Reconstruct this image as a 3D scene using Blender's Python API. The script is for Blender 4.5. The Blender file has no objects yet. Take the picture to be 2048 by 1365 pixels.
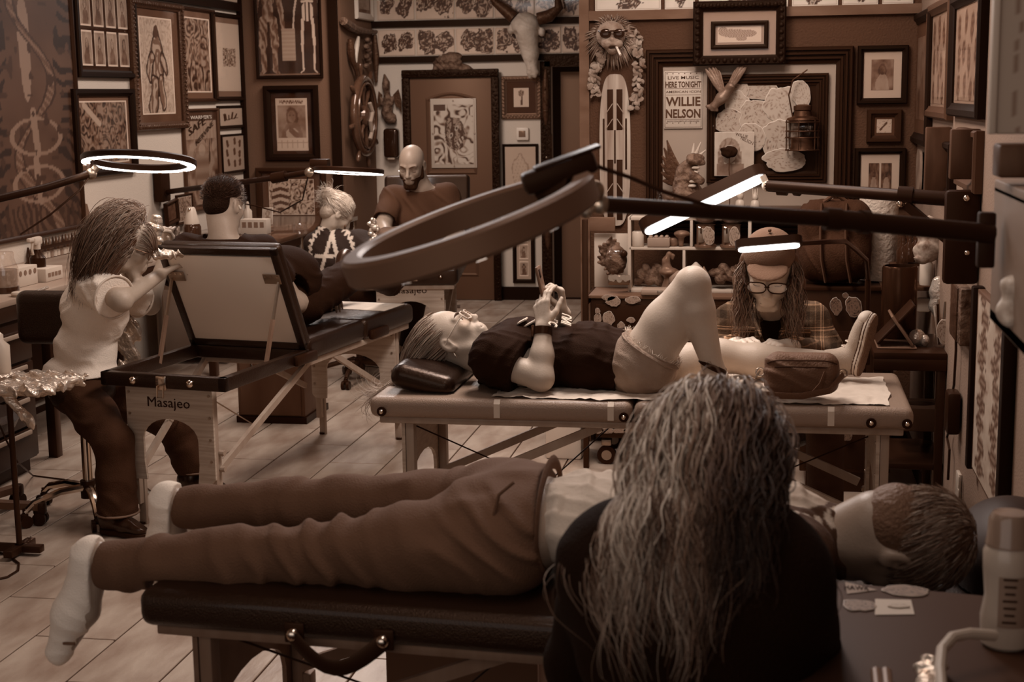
import bpy, bmesh, math, random
import numpy as np
from mathutils import Vector, Matrix
random.seed(7); RNG = np.random.default_rng(7)
D = bpy.data; SC = bpy.context.scene; COL = SC.collection
V3 = lambda *a: np.array(a, float)

# ------------------------------------------------------------------ camera
FPX, CAM_H = 2950.0, 1.84
PITCH, YAW, ROLL = math.radians(9.478), math.radians(10.16), 0.0145
cf = V3(-math.sin(YAW)*math.cos(PITCH), math.cos(YAW)*math.cos(PITCH), -math.sin(PITCH))
cr0 = V3(math.cos(YAW), math.sin(YAW), 0); cu0 = np.cross(cr0, cf)
cr = math.cos(ROLL)*cr0 - math.sin(ROLL)*cu0; cu = math.sin(ROLL)*cr0 + math.cos(ROLL)*cu0
CO = V3(0, 0, CAM_H)
cam = D.objects.new('camera', D.cameras.new('camera')); COL.objects.link(cam)
cam.data.sensor_width = 36; cam.data.lens = 36*FPX/2048
cam.matrix_world = Matrix(((cr[0], cu[0], -cf[0], 0), (cr[1], cu[1], -cf[1], 0), (cr[2], cu[2], -cf[2], CAM_H), (0, 0, 0, 1)))
cam.data.clip_start = .05
cam.data.dof.use_dof = True; cam.data.dof.focus_distance = 6.0; cam.data.dof.aperture_fstop = 6.3
SC.camera = cam
def at(px, py, X=None, Y=None, Z=None):
    """point of the room seen at a photograph pixel, on a plane whose distance is known"""
    d = cf + cr*(px-1024)/FPX - cu*(py-682.5)/FPX
    t = X/d[0] if X is not None else Y/d[1] if Y is not None else (Z-CAM_H)/d[2]
    return CO + t*d

# ------------------------------------------------------------------ world, lamps, exposure
SC.view_settings.view_transform = 'Standard'; SC.view_settings.look = 'None'
SC.view_settings.gamma = 1; SC.view_settings.use_curve_mapping = False
SC.view_settings.exposure = EXPOSURE = 0.0
W = D.worlds.new('world'); SC.world = W; W.use_nodes = True
W.node_tree.nodes['Background'].inputs[0].default_value = (1, .92, .89, 1)
W.node_tree.nodes['Background'].inputs[1].default_value = .10
WARM = (1, .92, .89)
def area(name, loc, size, power, rot=(0, 0, 0), color=WARM, sy=None):
    l = D.lights.new(name, 'AREA'); l.energy = power; l.size = size; l.color = color
    if sy: l.shape = 'RECTANGLE'; l.size_y = sy
    o = D.objects.new(name, l); COL.objects.link(o); o.location = loc; o.rotation_euler = rot
    return o
CEIL = 3.05
for i, (x, y, p) in enumerate(((-2.6, 8.2, 66), (-2.9, 11.0, 56), (-.75, 5.5, 70), (-.1, 6.5, 22), (-3.2, 6.2, 14), (-.4, 2.7, 13))):
    area('ceiling_panel_light', (x, y, CEIL-.03), .6, p, sy=1.2)

area('street_window_light', (-1.4, .45, 1.75), 3.4, 16, (math.radians(90), 0, 0), sy=1.6)

# ------------------------------------------------------------------ colours and materials
def sep(v):
    """albedo of lightness v in the warm brown print tone"""
    v = np.clip(np.asarray(v, float), 0.002, 1.0); s = np.sqrt(v); X = [0, .14, .28, .40, .55, .70, 1]
    g = np.interp(s, X, [.29, .38, .50, .62, .74, .79, .85]); b = np.interp(s, X, [.11, .18, .29, .42, .55, .62, .71])
    r = v/(.2126+.7152*g+.0722*b)
    return np.stack([np.clip(r, 0, 1), np.clip(r*g, 0, 1), np.clip(r*b, 0, 1)], -1)
MATS = {}
def M(name, v=.3, rough=.5, metal=0, bump=0, bscale=60, var=0, vscale=8, coat=0, kind=None, stretch=None, trans=0, sheen=0):
    if name in MATS: return MATS[name]
    m = D.materials.new(name); MATS[name] = m; m.use_nodes = True
    nt = m.node_tree; N, L = nt.nodes, nt.links; b = N['Principled BSDF']
    c = sep(v); b.inputs['Base Color'].default_value = (*c, 1)
    b.inputs['Specular Tint'].default_value = (1, .60, .38, 1) if np.max(v) < .13 else (1, .84, .72, 1); b.inputs['Specular IOR Level'].default_value = .38 if np.max(v) >= .03 or coat or metal else .13
    b.inputs['Roughness'].default_value = rough; b.inputs['Metallic'].default_value = metal
    if coat: b.inputs['Coat Weight'].default_value = coat; b.inputs['Coat Roughness'].default_value = .12
    if trans: b.inputs['Transmission Weight'].default_value = trans; b.inputs['IOR'].default_value = 1.3
    if sheen: b.inputs['Sheen Weight'].default_value = sheen
    tc = N.new('ShaderNodeTexCoord'); src = tc.outputs['Object']
    if stretch:
        mp = N.new('ShaderNodeMapping'); L.new(src, mp.inputs[0]); mp.inputs['Scale'].default_value = stretch; src = mp.outputs[0]
    if var:
        n = N.new('ShaderNodeTexNoise'); n.inputs['Scale'].default_value = vscale; n.inputs['Detail'].default_value = 6
        L.new(src, n.inputs['Vector'])
        r = N.new('ShaderNodeValToRGB'); L.new(n.outputs[0], r.inputs[0])
        r.color_ramp.elements[0].position = .3; r.color_ramp.elements[1].position = .7
        r.color_ramp.elements[0].color = (*sep(v*(1-var)), 1); r.color_ramp.elements[1].color = (*sep(min(1, v*(1+var))), 1)
        L.new(r.outputs[0], b.inputs['Base Color'])
    if bump:
        n = N.new('ShaderNodeTexNoise'); n.inputs['Scale'].default_value = bscale; n.inputs['Detail'].default_value = 4
        L.new(src, n.inputs['Vector'])
        bp = N.new('ShaderNodeBump'); bp.inputs['Strength'].default_value = bump; bp.inputs['Distance'].default_value = .01
        L.new(n.outputs[0], bp.inputs['Height']); L.new(bp.outputs[0], b.inputs['Normal'])
    return m
def M_vcol(name, rough=.6, coat=0, bump=0):
    if name in MATS: return MATS[name]
    m = M(name, .5, rough, coat=coat, bump=bump, bscale=90); nt = m.node_tree
    a = nt.nodes.new('ShaderNodeAttribute'); a.attribute_name = 'Col'
    nt.links.new(a.outputs['Color'], nt.nodes['Principled BSDF'].inputs['Base Color'])
    return m
def M_emit(name, strength, color=(1, .86, .74)):
    if name in MATS: return MATS[name]
    m = D.materials.new(name); MATS[name] = m; m.use_nodes = True; nt = m.node_tree
    nt.nodes.remove(nt.nodes['Principled BSDF'])
    e = nt.nodes.new('ShaderNodeEmission'); e.inputs[0].default_value = (*color, 1); e.inputs[1].default_value = strength
    nt.links.new(e.outputs[0], nt.nodes['Material Output'].inputs[0]); return m
def M_glass(name, gloss=.08, rough=.03, tint=1.0):
    if name in MATS: return MATS[name]
    m = D.materials.new(name); MATS[name] = m; m.use_nodes = True; nt = m.node_tree; N, L = nt.nodes, nt.links
    N.remove(N['Principled BSDF'])
    t = N.new('ShaderNodeBsdfTransparent'); t.inputs[0].default_value = (tint, tint*.97, tint*.95, 1)
    g = N.new('ShaderNodeBsdfGlossy'); g.inputs['Roughness'].default_value = rough
    fr = N.new('ShaderNodeLayerWeight'); fr.inputs[0].default_value = .35
    mu = N.new('ShaderNodeMath'); mu.operation = 'MULTIPLY_ADD'; L.new(fr.outputs['Fresnel'], mu.inputs[0]); mu.inputs[1].default_value = .16; mu.inputs[2].default_value = gloss
    mx = N.new('ShaderNodeMixShader'); L.new(mu.outputs[0], mx.inputs[0]); L.new(t.outputs[0], mx.inputs[1]); L.new(g.outputs[0], mx.inputs[2])
    L.new(mx.outputs[0], N['Material Output'].inputs[0]); return m

# ------------------------------------------------------------------ objects
def tag(o, label=None, cat=None, group=None, kind=None):
    if label: o['label'] = label
    if cat: o['category'] = cat
    if group: o['group'] = group
    if kind: o['kind'] = kind
    return o
def empty(name, loc, rz=0, label=None, cat=None, group=None):
    o = D.objects.new(name, None); COL.objects.link(o); o.location = loc; o.rotation_euler = (0, 0, rz); o.empty_display_size = .05
    return tag(o, label, cat, group)
def link(name, me, parent=None, loc=None, mw=None):
    o = D.objects.new(name, me); COL.objects.link(o)
    if parent is not None: o.parent = parent
    if loc is not None: o.location = loc
    if mw is not None: o.matrix_world = mw
    return o
def copy_tree(o, parent=None):
    c = o.copy(); COL.objects.link(c)
    if parent is not None: c.parent = parent
    for ch in list(o.children): copy_tree(ch, c)
    return c
class MB:
    """collects shapes into one mesh"""
    def __init__(s): s.bm = bmesh.new()
    def _tf(s, vs, mat):
        if mat is not None: bmesh.ops.transform(s.bm, matrix=mat, verts=vs)
        return vs
    def box(s, c, d, bev=0, rot=None, seg=2):
        vs = bmesh.ops.create_cube(s.bm, size=1)['verts']
        for v in vs: v.co = Vector((v.co.x*d[0], v.co.y*d[1], v.co.z*d[2]))
        if bev:
            es = list({e for v in vs for e in v.link_edges})
            r = bmesh.ops.bevel(s.bm, geom=es, offset=min(bev, min(d)*.49), segments=seg, profile=.5, affect='EDGES')
            vs = list({v for f in r['faces'] for v in f.verts} | {v for v in vs if v.is_valid})
            vs = [v for v in vs if v.is_valid]
            seen = set(vs); st = list(vs)
            while st:
                v = st.pop()
                for e in v.link_edges:
                    w = e.other_vert(v)
                    if w not in seen: seen.add(w); st.append(w)
            vs = list(seen)
        m = Matrix.Translation(Vector(c))
        if rot is not None: m = m @ rot.to_4x4()
        s._tf(vs, m); return s
    def cyl(s, a, b, r, r2=None, n=16, cap=True):
        a, b = Vector(a), Vector(b); d = b-a; L = d.length
        if L < 1e-6: return s
        vs = bmesh.ops.create_cone(s.bm, cap_ends=cap, segments=n, radius1=r, radius2=r if r2 is None else r2, depth=L)['verts']
        q = Vector((0, 0, 1)).rotation_difference(d.normalized())
        s._tf(vs, Matrix.Translation((a+b)/2) @ q.to_matrix().to_4x4()); return s
    def bar(s, a, b, w, t, up=(0, 0, 1)):
        a, b = Vector(a), Vector(b); d = (b-a); L = d.length; z = d.normalized()
        x = Vector(up).cross(z)
        if x.length < 1e-4: x = Vector((1, 0, 0))
        x.normalize(); y = z.cross(x)
        R = Matrix((x, y, z)).transposed()
        return s.box((a+b)/2, (w, t, L), 0, R)
    def sph(s, c, r, u=16, v=10, rot=None):
        vs = bmesh.ops.create_uvsphere(s.bm, u_segments=u, v_segments=v, radius=1)['verts']
        r = (r, r, r) if np.isscalar(r) else r
        m = Matrix.Translation(Vector(c))
        if rot is not None: m = m @ rot.to_4x4()
        s._tf(vs, m @ Matrix.Diagonal((*r, 1))); return s
    def tube(s, pts, r, n=8, cap=True, flat=None):
        P = [Vector(p) for p in pts]; rs = r if hasattr(r, '__len__') else [r]*len(P)
        rings = []; prev = None
        for i, p in enumerate(P):
            t = (P[min(i+1, len(P)-1)]-P[max(i-1, 0)])
            if t.length < 1e-9: t = Vector((0, 0, 1))
            t.normalize()
            if prev is None:
                x = Vector((0, 0, 1)).cross(t)
                if x.length < 1e-3: x = Vector((1, 0, 0)).cross(t)
            else: x = prev - t*prev.dot(t)
            if x.length < 1e-6: x = t.orthogonal()
            x.normalize(); prev = x; y = t.cross(x)
            rings.append([s.bm.verts.new(p + rs[i]*((flat or 1)*math.cos(2*math.pi*k/n)*x + math.sin(2*math.pi*k/n)*y)) for k in range(n)])
        for a, b in zip(rings, rings[1:]):
            for k in range(n): s.bm.faces.new((a[k], a[(k+1) % n], b[(k+1) % n], b[k]))
        if cap:
            s.bm.faces.new(rings[0][::-1]); s.bm.faces.new(rings[-1])
        return s
    def lathe(s, prof, n=24, c=(0, 0, 0), rot=None):
        m = Matrix.Translation(Vector(c))
        if rot is not None: m = m @ rot.to_4x4()
        rings = []
        for r, z in prof:
            rings.append([s.bm.verts.new(m @ Vector((max(r, 1e-4)*math.cos(2*math.pi*k/n), max(r, 1e-4)*math.sin(2*math.pi*k/n), z))) for k in range(n)])
        for a, b in zip(rings, rings[1:]):
            for k in range(n): s.bm.faces.new((a[k], a[(k+1) % n], b[(k+1) % n], b[k]))
        s.bm.faces.new(rings[0][::-1]); s.bm.faces.new(rings[-1]); return s
    def prism(s, pts, z0, z1, mat=None, bev=0):
        """outline pts (a,b) extruded along c"""
        m = mat or Matrix.Identity(4)
        lo = [s.bm.verts.new(m @ Vector((a, b, z0))) for a, b in pts]; hi = [s.bm.verts.new(m @ Vector((a, b, z1))) for a, b in pts]
        f1 = s.bm.faces.new(hi); f0 = s.bm.faces.new(lo[::-1]); n = len(pts)
        for k in range(n): s.bm.faces.new((lo[k], lo[(k+1) % n], hi[(k+1) % n], hi[k]))
        return s
    def torus(s, R, r, c=(0, 0, 0), rot=None, n=48, k=12, ry=None):
        m = Matrix.Translation(Vector(c))
        if rot is not None: m = m @ rot.to_4x4()
        rings = []
        for i in range(n):
            a = 2*math.pi*i/n
            rings.append([s.bm.verts.new(m @ Vector(((R+r*math.cos(2*math.pi*j/k))*math.cos(a), (R+r*math.cos(2*math.pi*j/k))*math.sin(a), (ry or r)*math.sin(2*math.pi*j/k)))) for j in range(k)])
        for i in range(n):
            a, b = rings[i], rings[(i+1) % n]
            for j in range(k): s.bm.faces.new((a[j], b[j], b[(j+1) % k], a[(j+1) % k]))
        return s
    def obj(s, name, mat, parent=None, smooth=35, loc=None, mw=None):
        bmesh.ops.recalc_face_normals(s.bm, faces=s.bm.faces)
        me = D.meshes.new(name); s.bm.to_mesh(me); s.bm.free()
        if smooth:
            me.polygons.foreach_set('use_smooth', [True]*len(me.polygons))
            me.set_sharp_from_angle(angle=math.radians(smooth))
        me.materials.append(mat)
        return link(name, me, parent, loc, mw)
def mesh_np(name, v, q, mat, parent=None, col=None, smooth=True, tri=False):
    me = D.meshes.new(name); n = 3 if tri else 4
    me.vertices.add(len(v)); me.vertices.foreach_set('co', np.ascontiguousarray(v, np.float32).ravel())
    me.loops.add(len(q)*n); me.loops.foreach_set('vertex_index', np.ascontiguousarray(q, np.int32).ravel())
    me.polygons.add(len(q)); me.polygons.foreach_set('loop_start', np.arange(0, len(q)*n, n, dtype=np.int32))
    me.update(calc_edges=True)
    if smooth: me.polygons.foreach_set('use_smooth', np.ones(len(q), bool))
    if col is not None:
        a = me.color_attributes.new('Col', 'FLOAT_COLOR', 'POINT'); c4 = np.ones((len(v), 4), np.float32); c4[:, :3] = col
        a.data.foreach_set('color', c4.ravel())
    me.materials.append(mat)
    return link(name, me, parent)
def basis(o, a, b):
    """matrix with local x=a, y=b, z=a x b at o"""
    a, b = Vector(a).normalized(), Vector(b).normalized(); c = a.cross(b).normalized()
    return Matrix(((a.x, b.x, c.x, o[0]), (a.y, b.y, c.y, o[1]), (a.z, b.z, c.z, o[2]), (0, 0, 0, 1)))
def text(name, s, size, mat, mw, parent=None, ext=.0008, width=None, height=None, shear=0, bold=0):
    cu_ = D.curves.new('t', 'FONT'); cu_.body = s; cu_.size = size; cu_.extrude = ext; cu_.align_x = 'CENTER'; cu_.align_y = 'CENTER'; cu_.shear = shear; cu_.offset = bold
    cu_.resolution_u = 2
    t = D.objects.new('t', cu_); COL.objects.link(t)
    dg = bpy.context.evaluated_depsgraph_get(); me = D.meshes.new_from_object(t.evaluated_get(dg)); D.objects.remove(t)
    co = np.empty(len(me.vertices)*3, np.float32); me.vertices.foreach_get('co', co); co = co.reshape(-1, 3)
    if len(co):
        mn, mx = co.min(0), co.max(0); co[:, :2] -= (mn[:2]+mx[:2])/2
        if width: co[:, 0] *= width/max(mx[0]-mn[0], 1e-6)
        if height: co[:, 1] *= height/max(mx[1]-mn[1], 1e-6)
        me.vertices.foreach_set('co', co.ravel())
    me.materials.clear(); me.materials.append(mat)
    o = link(name, me); o.parent = parent
    if parent is not None: o.matrix_parent_inverse = parent.matrix_world.inverted() if False else Matrix.Identity(4)
    o.matrix_local = mw if parent is None else mw
    return o

# ------------------------------------------------------------------ soft solids: blended capsules and ellipsoids, meshed by surface nets
def _smin(a, b, k):
    h = np.clip(.5+.5*(b-a)/k, 0, 1); return b+(a-b)*h-k*h*(1-h)
class Soft:
    def __init__(s, vox=.006): s.vox = vox; s.P = []; s.disp = []; s.cuts = []
    def cone(s, a, b, r1, r2=None, k=.02, op='u'):
        a, b = np.array(a, float), np.array(b, float); r2 = r1 if r2 is None else r2
        lo = np.minimum(a-r1, b-r2); hi = np.maximum(a+r1, b+r2)
        def f(X, Y, Z):
            ab = b-a; L2 = ab@ab+1e-12
            px, py, pz = X-a[0], Y-a[1], Z-a[2]
            t = np.clip((px*ab[0]+py*ab[1]+pz*ab[2])/L2, 0, 1)
            return np.sqrt((px-t*ab[0])**2+(py-t*ab[1])**2+(pz-t*ab[2])**2)-(r1+(r2-r1)*t)
        s.P.append((f, lo, hi, k, op)); return s
    def chain(s, pts, rs, k=.02):
        for i in range(len(pts)-1): s.cone(pts[i], pts[i+1], rs[i], rs[i+1], k)
        return s
    def ell(s, c, r, R=None, k=.02, op='u'):
        c = np.array(c, float); r = np.array([r]*3 if np.isscalar(r) else r, float); R = np.eye(3) if R is None else np.array(R, float)
        ext = np.sqrt(((R*r)**2).sum(1)); 
        def f(X, Y, Z):
            p = (X-c[0], Y-c[1], Z-c[2])
            l = [(p[0]*R[0, i]+p[1]*R[1, i]+p[2]*R[2, i]) for i in range(3)]
            k0 = np.sqrt(sum((l[i]/r[i])**2 for i in range(3))); k1 = np.sqrt(sum((l[i]/r[i]**2)**2 for i in range(3)))+1e-9
            return k0*(k0-1)/k1
        s.P.append((f, c-ext, c+ext, k, op)); return s
    def box(s, c, h, R=None, rad=.01, k=.02, op='u'):
        c = np.array(c, float); h = np.array(h, float); R = np.eye(3) if R is None else np.array(R, float)
        ext = (np.abs(R)*h).sum(1)
        def f(X, Y, Z):
            p = (X-c[0], Y-c[1], Z-c[2])
            q = [np.abs(p[0]*R[0, i]+p[1]*R[1, i]+p[2]*R[2, i])-h[i]+rad for i in range(3)]
            return np.sqrt(sum(np.maximum(x, 0)**2 for x in q))+np.minimum(np.maximum(np.maximum(q[0], q[1]), q[2]), 0)-rad
        s.P.append((f, c-ext, c+ext, k, op)); return s
    def cut(s, p, n, near=None, rad=9., k=.004):
        """remove what lies beyond the plane (p, n), near a point only"""
        p, n = np.array(p, float), np.array(n, float); n = n/np.linalg.norm(n); s.cuts.append((p, n, None if near is None else np.array(near, float), rad, k)); return s
    def wrinkle(s, amp, freq, dirn, warp=1.5, seed=0, c=None, rad=None):
        rg = np.random.default_rng(seed); dirn = np.array(dirn, float); dirn = dirn/np.linalg.norm(dirn); freq = freq*(1.9 if freq < 100 else 1.2)
        w1, w2 = rg.normal(size=3)*(9+freq*.04), rg.normal(size=3)*(16+freq*.05); ph = rg.uniform(0, 6, 3)
        def f(P):
            x = P@dirn*freq + warp*np.sin(P@w1+ph[0])+.8*warp*np.sin(P@w2*1.7+ph[1]); v = amp*(.75*np.sin(x)+.28*np.sin(2*x+1.2))*np.clip(.65+.5*np.sin(P@w2+ph[2]), .25, 1)
            if c is not None: v = v*np.exp(-((P-np.array(c))**2).sum(1)/rad**2)
            return v
        s.disp.append(f); return s
    def mesh(s):
        h = s.vox
        U = [p for p in s.P if p[4] == 'u']
        lo = np.min([p[1]-p[3]*.6 for p in U], 0)-3*h; hi = np.max([p[2]+p[3]*.6 for p in U], 0)+3*h
        n = np.ceil((hi-lo)/h).astype(int)+1
        d = np.full(n, .2, np.float32)
        ax = [(lo[i]+h*np.arange(n[i])).astype(np.float32) for i in range(3)]
        for f, l, u, k, op in s.P:
            pad = max(k, 2.5*h)+h
            i0 = np.maximum(np.floor((l-pad-lo)/h).astype(int), 0); i1 = np.minimum(np.ceil((u+pad-lo)/h).astype(int)+1, n)
            if (i1 <= i0).any(): continue
            sl = tuple(slice(a, b) for a, b in zip(i0, i1))
            v = f(ax[0][sl[0]][:, None, None], ax[1][sl[1]][None, :, None], ax[2][sl[2]][None, None, :])
            d[sl] = _smin(d[sl], v, k) if op == 'u' else -_smin(-d[sl], v, k) if op == 's' else d[sl]
        if s.disp:
            idx = np.argwhere(np.abs(d) < 3*h+.012); P = lo+idx*h
            tot = sum(f(P) for f in s.disp); d[tuple(idx.T)] += tot.astype(np.float32)
        for p, nn, near, rad, k in s.cuts:
            i0, i1 = (np.zeros(3, int), n) if near is None else (np.maximum(np.floor((near-rad-lo)/h).astype(int), 0), np.minimum(np.ceil((near+rad-lo)/h).astype(int)+1, n))
            if (i1 <= i0).any(): continue
            sl = tuple(slice(a, b) for a, b in zip(i0, i1))
            v = (ax[0][sl[0]][:, None, None]-p[0])*nn[0]+(ax[1][sl[1]][None, :, None]-p[1])*nn[1]+(ax[2][sl[2]][None, None, :]-p[2])*nn[2]
            if near is not None:
                q = np.sqrt((ax[0][sl[0]][:, None, None]-near[0])**2+(ax[1][sl[1]][None, :, None]-near[1])**2+(ax[2][sl[2]][None, None, :]-near[2])**2)
                v = np.minimum(v, rad-q)
            d[sl] = np.maximum(d[sl], v)
        d[0], d[-1] = .2, .2; d[:, 0], d[:, -1] = .2, .2; d[:, :, 0], d[:, :, -1] = .2, .2
        return surface_nets(d, lo, h)
    def obj(s, name, mat, parent=None, colf=None):
        v, q = s.mesh()
        o = mesh_np(name, v, q, mat, None, None if colf is None else colf(v))
        if parent is not None: o.parent = parent
        return o
def surface_nets(d, lo, h):
    s = (d < 0).astype(np.uint8)
    c = sum(s[i:s.shape[0]-1+i, j:s.shape[1]-1+j, k:s.shape[2]-1+k] for i in (0, 1) for j in (0, 1) for k in (0, 1))
    act = (c > 0) & (c < 8); idx = np.argwhere(act).astype(np.int32)
    gi = np.full(act.shape, -1, np.int32); gi[act] = np.arange(len(idx))
    acc = np.zeros((len(idx), 3), np.float32); cnt = np.zeros(len(idx), np.float32)
    corner = {(i, j, k): d[idx[:, 0]+i, idx[:, 1]+j, idx[:, 2]+k] for i in (0, 1) for j in (0, 1) for k in (0, 1)}
    for a in corner:
        for x in range(3):
            if a[x]: continue
            b = tuple(1 if i == x else a[i] for i in range(3)); va, vb = corner[a], corner[b]
            m = (va < 0) != (vb < 0); t = np.where(m, va/np.where(m, va-vb, 1), 0)
            p = np.array(a, np.float32)[None].repeat(len(idx), 0); p[:, x] += t
            acc += p*m[:, None]; cnt += m
    v = lo+h*(idx+acc/np.maximum(cnt, 1)[:, None])
    Q = []
    for x in range(3):
        y, z = (x+1) % 3, (x+2) % 3
        sa = [slice(None)]*3; sb = [slice(None)]*3; sa[x] = slice(0, -1); sb[x] = slice(1, None)
        A, B = s[tuple(sa)], s[tuple(sb)]; e = np.argwhere(A != B)
        e = e[(e[:, y] > 0) & (e[:, z] > 0) & (e[:, y] < s.shape[y]-1) & (e[:, z] < s.shape[z]-1)]
        inside = A[tuple(e.T)] == 1
        def g(dy, dz):
            w = e.copy(); w[:, y] -= dy; w[:, z] -= dz; return gi[tuple(w.T)]
        q = np.stack([g(1, 1), g(0, 1), g(0, 0), g(1, 0)], 1)
        q[~inside] = q[~inside][:, ::-1]; Q.append(q)
    q = np.concatenate(Q); return v, q[(q >= 0).all(1)]
def soft_join(parts):
    vs, qs, o = [], [], 0
    for v, q in parts: vs.append(v); qs.append(q+o); o += len(v)
    return np.concatenate(vs), np.concatenate(qs)
# ------------------------------------------------------------------ strands (hair)
def strands(name, paths, r, mat, parent=None, col=None, n=3):
    """paths: array (S, K, 3); thin tapered tubes"""
    P = np.asarray(paths, float); S, K, _ = P.shape
    T = np.gradient(P, axis=1); T /= np.linalg.norm(T, axis=2, keepdims=True)+1e-9
    ref = np.array([.31, .52, .79]); X = np.cross(T, ref); X /= np.linalg.norm(X, axis=2, keepdims=True)+1e-9; Yv = np.cross(T, X)
    tp = np.interp(np.linspace(0, 1, K), [0, .1, .6, 1], [.8, 1, .9, .15]); r = np.broadcast_to(r, (S,))
    ring = [P+(r[:, None]*tp[None])[..., None]*(math.cos(2*math.pi*i/n)*X+math.sin(2*math.pi*i/n)*Yv) for i in range(n)]
    v = np.stack(ring, 2).reshape(-1, 3)
    b = (np.arange(S)[:, None]*K+np.arange(K-1)[None])[..., None]*n; i = np.arange(n)[None, None]; j = (i+1) % n
    q = np.stack([b+i, b+j, b+n+j, b+n+i], -1).reshape(-1, 4)
    c = None if col is None else np.repeat(col.reshape(S, K, 3), n, axis=1).reshape(-1, 3) if col.ndim == 3 else np.repeat(col, K*n, axis=0)
    return mesh_np(name, v, q, mat, parent, c)
# ------------------------------------------------------------------ printed pictures: drawn by formula on a fine grid
class Noise2:
    def __init__(s, seed): s.t = np.random.default_rng(seed).uniform(-1, 1, (64, 64))
    def __call__(s, x, y, oct=3):
        o, a = 0, 1.
        for i in range(oct):
            X, Y = x*2**i+i*7.3, y*2**i+i*3.1; xi, yi = np.floor(X).astype(int), np.floor(Y).astype(int); fx, fy = X-xi, Y-yi
            fx, fy = fx*fx*(3-2*fx), fy*fy*(3-2*fy); t = s.t
            o = o+a*((t[xi % 64, yi % 64]*(1-fx)+t[(xi+1) % 64, yi % 64]*fx)*(1-fy)+(t[xi % 64, (yi+1) % 64]*(1-fx)+t[(xi+1) % 64, (yi+1) % 64]*fx)*fy); a *= .5
        return o
def print_grid(name, w, h, fn, step=.006, mat=None, parent=None, ml=None):
    nx, ny = max(6, min(170, int(w/step))), max(6, min(220, int(h/step)))
    u, v = np.meshgrid(np.linspace(-1, 1, nx), np.linspace(-1, 1, ny))
    g = np.clip(fn(u, v, w/h), .01, .9); P = np.stack([u*w/2, v*h/2, 0*u], -1).reshape(-1, 3)
    i = (np.arange(ny-1)[:, None]*nx+np.arange(nx-1)[None]).ravel(); q = np.stack([i, i+1, i+nx+1, i+nx], 1)
    o = mesh_np(name, P, q, mat or M_vcol('print_paper', .55), parent, sep(g.ravel()), smooth=False)
    if ml is not None: o.matrix_local = ml
    return o
# ------------------------------------------------------------------ the room
XL, YB, XP, YD, YA, XR = -4.43, 12.0, -3.58, 13.1, 7.7, .70
XAL = -.97                      # left end of the near back wall
def struct(name, o): o.name = name; o['kind'] = 'structure'; return o
def slab(name, lo, hi, mat):
    lo, hi = np.array(lo, float), np.array(hi, float)
    return struct(name, MB().box((lo+hi)/2, hi-lo).obj(name, mat, smooth=0))
m_cream = M('cream_wall_paint', .46, .75, bump=.25, bscale=120)
m_tan = M('tan_wall_paint', .085, .75, bump=.3, bscale=110)
m_brown = M('brown_wall_paint', .040, .8, bump=.5, bscale=90)
m_black = M('black_trim_paint', .004, .5)
m_dkwood = M('dark_wood', .035, .4, var=.4, vscale=20, stretch=(1, 1, .2))
m_wood = M('brown_wood', .08, .5, var=.3, vscale=14, stretch=(.3, 1, 1))
m_door = M('brown_door_paint', .065, .45)
floor = slab('floor', (-4.6, .3, -.08), (1.0, 14.6, -.004), M('grout', .02, .9))
m_tile = M('stone_tile', .25, .36, bump=.3, bscale=9, var=.42, vscale=4.5, stretch=(1.6, .6, 1))
def inframe(x, y, z, m=160):
    v = V3(x, y, z)-CO; d = v@cf
    return d > .2 and -m < 1024+FPX*(v@cr)/d < 2048+m and -m < 682.5-FPX*(v@cu)/d < 1365+m
proto = None; TL, TW = .72, .30
for c in range(-10, 8):
    x = -1.47+c*TW; k = ((.35*c) % TL)
    for j in range(-1, 20):
        y = 7.75-TL*7+k+(j+.5)*TL
        if y < 2.6 or y > 13.3 or x < XL+.1 or x > XR-.05: continue
        if not (inframe(x, y, 0, 620)): continue
        if proto is None:
            t = proto = MB().box((0, 0, -.004), (TW-.007, TL-.007, .010), .002, seg=1).obj('tile', m_tile)
        else: t = link('tile', proto.data)
        t.parent = floor; t.location = (x, y, 0)
ceil_ = slab('ceiling', (-4.6, .3, CEIL), (1.0, 14.6, CEIL+.06), M('ceiling_paint', .3, .9))
wl = slab('wall_left', (XL-.1, .8, -.01), (XL, YB+.1, CEIL), m_cream)
wb = slab('wall_back_left', (XL, YB, -.01), (XP-.002, YB+.1, CEIL), m_tan)
wp = slab('wall_return', (XP-.1, YB+.101, -.01), (XP, YD+.1, CEIL), m_tan)
DX0, DX1 = at(1103, 300, Y=YD)[0], -1.15
wd = slab('wall_back', (XP, YD, -.01), (DX0, YD+.1, CEIL), m_cream)
ztop = at(1120, 133, Y=YD)[2]
slab('wall_back_header', (DX0, YD, ztop), (1.0, YD+.1, CEIL), m_cream)
slab('wall_back_end', (DX1, YD, -.01), (1.0, YD+.1, ztop), m_cream)
slab('wall_passage', (DX0-.3, YD+1.2, -.01), (1.0, YD+1.3, CEIL), M('passage_paint', .05, .9))
wa = slab('wall_alcove', (XAL, YA, -.01), (XR+.1, YA+.12, CEIL), m_brown)
slab('wall_right', (XR, .9, -.01), (XR+.1, YA, CEIL), M('right_wall_paint', .16, .75, bump=.3, bscale=110))
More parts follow.
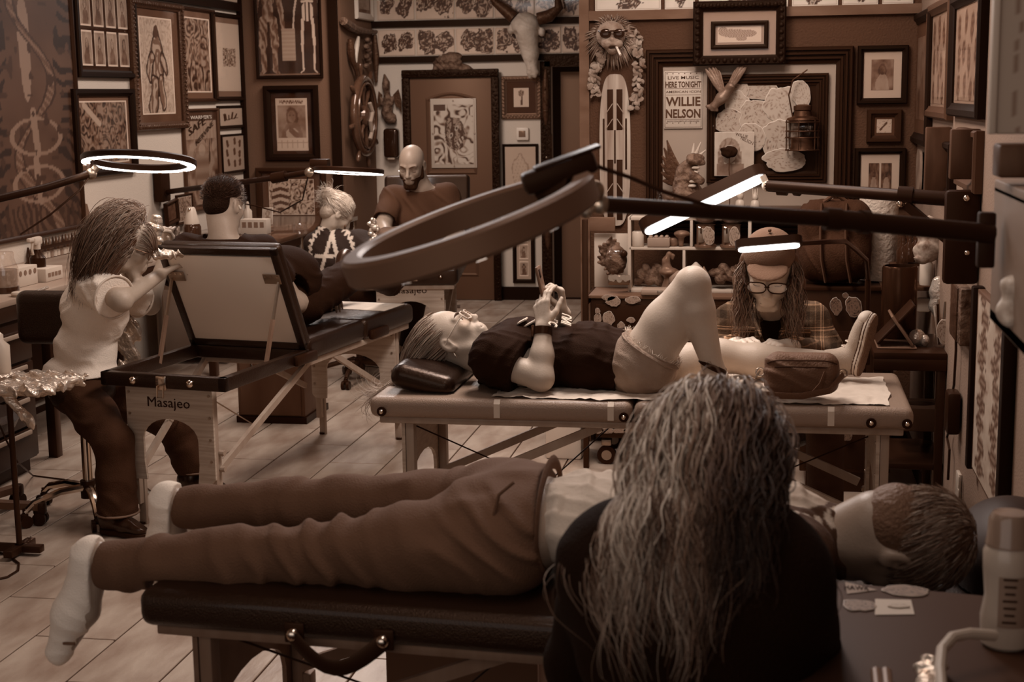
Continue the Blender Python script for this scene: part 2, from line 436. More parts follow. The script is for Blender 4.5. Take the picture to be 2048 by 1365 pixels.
# corner and rail trims
slab('trim_1', (XL, YB-.05, 0), (XL+.035, YB-.001, CEIL), m_black)
slab('trim_2', (XP-.07, YB-.03, 0), (XP+.01, YB-.001, CEIL), m_black)
slab('trim_3', (XAL-.03, YA-.04, 0), (XAL+.02, YA+.14, CEIL), m_wood)
def rail(name, wall, px, y0, h, d, mat, x0, x1):
    pass
zA = at(1500, 25, Y=YA)[2]
slab('trim_4', (XAL+.02, YA-.03, zA-.024), (XR, YA-.001, zA+.024), m_wood)
for i, yy in enumerate((45, 117)):
    z = at(950, yy, Y=YD)[2]
    slab('trim_%d' % (5+i), (XP+.002, YD-.035, z-.028), (DX0+1.0, YD-.001, z+.028), m_black)
z = at(445, 12, X=XL)[2]
slab('trim_7', (XL+.001, 9.6, z-.03), (XL+.04, YB-.06, z+.03), m_black)
slab('baseboard_back', (XP+.003, YD-.02, 0), (at(820, 400, Y=YD)[0]-.02, YD-.001, .1), m_black)
slab('baseboard_alcove', (XAL+.03, YA-.02, 0), (XR-.001, YA-.001, .1), m_black)
slab('baseboard_right', (XR-.02, 2, 0), (XR-.001, YA-.03, .1), m_black)

# ------------------------------------------------------------------ drawing the pictures
def cap(u, v, a, b, r): 
    ax, ay = a; bx, by = b; dx, dy = bx-ax, by-ay; t = np.clip(((u-ax)*dx+(v-ay)*dy)/(dx*dx+dy*dy+1e-9), 0, 1)
    return np.hypot(u-ax-t*dx, v-ay-t*dy)-r
def blob(g, u, v, seed, cx, cy, rx, ry, dark=.03, light=.36, asp=1):
    N = Noise2(seed); x, y = (u-cx)/rx, (v-cy)/ry; wx, wy = N(x*1.4+5, y*1.4+3), N(x*1.4+11, y*1.4+9)
    rr = np.hypot(x+.38*wx, y+.38*wy); ln = np.sin(7*(x+.9*wx)+5*wy)*np.cos(5*(y+.8*wy))
    sh = np.where(ln > -.05, dark, np.where(ln > -.4, .10, light))
    return np.where(rr < .93, sh, np.where(rr < 1.02, dark, g))
def f_flash(seed, n=2, base=.46):
    rg = np.random.default_rng(seed)
    pos = {1: [(0, 0)], 2: [(-.45, .1), (.47, -.05)], 3: [(-.5, .35), (.45, .3), (.05, -.5)], 4: [(-.5, .45), (.5, .5), (-.45, -.5), (.5, -.45)]}[n]
    P = [(cx+rg.uniform(-.06, .06), cy+rg.uniform(-.08, .08), rg.uniform(.85, 1.1)) for cx, cy in pos]; s = {1: .85, 2: .46, 3: .42, 4: .4}[n]
    def f(u, v, a):
        g = base+.03*Noise2(seed+50)(u*2+9, v*2+9)
        for i, (cx, cy, k) in enumerate(P): g = blob(g, u, v, seed*7+i, cx, cy, s*k, (.8 if n == 2 else s)*k, .025, .36)
        return np.where((np.abs(u) > .985) | (np.abs(v) > .985), .3, g)
    return f
def f_swirl(seed, lo=.04, hi=.4, sc=5., bias=0., fig=.6):
    lo, hi = lo*.4, hi*1.05
    def f(u, v, a):
        N = Noise2(seed); x, y = u*a+3, v+3; wx, wy = N(x*1.6, y*1.6), N(x*1.6+20, y*1.6+7)
        s = np.sin(sc*(x+.9*wx)*1.3+sc*wy)*np.cos(sc*.8*(y+.9*wy)); g = lo+(hi-lo)*np.clip(.5+bias+1.1*s, 0, 1)
        r = np.hypot((u+.25*wx)/.62, (v+.25*wy)/.72); g2 = lo+(hi-lo)*np.clip(.45+.9*np.sin(14*(r+.5*wx))*np.cos(9*wy+3*x), 0, 1)
        return np.where(r < fig, g2, g)
    return f
def f_border(f, m, light=.5, my=None):
    my = my or m; light = min(.8, light*1.5)
    def h(u, v, a):
        x, y = u/(1-m), v/(1-my)
        return np.where((np.abs(x) < 1) & (np.abs(y) < 1), f(np.clip(x, -1, 1), np.clip(y, -1, 1), a), light)
    return h
def f_portrait(seed, base=.42, dark=.05, mid=.22):
    def f(u, v, a):
        N = Noise2(seed); n = N(u*1.6+3, v*1.6+3); g = base+.08*n
        body = np.hypot(u/.62, (v+.75)/.75)-1; head = np.hypot(u/.24, (v-.28)/.3)-1; hair = np.hypot(u/.36, (v-.25)/.46)-1
        g = np.where(hair+.15*n < 0, dark+.04*(n+1), g); g = np.where(body+.12*n < 0, mid+.05*n, g); g = np.where(head < 0, base*.85+.08*n, g)
        for s in (-1, 1): g = np.where(np.hypot((u-s*.1)/.05, (v-.32)/.03) < 1, dark, g)
        return g
    return f
def f_figure(seed, base=.5, lo=.05, hi=.4):
    """an ink figure in robes over line waves"""
    def f(u, v, a):
        N = Noise2(seed); wx, wy = N(u*1.8+2, v*2.4+2), N(u*1.8+9, v*2.4+5)
        g = base-.12*(np.sin(16*(u+.6*wx)+9*wy) > .5)-.1*(np.sin(24*(v+.5*wy)) > .75)
        for (p, q, r) in (((0, .62), (0, .5), .16), ((0, .3), (-.05, -.25), .38), ((-.35, .2), (-.5, -.2), .14), ((.3, .2), (.55, -.05), .13), ((-.2, -.4), (-.35, -.85), .22), ((.2, -.4), (.35, -.8), .2)):
            d = cap(u+.1*wx, v+.07*wy, p, q, r); ln = np.sin(22*(d+.25*wx)) > .2
            g = np.where(d < -.03, np.where(ln, hi, lo+.08), np.where(d < .03, .02, g))
        g = np.where(cap(u, v, (-.02, .72), (.02, .74), .13) < 0, lo, g)
        return g
    return f
def f_anatomy(u, v, a):
    N = Noise2(4); n = N(u*6+3, v*6+3); g = .016+.006*n; g = np.asarray(g)
    x = u*a*1.0
    def fig(cx, bones):
        nonlocal g
        k = .9
        segs = [((0, .55), (0, .3), .12), ((0, .15), (0, .02), .1), ((-.16, .5), (-.24, .1), .05), ((.16, .5), (.24, .1), .05), ((-.24, .1), (-.27, -.22), .04), ((.24, .1), (.27, -.22), .04), ((-.09, -.05), (-.11, -.48), .075), ((.09, -.05), (.11, -.48), .075), ((-.11, -.48), (-.1, -.9), .05), ((.11, -.48), (.1, -.9), .05), ((-.1, -.92), (-.15, -.96), .03), ((.1, -.92), (.15, -.96), .03), ((0, .95), (0, .82), .1), ((-.28, -.26), (-.29, -.33), .04), ((.28, -.26), (.29, -.33), .04)]
        for i, (p, q, r) in enumerate(segs):
            r2 = r*(.36 if bones and i not in (0, 1) else 1)
            d = cap(x-cx, v, p, q, r2)
            if bones and i == 0: s = np.where((np.sin(v*75+12*np.abs(x-cx)) > 0) | (np.abs(x-cx) < .02), .45, .02)
            elif bones and i == 1: s = np.where((np.abs(x-cx) > .05) | (np.abs(x-cx) < .02), .45, .02)
            else: s = (.45 if bones else .17+.11*np.sin(60*(x-cx)+18*v+3*n))+.03*n
            g = np.where(d < 0, s, g)
    fig(-.36, False); fig(.36, True)
    g = np.where((np.abs(x-.0) < .12) & (v < -.2) & (v > -.75), .26+.05*(np.sin(v*90) > .2), g)
    for i in range(5): g = np.where(np.hypot((x+.66)/.05, (v+.2+.17*i)/.07) < 1, .17+.05*n, g); g = np.where(np.hypot((x-.68)/.04, (v+.1+.2*i)/.06) < 1, .2, g)
    g = np.where(v < -.97, .12, g); return g
def f_photo(seed):
    return f_border(f_portrait(seed, .30, .012, .10), .10, .5)
def f_paper(base, seed=0, amt=.02):
    return lambda u, v, a: base+amt*Noise2(seed)(u*3+5, v*3+5)
def f_tapestry(u, v, a):
    N = Noise2(3); wx, wy = N(u*1.5+3, v*3+3), N(u*1.5+13, v*3+7)
    g = .04+.01*wx; edge = np.abs(u); fl = np.sin(46*(v+.12*wx)+10*(edge-.6)) ; g = np.where((edge > .62+.12*wy) & (fl > .15), .006, g)
    g = np.where((v < -.78+.06*wx) & (np.sin(40*(u+.2*wx)+8*v) > 0), .018, g)
    sp = np.hypot((u+.1)/.13, (v-.45)/.42)+.1*wx; g = np.where(sp < 1, .14, g)
    sn = np.abs(u-.05-.42*np.sin(5.2*v+.6))-.11-.04*wy; g = np.where(sn < 0, np.where(np.sin(90*(v+.4*u)) > .2, .1, .055), g); g = np.where(np.abs(sn) < .025, .02, g)
    for cx, cy in ((.05, -.25), (.05, -.62)): r = np.hypot((u-cx)/.55, (v-cy)/.14); g = np.where(np.abs(r-1) < .09, .12, g); g = np.where(cap(u, v, (cx, cy-.1), (cx-.05, cy+.16), .07) < 0, .13, g)
    return np.where(N(u*7+1, v*14+1, 1) > .62, .022, g)
def f_leaves(u, v, a):
    N = Noise2(31); g = .3+.05*N(u*4+3, v*8+3)
    for i in range(9):
        for s in (0, 1):
            cx = (-.5, .5)[s]+.1*math.sin(i*2.1+s); cy = -1+.13+.235*i+.1*s; w = .4*np.clip(1-((v-cy)/.13)**2, 0, 1)
            d = np.abs(u-cx)-w*(.75+.3*N(u*9+i, v*20+i)); g = np.where(d < 0, np.where(np.sin(80*v+14*np.abs(u-cx)) > .25, .16, .05), g)
    return g

# ------------------------------------------------------------------ hanging pictures
def wall_box(wall, plane, x0, y0, x1, y1, out=0.0):
    xm, ym = (x0+x1)/2, (y0+y1)/2; kw = {'Y': plane-out} if wall == 'B' else {'X': plane+out if wall == 'L' else plane-out}
    l, r, t, b, c = at(x0, ym, **kw), at(x1, ym, **kw), at(xm, y0, **kw), at(xm, y1, **kw), at(xm, ym, **kw)
    w = abs(r[0]-l[0]) if wall == 'B' else abs(r[1]-l[1]); h = abs(t[2]-b[2])
    a = {'B': (1, 0, 0), 'L': (0, 1, 0), 'R': (0, -1, 0)}[wall]
    c = V3((l[0]+r[0])/2, (l[1]+r[1])/2, (t[2]+b[2])/2)
    return basis(c, a, (0, 0, 1)), w, h
M_picglass = M_glass('picture_glass', .012, .06)
def ring(mb, w, h, fw, d, lip=.35, z0=0, prof=None):
    """four mitred sides of a frame; profile steps across its width"""
    prof = prof or [(0, .0), (0, .75), (.15, 1), (.55, 1), (.75, .7), (1, .55), (1, .0)]
    for k in range(4):
        L, Hh = (w, h) if k % 2 == 0 else (h, w); R = Matrix.Rotation(k*math.pi/2, 4, 'Z'); rows = []
        for s in (-1, 1):
            rows.append([mb.bm.verts.new(R @ Vector((s*(L/2-p*fw), -(Hh/2-p*fw), z0+q*d))) for p, q in prof])
        for i in range(len(prof)-1): mb.bm.faces.new((rows[0][i], rows[1][i], rows[1][i+1], rows[0][i+1]))
    return mb
def frame(label, wall, plane, box, fn=None, fw=.03, d=.03, fm=None, board=None, pw=None, ph=None, off=(0, 0), step=.006, tilt=0, name='picture_frame', group=None, glass=True, ornate=0, out=0, lean=0, cat='picture', prints=None):
    mw, w, h = wall_box(wall, plane, *box); mw = Matrix.Translation(mw.col[2].xyz*(out+.001)) @ mw
    if tilt: mw = mw @ Matrix.Rotation(tilt, 4, 'Z')
    if lean: mw = mw @ Matrix.Translation((0, -h/2, 0)) @ Matrix.Rotation(lean, 4, 'X') @ Matrix.Translation((0, h/2, 0))
    mb = ring(MB(), w, h, fw, d); mb.box((0, 0, .004), (w-.004, h-.004, .008))
    o = mb.obj(name, fm or m_black, smooth=25, mw=mw); tag(o, label, cat, group)
    if ornate:
        e = MB(); n = int(w/ornate)
        for i in range(n):
            for s in (-1, 1): e.sph(((i+.5)/n*w-w/2, s*(h/2-fw*.45), d*.95), (ornate*.38, fw*.28, d*.22), 8, 5)
        n = int(h/ornate)
        for i in range(n):
            for s in (-1, 1): e.sph((s*(w/2-fw*.45), (i+.5)/n*h-h/2, d*.95), (fw*.28, ornate*.38, d*.22), 8, 5)
        e.obj('carved_beading', fm or m_black, o)
    iw, ih = w-2*fw, h-2*fw
    if board is not None: MB().box((0, 0, .0095), (iw+.004, ih+.004, .003)).obj('mat_board', M('mat_board_%d' % int(board*1000), board, .85), o, smooth=0)
    if fn is not None: print_grid('print', pw*iw if pw else iw, ph*ih if ph else ih, fn, step, None, o, Matrix.Translation((off[0], off[1], .0125)))
    for i, (x, y, a, b, g) in enumerate(prints or []): print_grid('print', a*iw, b*ih, g, step, None, o, Matrix.Translation((x*iw, y*ih, .0125)))
    if glass: MB().box((0, 0, .0155), (iw+.002, ih+.002, .002)).obj('glass', M_picglass, o, smooth=0)
    return o, w, h
m_gold = M('worn_gilt', .10, .38, .6, bump=.3, bscale=200)
m_dkbrown = M('dark_brown_frame', .015, .4)
m_midbrown = M('brown_frame', .035, .45)
m_paleframe = M('pale_frame', .3, .5)
# left wall
o, w, h = frame('long dark tapestry of a snake and daggers in a black frame on the left wall', 'L', XL, (-40, -60, 150, 478), f_tapestry, .03, .03, m_dkbrown, step=.011, glass=False)
frame('black frame of eight portrait photos in two rows beside the tapestry', 'L', XL, (143, -40, 264, 156), None, .05, .045, m_black, board=.02, prints=[(-.345+.23*i, .23 if r == 0 else -.24, .185, .42, f_photo(40+i+4*r)) for i in range(4) for r in range(2)], step=.0045)
frame('ornate brown frame with a tall ink drawing of a robed figure', 'L', XL, (257, 4, 361, 260), f_border(f_figure(3), .06, .5, .03), .055, .05, M('ornate_brown_frame', .03, .4, bump=.5, bscale=70), board=.07, pw=.72, ph=.86, ornate=.03)
frame('narrow brown frame with a dark swirling print and white edge', 'L', XL, (355, 16, 426, 205), f_border(f_swirl(6, .05, .26, 6), .07, .48, .03), .03, .035, m_dkbrown, board=.10, pw=.82, ph=.86)
frame('narrow black frame with pale paper bearing one small square drawing', 'L', XL, (420, 28, 489, 202), lambda u, v, a: np.where((np.abs(u) < .5) & (np.abs(v) < .27), f_swirl(9, .1, .4, 7)(np.clip(u/.5, -1, 1), np.clip(v/.27, -1, 1), a), .46), .035, .035, m_black, board=.13, pw=.8, ph=.86)
frame('black frame with a print of a sword and coiled beast behind the lit ring lamp', 'L', XL, (142, 178, 263, 352), f_border(lambda u, v, a: np.where(cap(u, v, (-.8, .9), (-.2, .3), .09) < 0, .4, f_swirl(12, .03, .22, 6)(u, v, a)), .05, .48, .04), .05, .045, m_black, board=.12, pw=.9, ph=.88)
def f_nervine(u, v, a):
    g = f_swirl(15, .08, .26, 3, .1)(u, v, a); g = np.where(cap(u, v, (0, .05), (0, -.6), .4) < 0, .2+.05*np.sin(20*v), g); g = np.where(np.hypot(u/.22, (v-.2)/.13) < 1, .3, g)
    return np.where(v > .86, .03, np.where((v > .45), .27+.03*np.sin(30*u), g))
o, w, h = frame('brown framed apothecary poster with lettering above the seated man', 'L', XL, (365, 217, 436, 420), f_nervine, .025, .03, m_midbrown, pw=.94, ph=.95)
m_ink = M('black_ink', .015, .7); m_paleink = M('pale_ink', .5, .7)
text('lettering', "WARNER'S", .05, m_paleink, Matrix.Translation((0, h*.415, .019)), o, width=w*.6, height=h*.035)
text('lettering', 'SAFE', .06, m_ink, Matrix.Translation((-w*.12, h*.33, .019)) @ Matrix.Rotation(.25, 4, 'Z'), o, width=w*.48, height=h*.075)
text('lettering', 'NERVINE', .06, m_ink, Matrix.Translation((w*.08, h*.255, .019)) @ Matrix.Rotation(.4, 4, 'Z'), o, width=w*.55, height=h*.05)
frame('small black frame with an ink sprig, upper of two beside the corner', 'L', XL, (433, 211, 484, 257), lambda u, v, a: np.where((cap(u, v, (-.6, -.4), (.6, -.1), .05) < 0) | (cap(u, v, (-.5, -.3), (-.55, .3), .13) < 0) | (cap(u, v, (.05, -.25), (.15, .5), .08) < 0) | (cap(u, v, (.3, -.2), (.5, .3), .07) < 0) | (cap(u, v, (-.2, -.3), (-.2, .2), .06) < 0), .03, .4), .022, .025, m_black, pw=.96, ph=.96)
def f_bugs(u, v, a):
    g = .36+0*u
    for i, (x, y) in enumerate(((-.5, .6), (.15, .7), (.6, .55), (-.55, .05), (.1, .1), (.55, -.05), (-.45, -.5), (.1, -.6), (.55, -.55))):
        g = np.where((cap(u, v, (x, y-.12), (x+.04*(i % 3-1), y+.12), .1) < 0) | (cap(u, v, (x-.1, y+.1), (x+.1, y-.1), .03) < 0), .06, g)
    return g
frame('black frame with rows of small dark insects on cream paper', 'L', XL, (440, 268, 487, 346), f_bugs, .014, .025, m_black, pw=.97, ph=.97)
frame('strip of pale flash art framed high in the left wall corner', 'L', XL, (380, -60, 482, 4), f_flash(3, 3), .02, .03, m_black)
# tan wall with the anatomy poster
frame('black framed anatomy poster of a muscle man and a skeleton', 'B', YB, (510, -90, 643, 157), f_anatomy, .022, .035, m_black, pw=.99, ph=.99, step=.005)
def f_calendar(u, v, a):
    g = .42+0*u; N = Noise2(5); n = N(u*4+2, v*4+2)
    inn = (np.abs(u) < .88) & (v > -.5) & (v < .72); p = f_portrait(21, .16, .03, .12)(u*.9, (v-.1)*1.3, a); p = np.where(np.hypot((u)/.4, (v+.35)/.22) < 1, .3, p); p = np.where(cap(u, v, (-.1, -.2), (.3, -.42), .12) < 0, .1, p)
    g = np.where(inn, p, g); g = np.where((v < -.6) & (v > -.9) & ((np.abs((u*3) % 1-.5) > .45) | (np.abs(((v+.9)*5) % 1-.5) > .44)), .25, g)
    return np.where((v > .78) & (v < .93) & (np.abs(u) < .75) & (np.sin(38*u+4*n)*np.cos(20*v) > -.1), .08, g)
frame('black framed magazine cover of a seated person under gothic lettering', 'B', YB, (531, 171, 639, 322), f_calendar, .06, .045, m_black, board=.02, pw=.78, ph=.86, off=(.0, -.01))
def f_ribs(u, v, a):
    g = f_swirl(27, .06, .42, 7, .25)(u, v, a); d = np.hypot((u+.5)/.4, v/.8); g = np.where((d < 1) & (np.sin(16*v+6*np.abs(u+.5)) > 0), .05, np.where(d < 1, .4, g)); return g
frame('brown frame with a print of ribs and beasts leaning behind the counter', 'B', YB, (517, 335, 655, 452), f_border(f_ribs, .02, .5), .05, .045, m_dkbrown, board=.05, pw=.78, ph=.76, out=.02)
# return wall
frame('small white framed print high above the ship wheel', 'L', XP, (708, -60, 741, 40), f_paper(.3, 3, .06), .06, .03, M('white_frame', .5, .5), board=.1, pw=.8, ph=.8)
# far back wall: flash sheets behind clear fronts between black rails
zt0, zt1, zt2 = at(950, 52, Y=YD)[2], at(950, 110, Y=YD)[2], at(950, 38, Y=YD)[2]
xs = [755, 832, 911, 989, 1070, 1123, 1168]
sheet_words = ['paired dragon and crab', 'two beasts', 'spiny fish and leaves', 'twin heads', 'coiled serpents', 'rose cluster']
rows = [('upper', zt2+.005, zt2+.30, 60), ('lower', zt1+.005, zt0-.018, 80)]
LBL = {('upper', 0): 'flash sheet with crab and dragon in the top row nearest the ship wheel', ('upper', 1): 'flash sheet with spiky beasts, second in the top row from the ship wheel', ('upper', 2): 'flash sheet with round dark heads, top row, just left of the horns', ('upper', 3): 'flash sheet in the top row partly behind the left horn', ('upper', 4): 'flash sheet in the top row between horns and post', ('upper', 5): 'flash sheet in the top row touching the brown post',
       ('lower', 0): 'flash sheet with eagle and panther, lower row, above the mermaid carving', ('lower', 1): 'flash sheet with dragon and peonies, lower row, second from the ship wheel', ('lower', 2): 'flash sheet with lion dogs, lower row, above the door frame', ('lower', 3): 'pale flash sheet in the lower row just left of the skull', ('lower', 4): 'dark spiral flash sheet in the lower row just right of the skull', ('lower', 5): 'dense floral flash sheet in the lower row beside the brown post'}
for r, z0, z1, sd in rows:
    for i in range(6):
        xa, xb = at(xs[i], 80, Y=YD)[0]+.006, at(xs[i+1], 80, Y=YD)[0]-.006
        mw = basis(((xa+xb)/2, YD-.006, (z0+z1)/2), (1, 0, 0), (0, 0, 1)); w, h = xb-xa, z1-z0
        o = MB().box((0, 0, 0), (w, h, .004)).obj('flash_sheet', M('card', .5, .8), mw=mw, smooth=0); tag(o, LBL[(r, i)], 'flash sheet', 'flash sheets above the door')
        print_grid('print', w*.97, h*.97, f_flash(sd+i, 2 if i < 4 else 1, .5), .006, None, o, Matrix.Translation((0, 0, .0026)))
        MB().box((0, 0, .006), (w, h, .0015)).obj('glass', M_picglass, o, smooth=0)
# alcove wall strip at the top
xs = [1187, 1326, 1394, 1580, 1680, 1760, 1830]
AL = ['pale flash sheet over the lion mask at the top edge', 'pale flash sheet left of the fish picture at the top edge', 'pale flash sheet behind the fish picture at the top edge', 'pale flash sheet right of the fish picture at the top edge', 'pale flash sheet second from the right corner at the top edge', 'pale flash sheet in the right corner at the top edge']
for i in range(6):
    xa, xb = at(xs[i], 10, Y=YA)[0]+.01, at(xs[i+1], 10, Y=YA)[0]-.01; z0 = zA+.025; w, h = xb-xa, .2
    o = MB().box((0, 0, 0), (w, h, .004)).obj('flash_sheet', M('card', .5, .8), mw=basis(((xa+xb)/2, YA-.01, z0+h/2), (1, 0, 0), (0, 0, 1)), smooth=0); tag(o, AL[i], 'flash sheet', 'flash sheets above the alcove')
    print_grid('print', w*.96, h*.96, f_flash(120+i, 3, .5), .005, None, o, Matrix.Translation((0, 0, .0026)))

# ------------------------------------------------------------------ the panelled door in its carved frame
dx0, dx1 = at(829, 400, Y=YD)[0], at(989, 400, Y=YD)[0]; dz = at(905, 155, Y=YD)[2]; dw = dx1-dx0
dmw = basis(((dx0+dx1)/2, YD-.045, dz/2), (1, 0, 0), (0, 0, 1))
dr = MB().box((0, 0, 0), (dw, dz-.01, .04), .004).obj('door_1', m_door, mw=dmw); dr['kind'] = 'structure'
def arch_ring(w, h, rise, t, n=10):
    out = [(-w/2, -h/2), (w/2, -h/2)]+[(w/2-w*i/n, h/2+rise*math.sin(math.pi*i/n)) for i in range(n+1)]
    inn = [(x*(1-2*t/w), y-(t if y > 0 else -t)) for x, y in out]
    return out, inn
def panel_mould(z, w, h, rise, name='door_panel'):
    mb = MB(); o_, i_ = arch_ring(w, h, rise, .03); n = len(o_)
    lo = [mb.bm.verts.new((x, y+z, .021)) for x, y in o_]; mi = [mb.bm.verts.new(((x+a)/2, (y+b)/2+z, .034)) for (x, y), (a, b) in zip(o_, i_)]; hi = [mb.bm.verts.new((a, b+z, .021)) for a, b in i_]
    for k in range(n):
        for A, B in ((lo, mi), (mi, hi)): mb.bm.faces.new((A[k], A[(k+1) % n], B[(k+1) % n], B[k]))
    return mb.obj(name, m_door, dr)
panel_mould(dz*.24, dw*.62, dz*.34, .05); panel_mould(-dz*.22, dw*.62, dz*.34, 0)
MB().sph((-dw/2+.06, -.06, .05), .028).cyl((-dw/2+.06, -.06, .02), (-dw/2+.06, -.06, .05), .012).obj('door_knob', M('brass', .25, .3, .9), dr)
m_carved = M('carved_black_frame', .006, .35, bump=1.0, bscale=45)
mb = MB()
for s in (-1, 1): mb.box((s*(dw/2+.035), .0, .03), (.07, dz, .05), .01)
mb.box((0, dz/2+.035, .03), (dw+.14, .07, .05), .01)
rg = random.Random(3)
for i in range(150):
    k = rg.random(); 
    if i < 110: p = ((1 if i % 2 else -1)*(dw/2+.035), (i/110-.5)*dz, .055)
    else: p = (((i-110)/40-.5)*(dw+.1), dz/2+.035, .055)
    mb.sph((p[0]+rg.uniform(-.015, .015), p[1], p[2]), (.014, .010, .008), 6, 4, Matrix.Rotation(rg.uniform(0, 3), 3, 'Z'))
o = mb.obj('door_frame_1', m_carved, mw=dmw); o['kind'] = 'structure'
# skin poster pinned on the door
pmw, pw_, ph_ = wall_box('B', YD-.075, 862, 197, 953, 336)
o = MB().box((0, 0, 0), (pw_, ph_, .006), .002).obj('poster', M('clear_board', .36, .4), mw=pmw); tag(o, 'pale poster of a fierce inked face hung on the brown door', 'poster')
def f_face(u, v, a):
    g = f_swirl(33, .06, .38, 6, .3)(u, v, a); N = Noise2(8); n = N(u*3+2, v*3+2); x, y = u-.1, v; c_, s_ = math.cos(.7), math.sin(.7); X, Y_ = c_*x+s_*y, -s_*x+c_*y
    d = np.hypot(X/.5, Y_/.62)+.12*n; g = np.where(d < 1, np.where(np.sin(13*(X+.5*n))*np.cos(9*Y_+5*n) > .1, .2, .035), g)
    for ex in (-.2, .18): g = np.where(np.hypot((X-ex)/.12, (Y_-.12)/.07) < 1, .33, g); g = np.where(np.hypot((X-ex)/.05, (Y_-.12)/.05) < 1, .03, g)
    g = np.where(np.hypot(X/.26, (Y_+.32)/.09) < 1, np.where(np.sin(40*X) > 0, .35, .05), g); return np.where((v > .8) & (u < -.4), .04, g)
print_grid('print', pw_*.86, ph_*.86, f_face, .004, None, o, Matrix.Translation((0, -.01, .0045)))
for x, y in ((0, .47), (.46, 0), (-.46, 0), (0, -.47)): MB().cyl((x*pw_, y*ph_, .003), (x*pw_, y*ph_, .010), .008, n=10).obj('screw', M('steel', .45, .3, .9), o)
# dark doorway on the right of the back wall
z = ztop
mb = MB(); mb.box((DX0-.045, YD-.02, z/2), (.09, .05, z+.09)); mb.box(((DX0+DX1)/2, YD-.02, z+.045), (DX1-DX0+.1, .05, .09))
for i in range(60): mb.sph((DX0-.06+rg.uniform(-.015, .015), YD-.047, z*i/60), (.012, .006, .014), 6, 4)
mb.obj('door_frame_2', m_carved)['kind'] = 'structure'
a, b = at(1128, 400, Y=YD+.3)[0], at(1172, 400, Y=YD+.3)[0]
mb = MB().box(((a+b)/2+.2, YD+.16, z/2-.02), (b-a+.4, .04, z-.05), .004); o = mb.obj('door_2', M('brown_slab_door', .09, .5)); o['kind'] = 'structure'
MB().sph((a+.06, YD+.11, .98), .03).obj('door_knob', MATS['brass'], o)
# ------------------------------------------------------------------ massage tables
m_leather = M('dark_leather', .006, .33, bump=.35, bscale=260, coat=.2)
m_taupe = M('taupe_leather', .20, .38, bump=.3, bscale=260, coat=.1)
m_ply = M('pale_plywood', .34, .5, var=.18, vscale=16, stretch=(.25, 1, 6), bump=.15, bscale=60)
m_legw = M('beech_leg', .26, .5, var=.15, vscale=20, stretch=(1, 1, .15))
m_legd = M('brown_leg', .12, .5, var=.2, vscale=20, stretch=(1, 1, .15))
m_steel = M('chrome', .55, .16, 1.0); m_dsteel = M('dull_steel', .3, .35, .9)
m_blackp = M('black_plastic', .012, .35); m_blackm = M('black_metal', .014, .32, .3)
m_board = M('grey_hardboard', .62, .7)
m_tape = M('masking_tape', .5, .7); m_paper = M('table_paper', .52, .75, bump=.5, bscale=25)
m_silver = M('crumpled_cling_film', .5, .14, .55, bump=1.0, bscale=35)
def pad(lo, hi, bev, name, mat, parent, puff=.012):
    lo, hi = np.array(lo, float), np.array(hi, float)
    return MB().box((lo+hi)/2, hi-lo, bev, seg=4).obj(name, mat, parent, 60)
def arch_panel(parent, x, W_, ztop, zbot, mat, t=.012, name='end_panel', arch=.36):
    """plywood end panel standing across the table at local x with an arch between its two legs"""
    a = W_*arch; top = ztop-.17; pts = [(-W_/2, ztop), (-W_/2, zbot+.02), (-W_/2+.02, zbot), (-W_/2+.10, zbot), (-a, zbot+.06)]
    for i in range(11): th = math.pi*(1-i/10); pts.append((a*math.cos(th), top-.10+.10*math.sin(th)))
    pts += [(a, zbot+.06), (W_/2-.10, zbot), (W_/2-.02, zbot), (W_/2, zbot+.02), (W_/2, ztop)]
    m = Matrix(((0, 0, 1, x), (1, 0, 0, 0), (0, 1, 0, 0), (0, 0, 0, 1)))
    o = MB().prism(pts, -t/2, t/2, m).obj(name, mat, parent, 0)
    for s in (-1, 1):
        for z in (ztop-.04, ztop-.15, ztop-.27): MB().cyl((x-t/2-.003, s*(W_/2-.02), z), (x+t/2+.003, s*(W_/2-.02), z), .006, n=8).obj('rivet', m_dsteel, o)
    return o
def end_legs(parent, x, W_, ztop, mat, panel, zb=.30, splay=0):
    arch_panel(parent, x, W_, ztop, zb, panel)
    for s in (-1, 1):
        y = s*(W_/2-.025); o = MB().box((x+.022, y, (ztop+.16)/2+.02), (.03, .045, ztop-.20), .004).obj('leg', mat, parent)
        MB().box((x+.045, y, .19), (.022, .04, .38), .003).obj('leg_extension', mat, o)
        MB().cyl((x+.03, y, .012), (x+.03, y, 0), .02, n=10).obj('rubber_foot', m_blackp, o)
        for z in (.30, .36): MB().cyl((x-.005, y+s*.02, z), (x-.005, y+s*.045, z), .012, n=10).obj('knob', m_dsteel, o)
def studs(parent, pts, n=(0, -1, 0), r=.017):
    for p in pts:
        p = Vector(p); nn = Vector(n); o = MB().cyl(p, p+nn*.006, r, n=16).obj('corner_disc', m_blackp, parent)
        MB().sph(p+nn*.008, r*.5, 10, 6).obj('stud', m_steel, o)
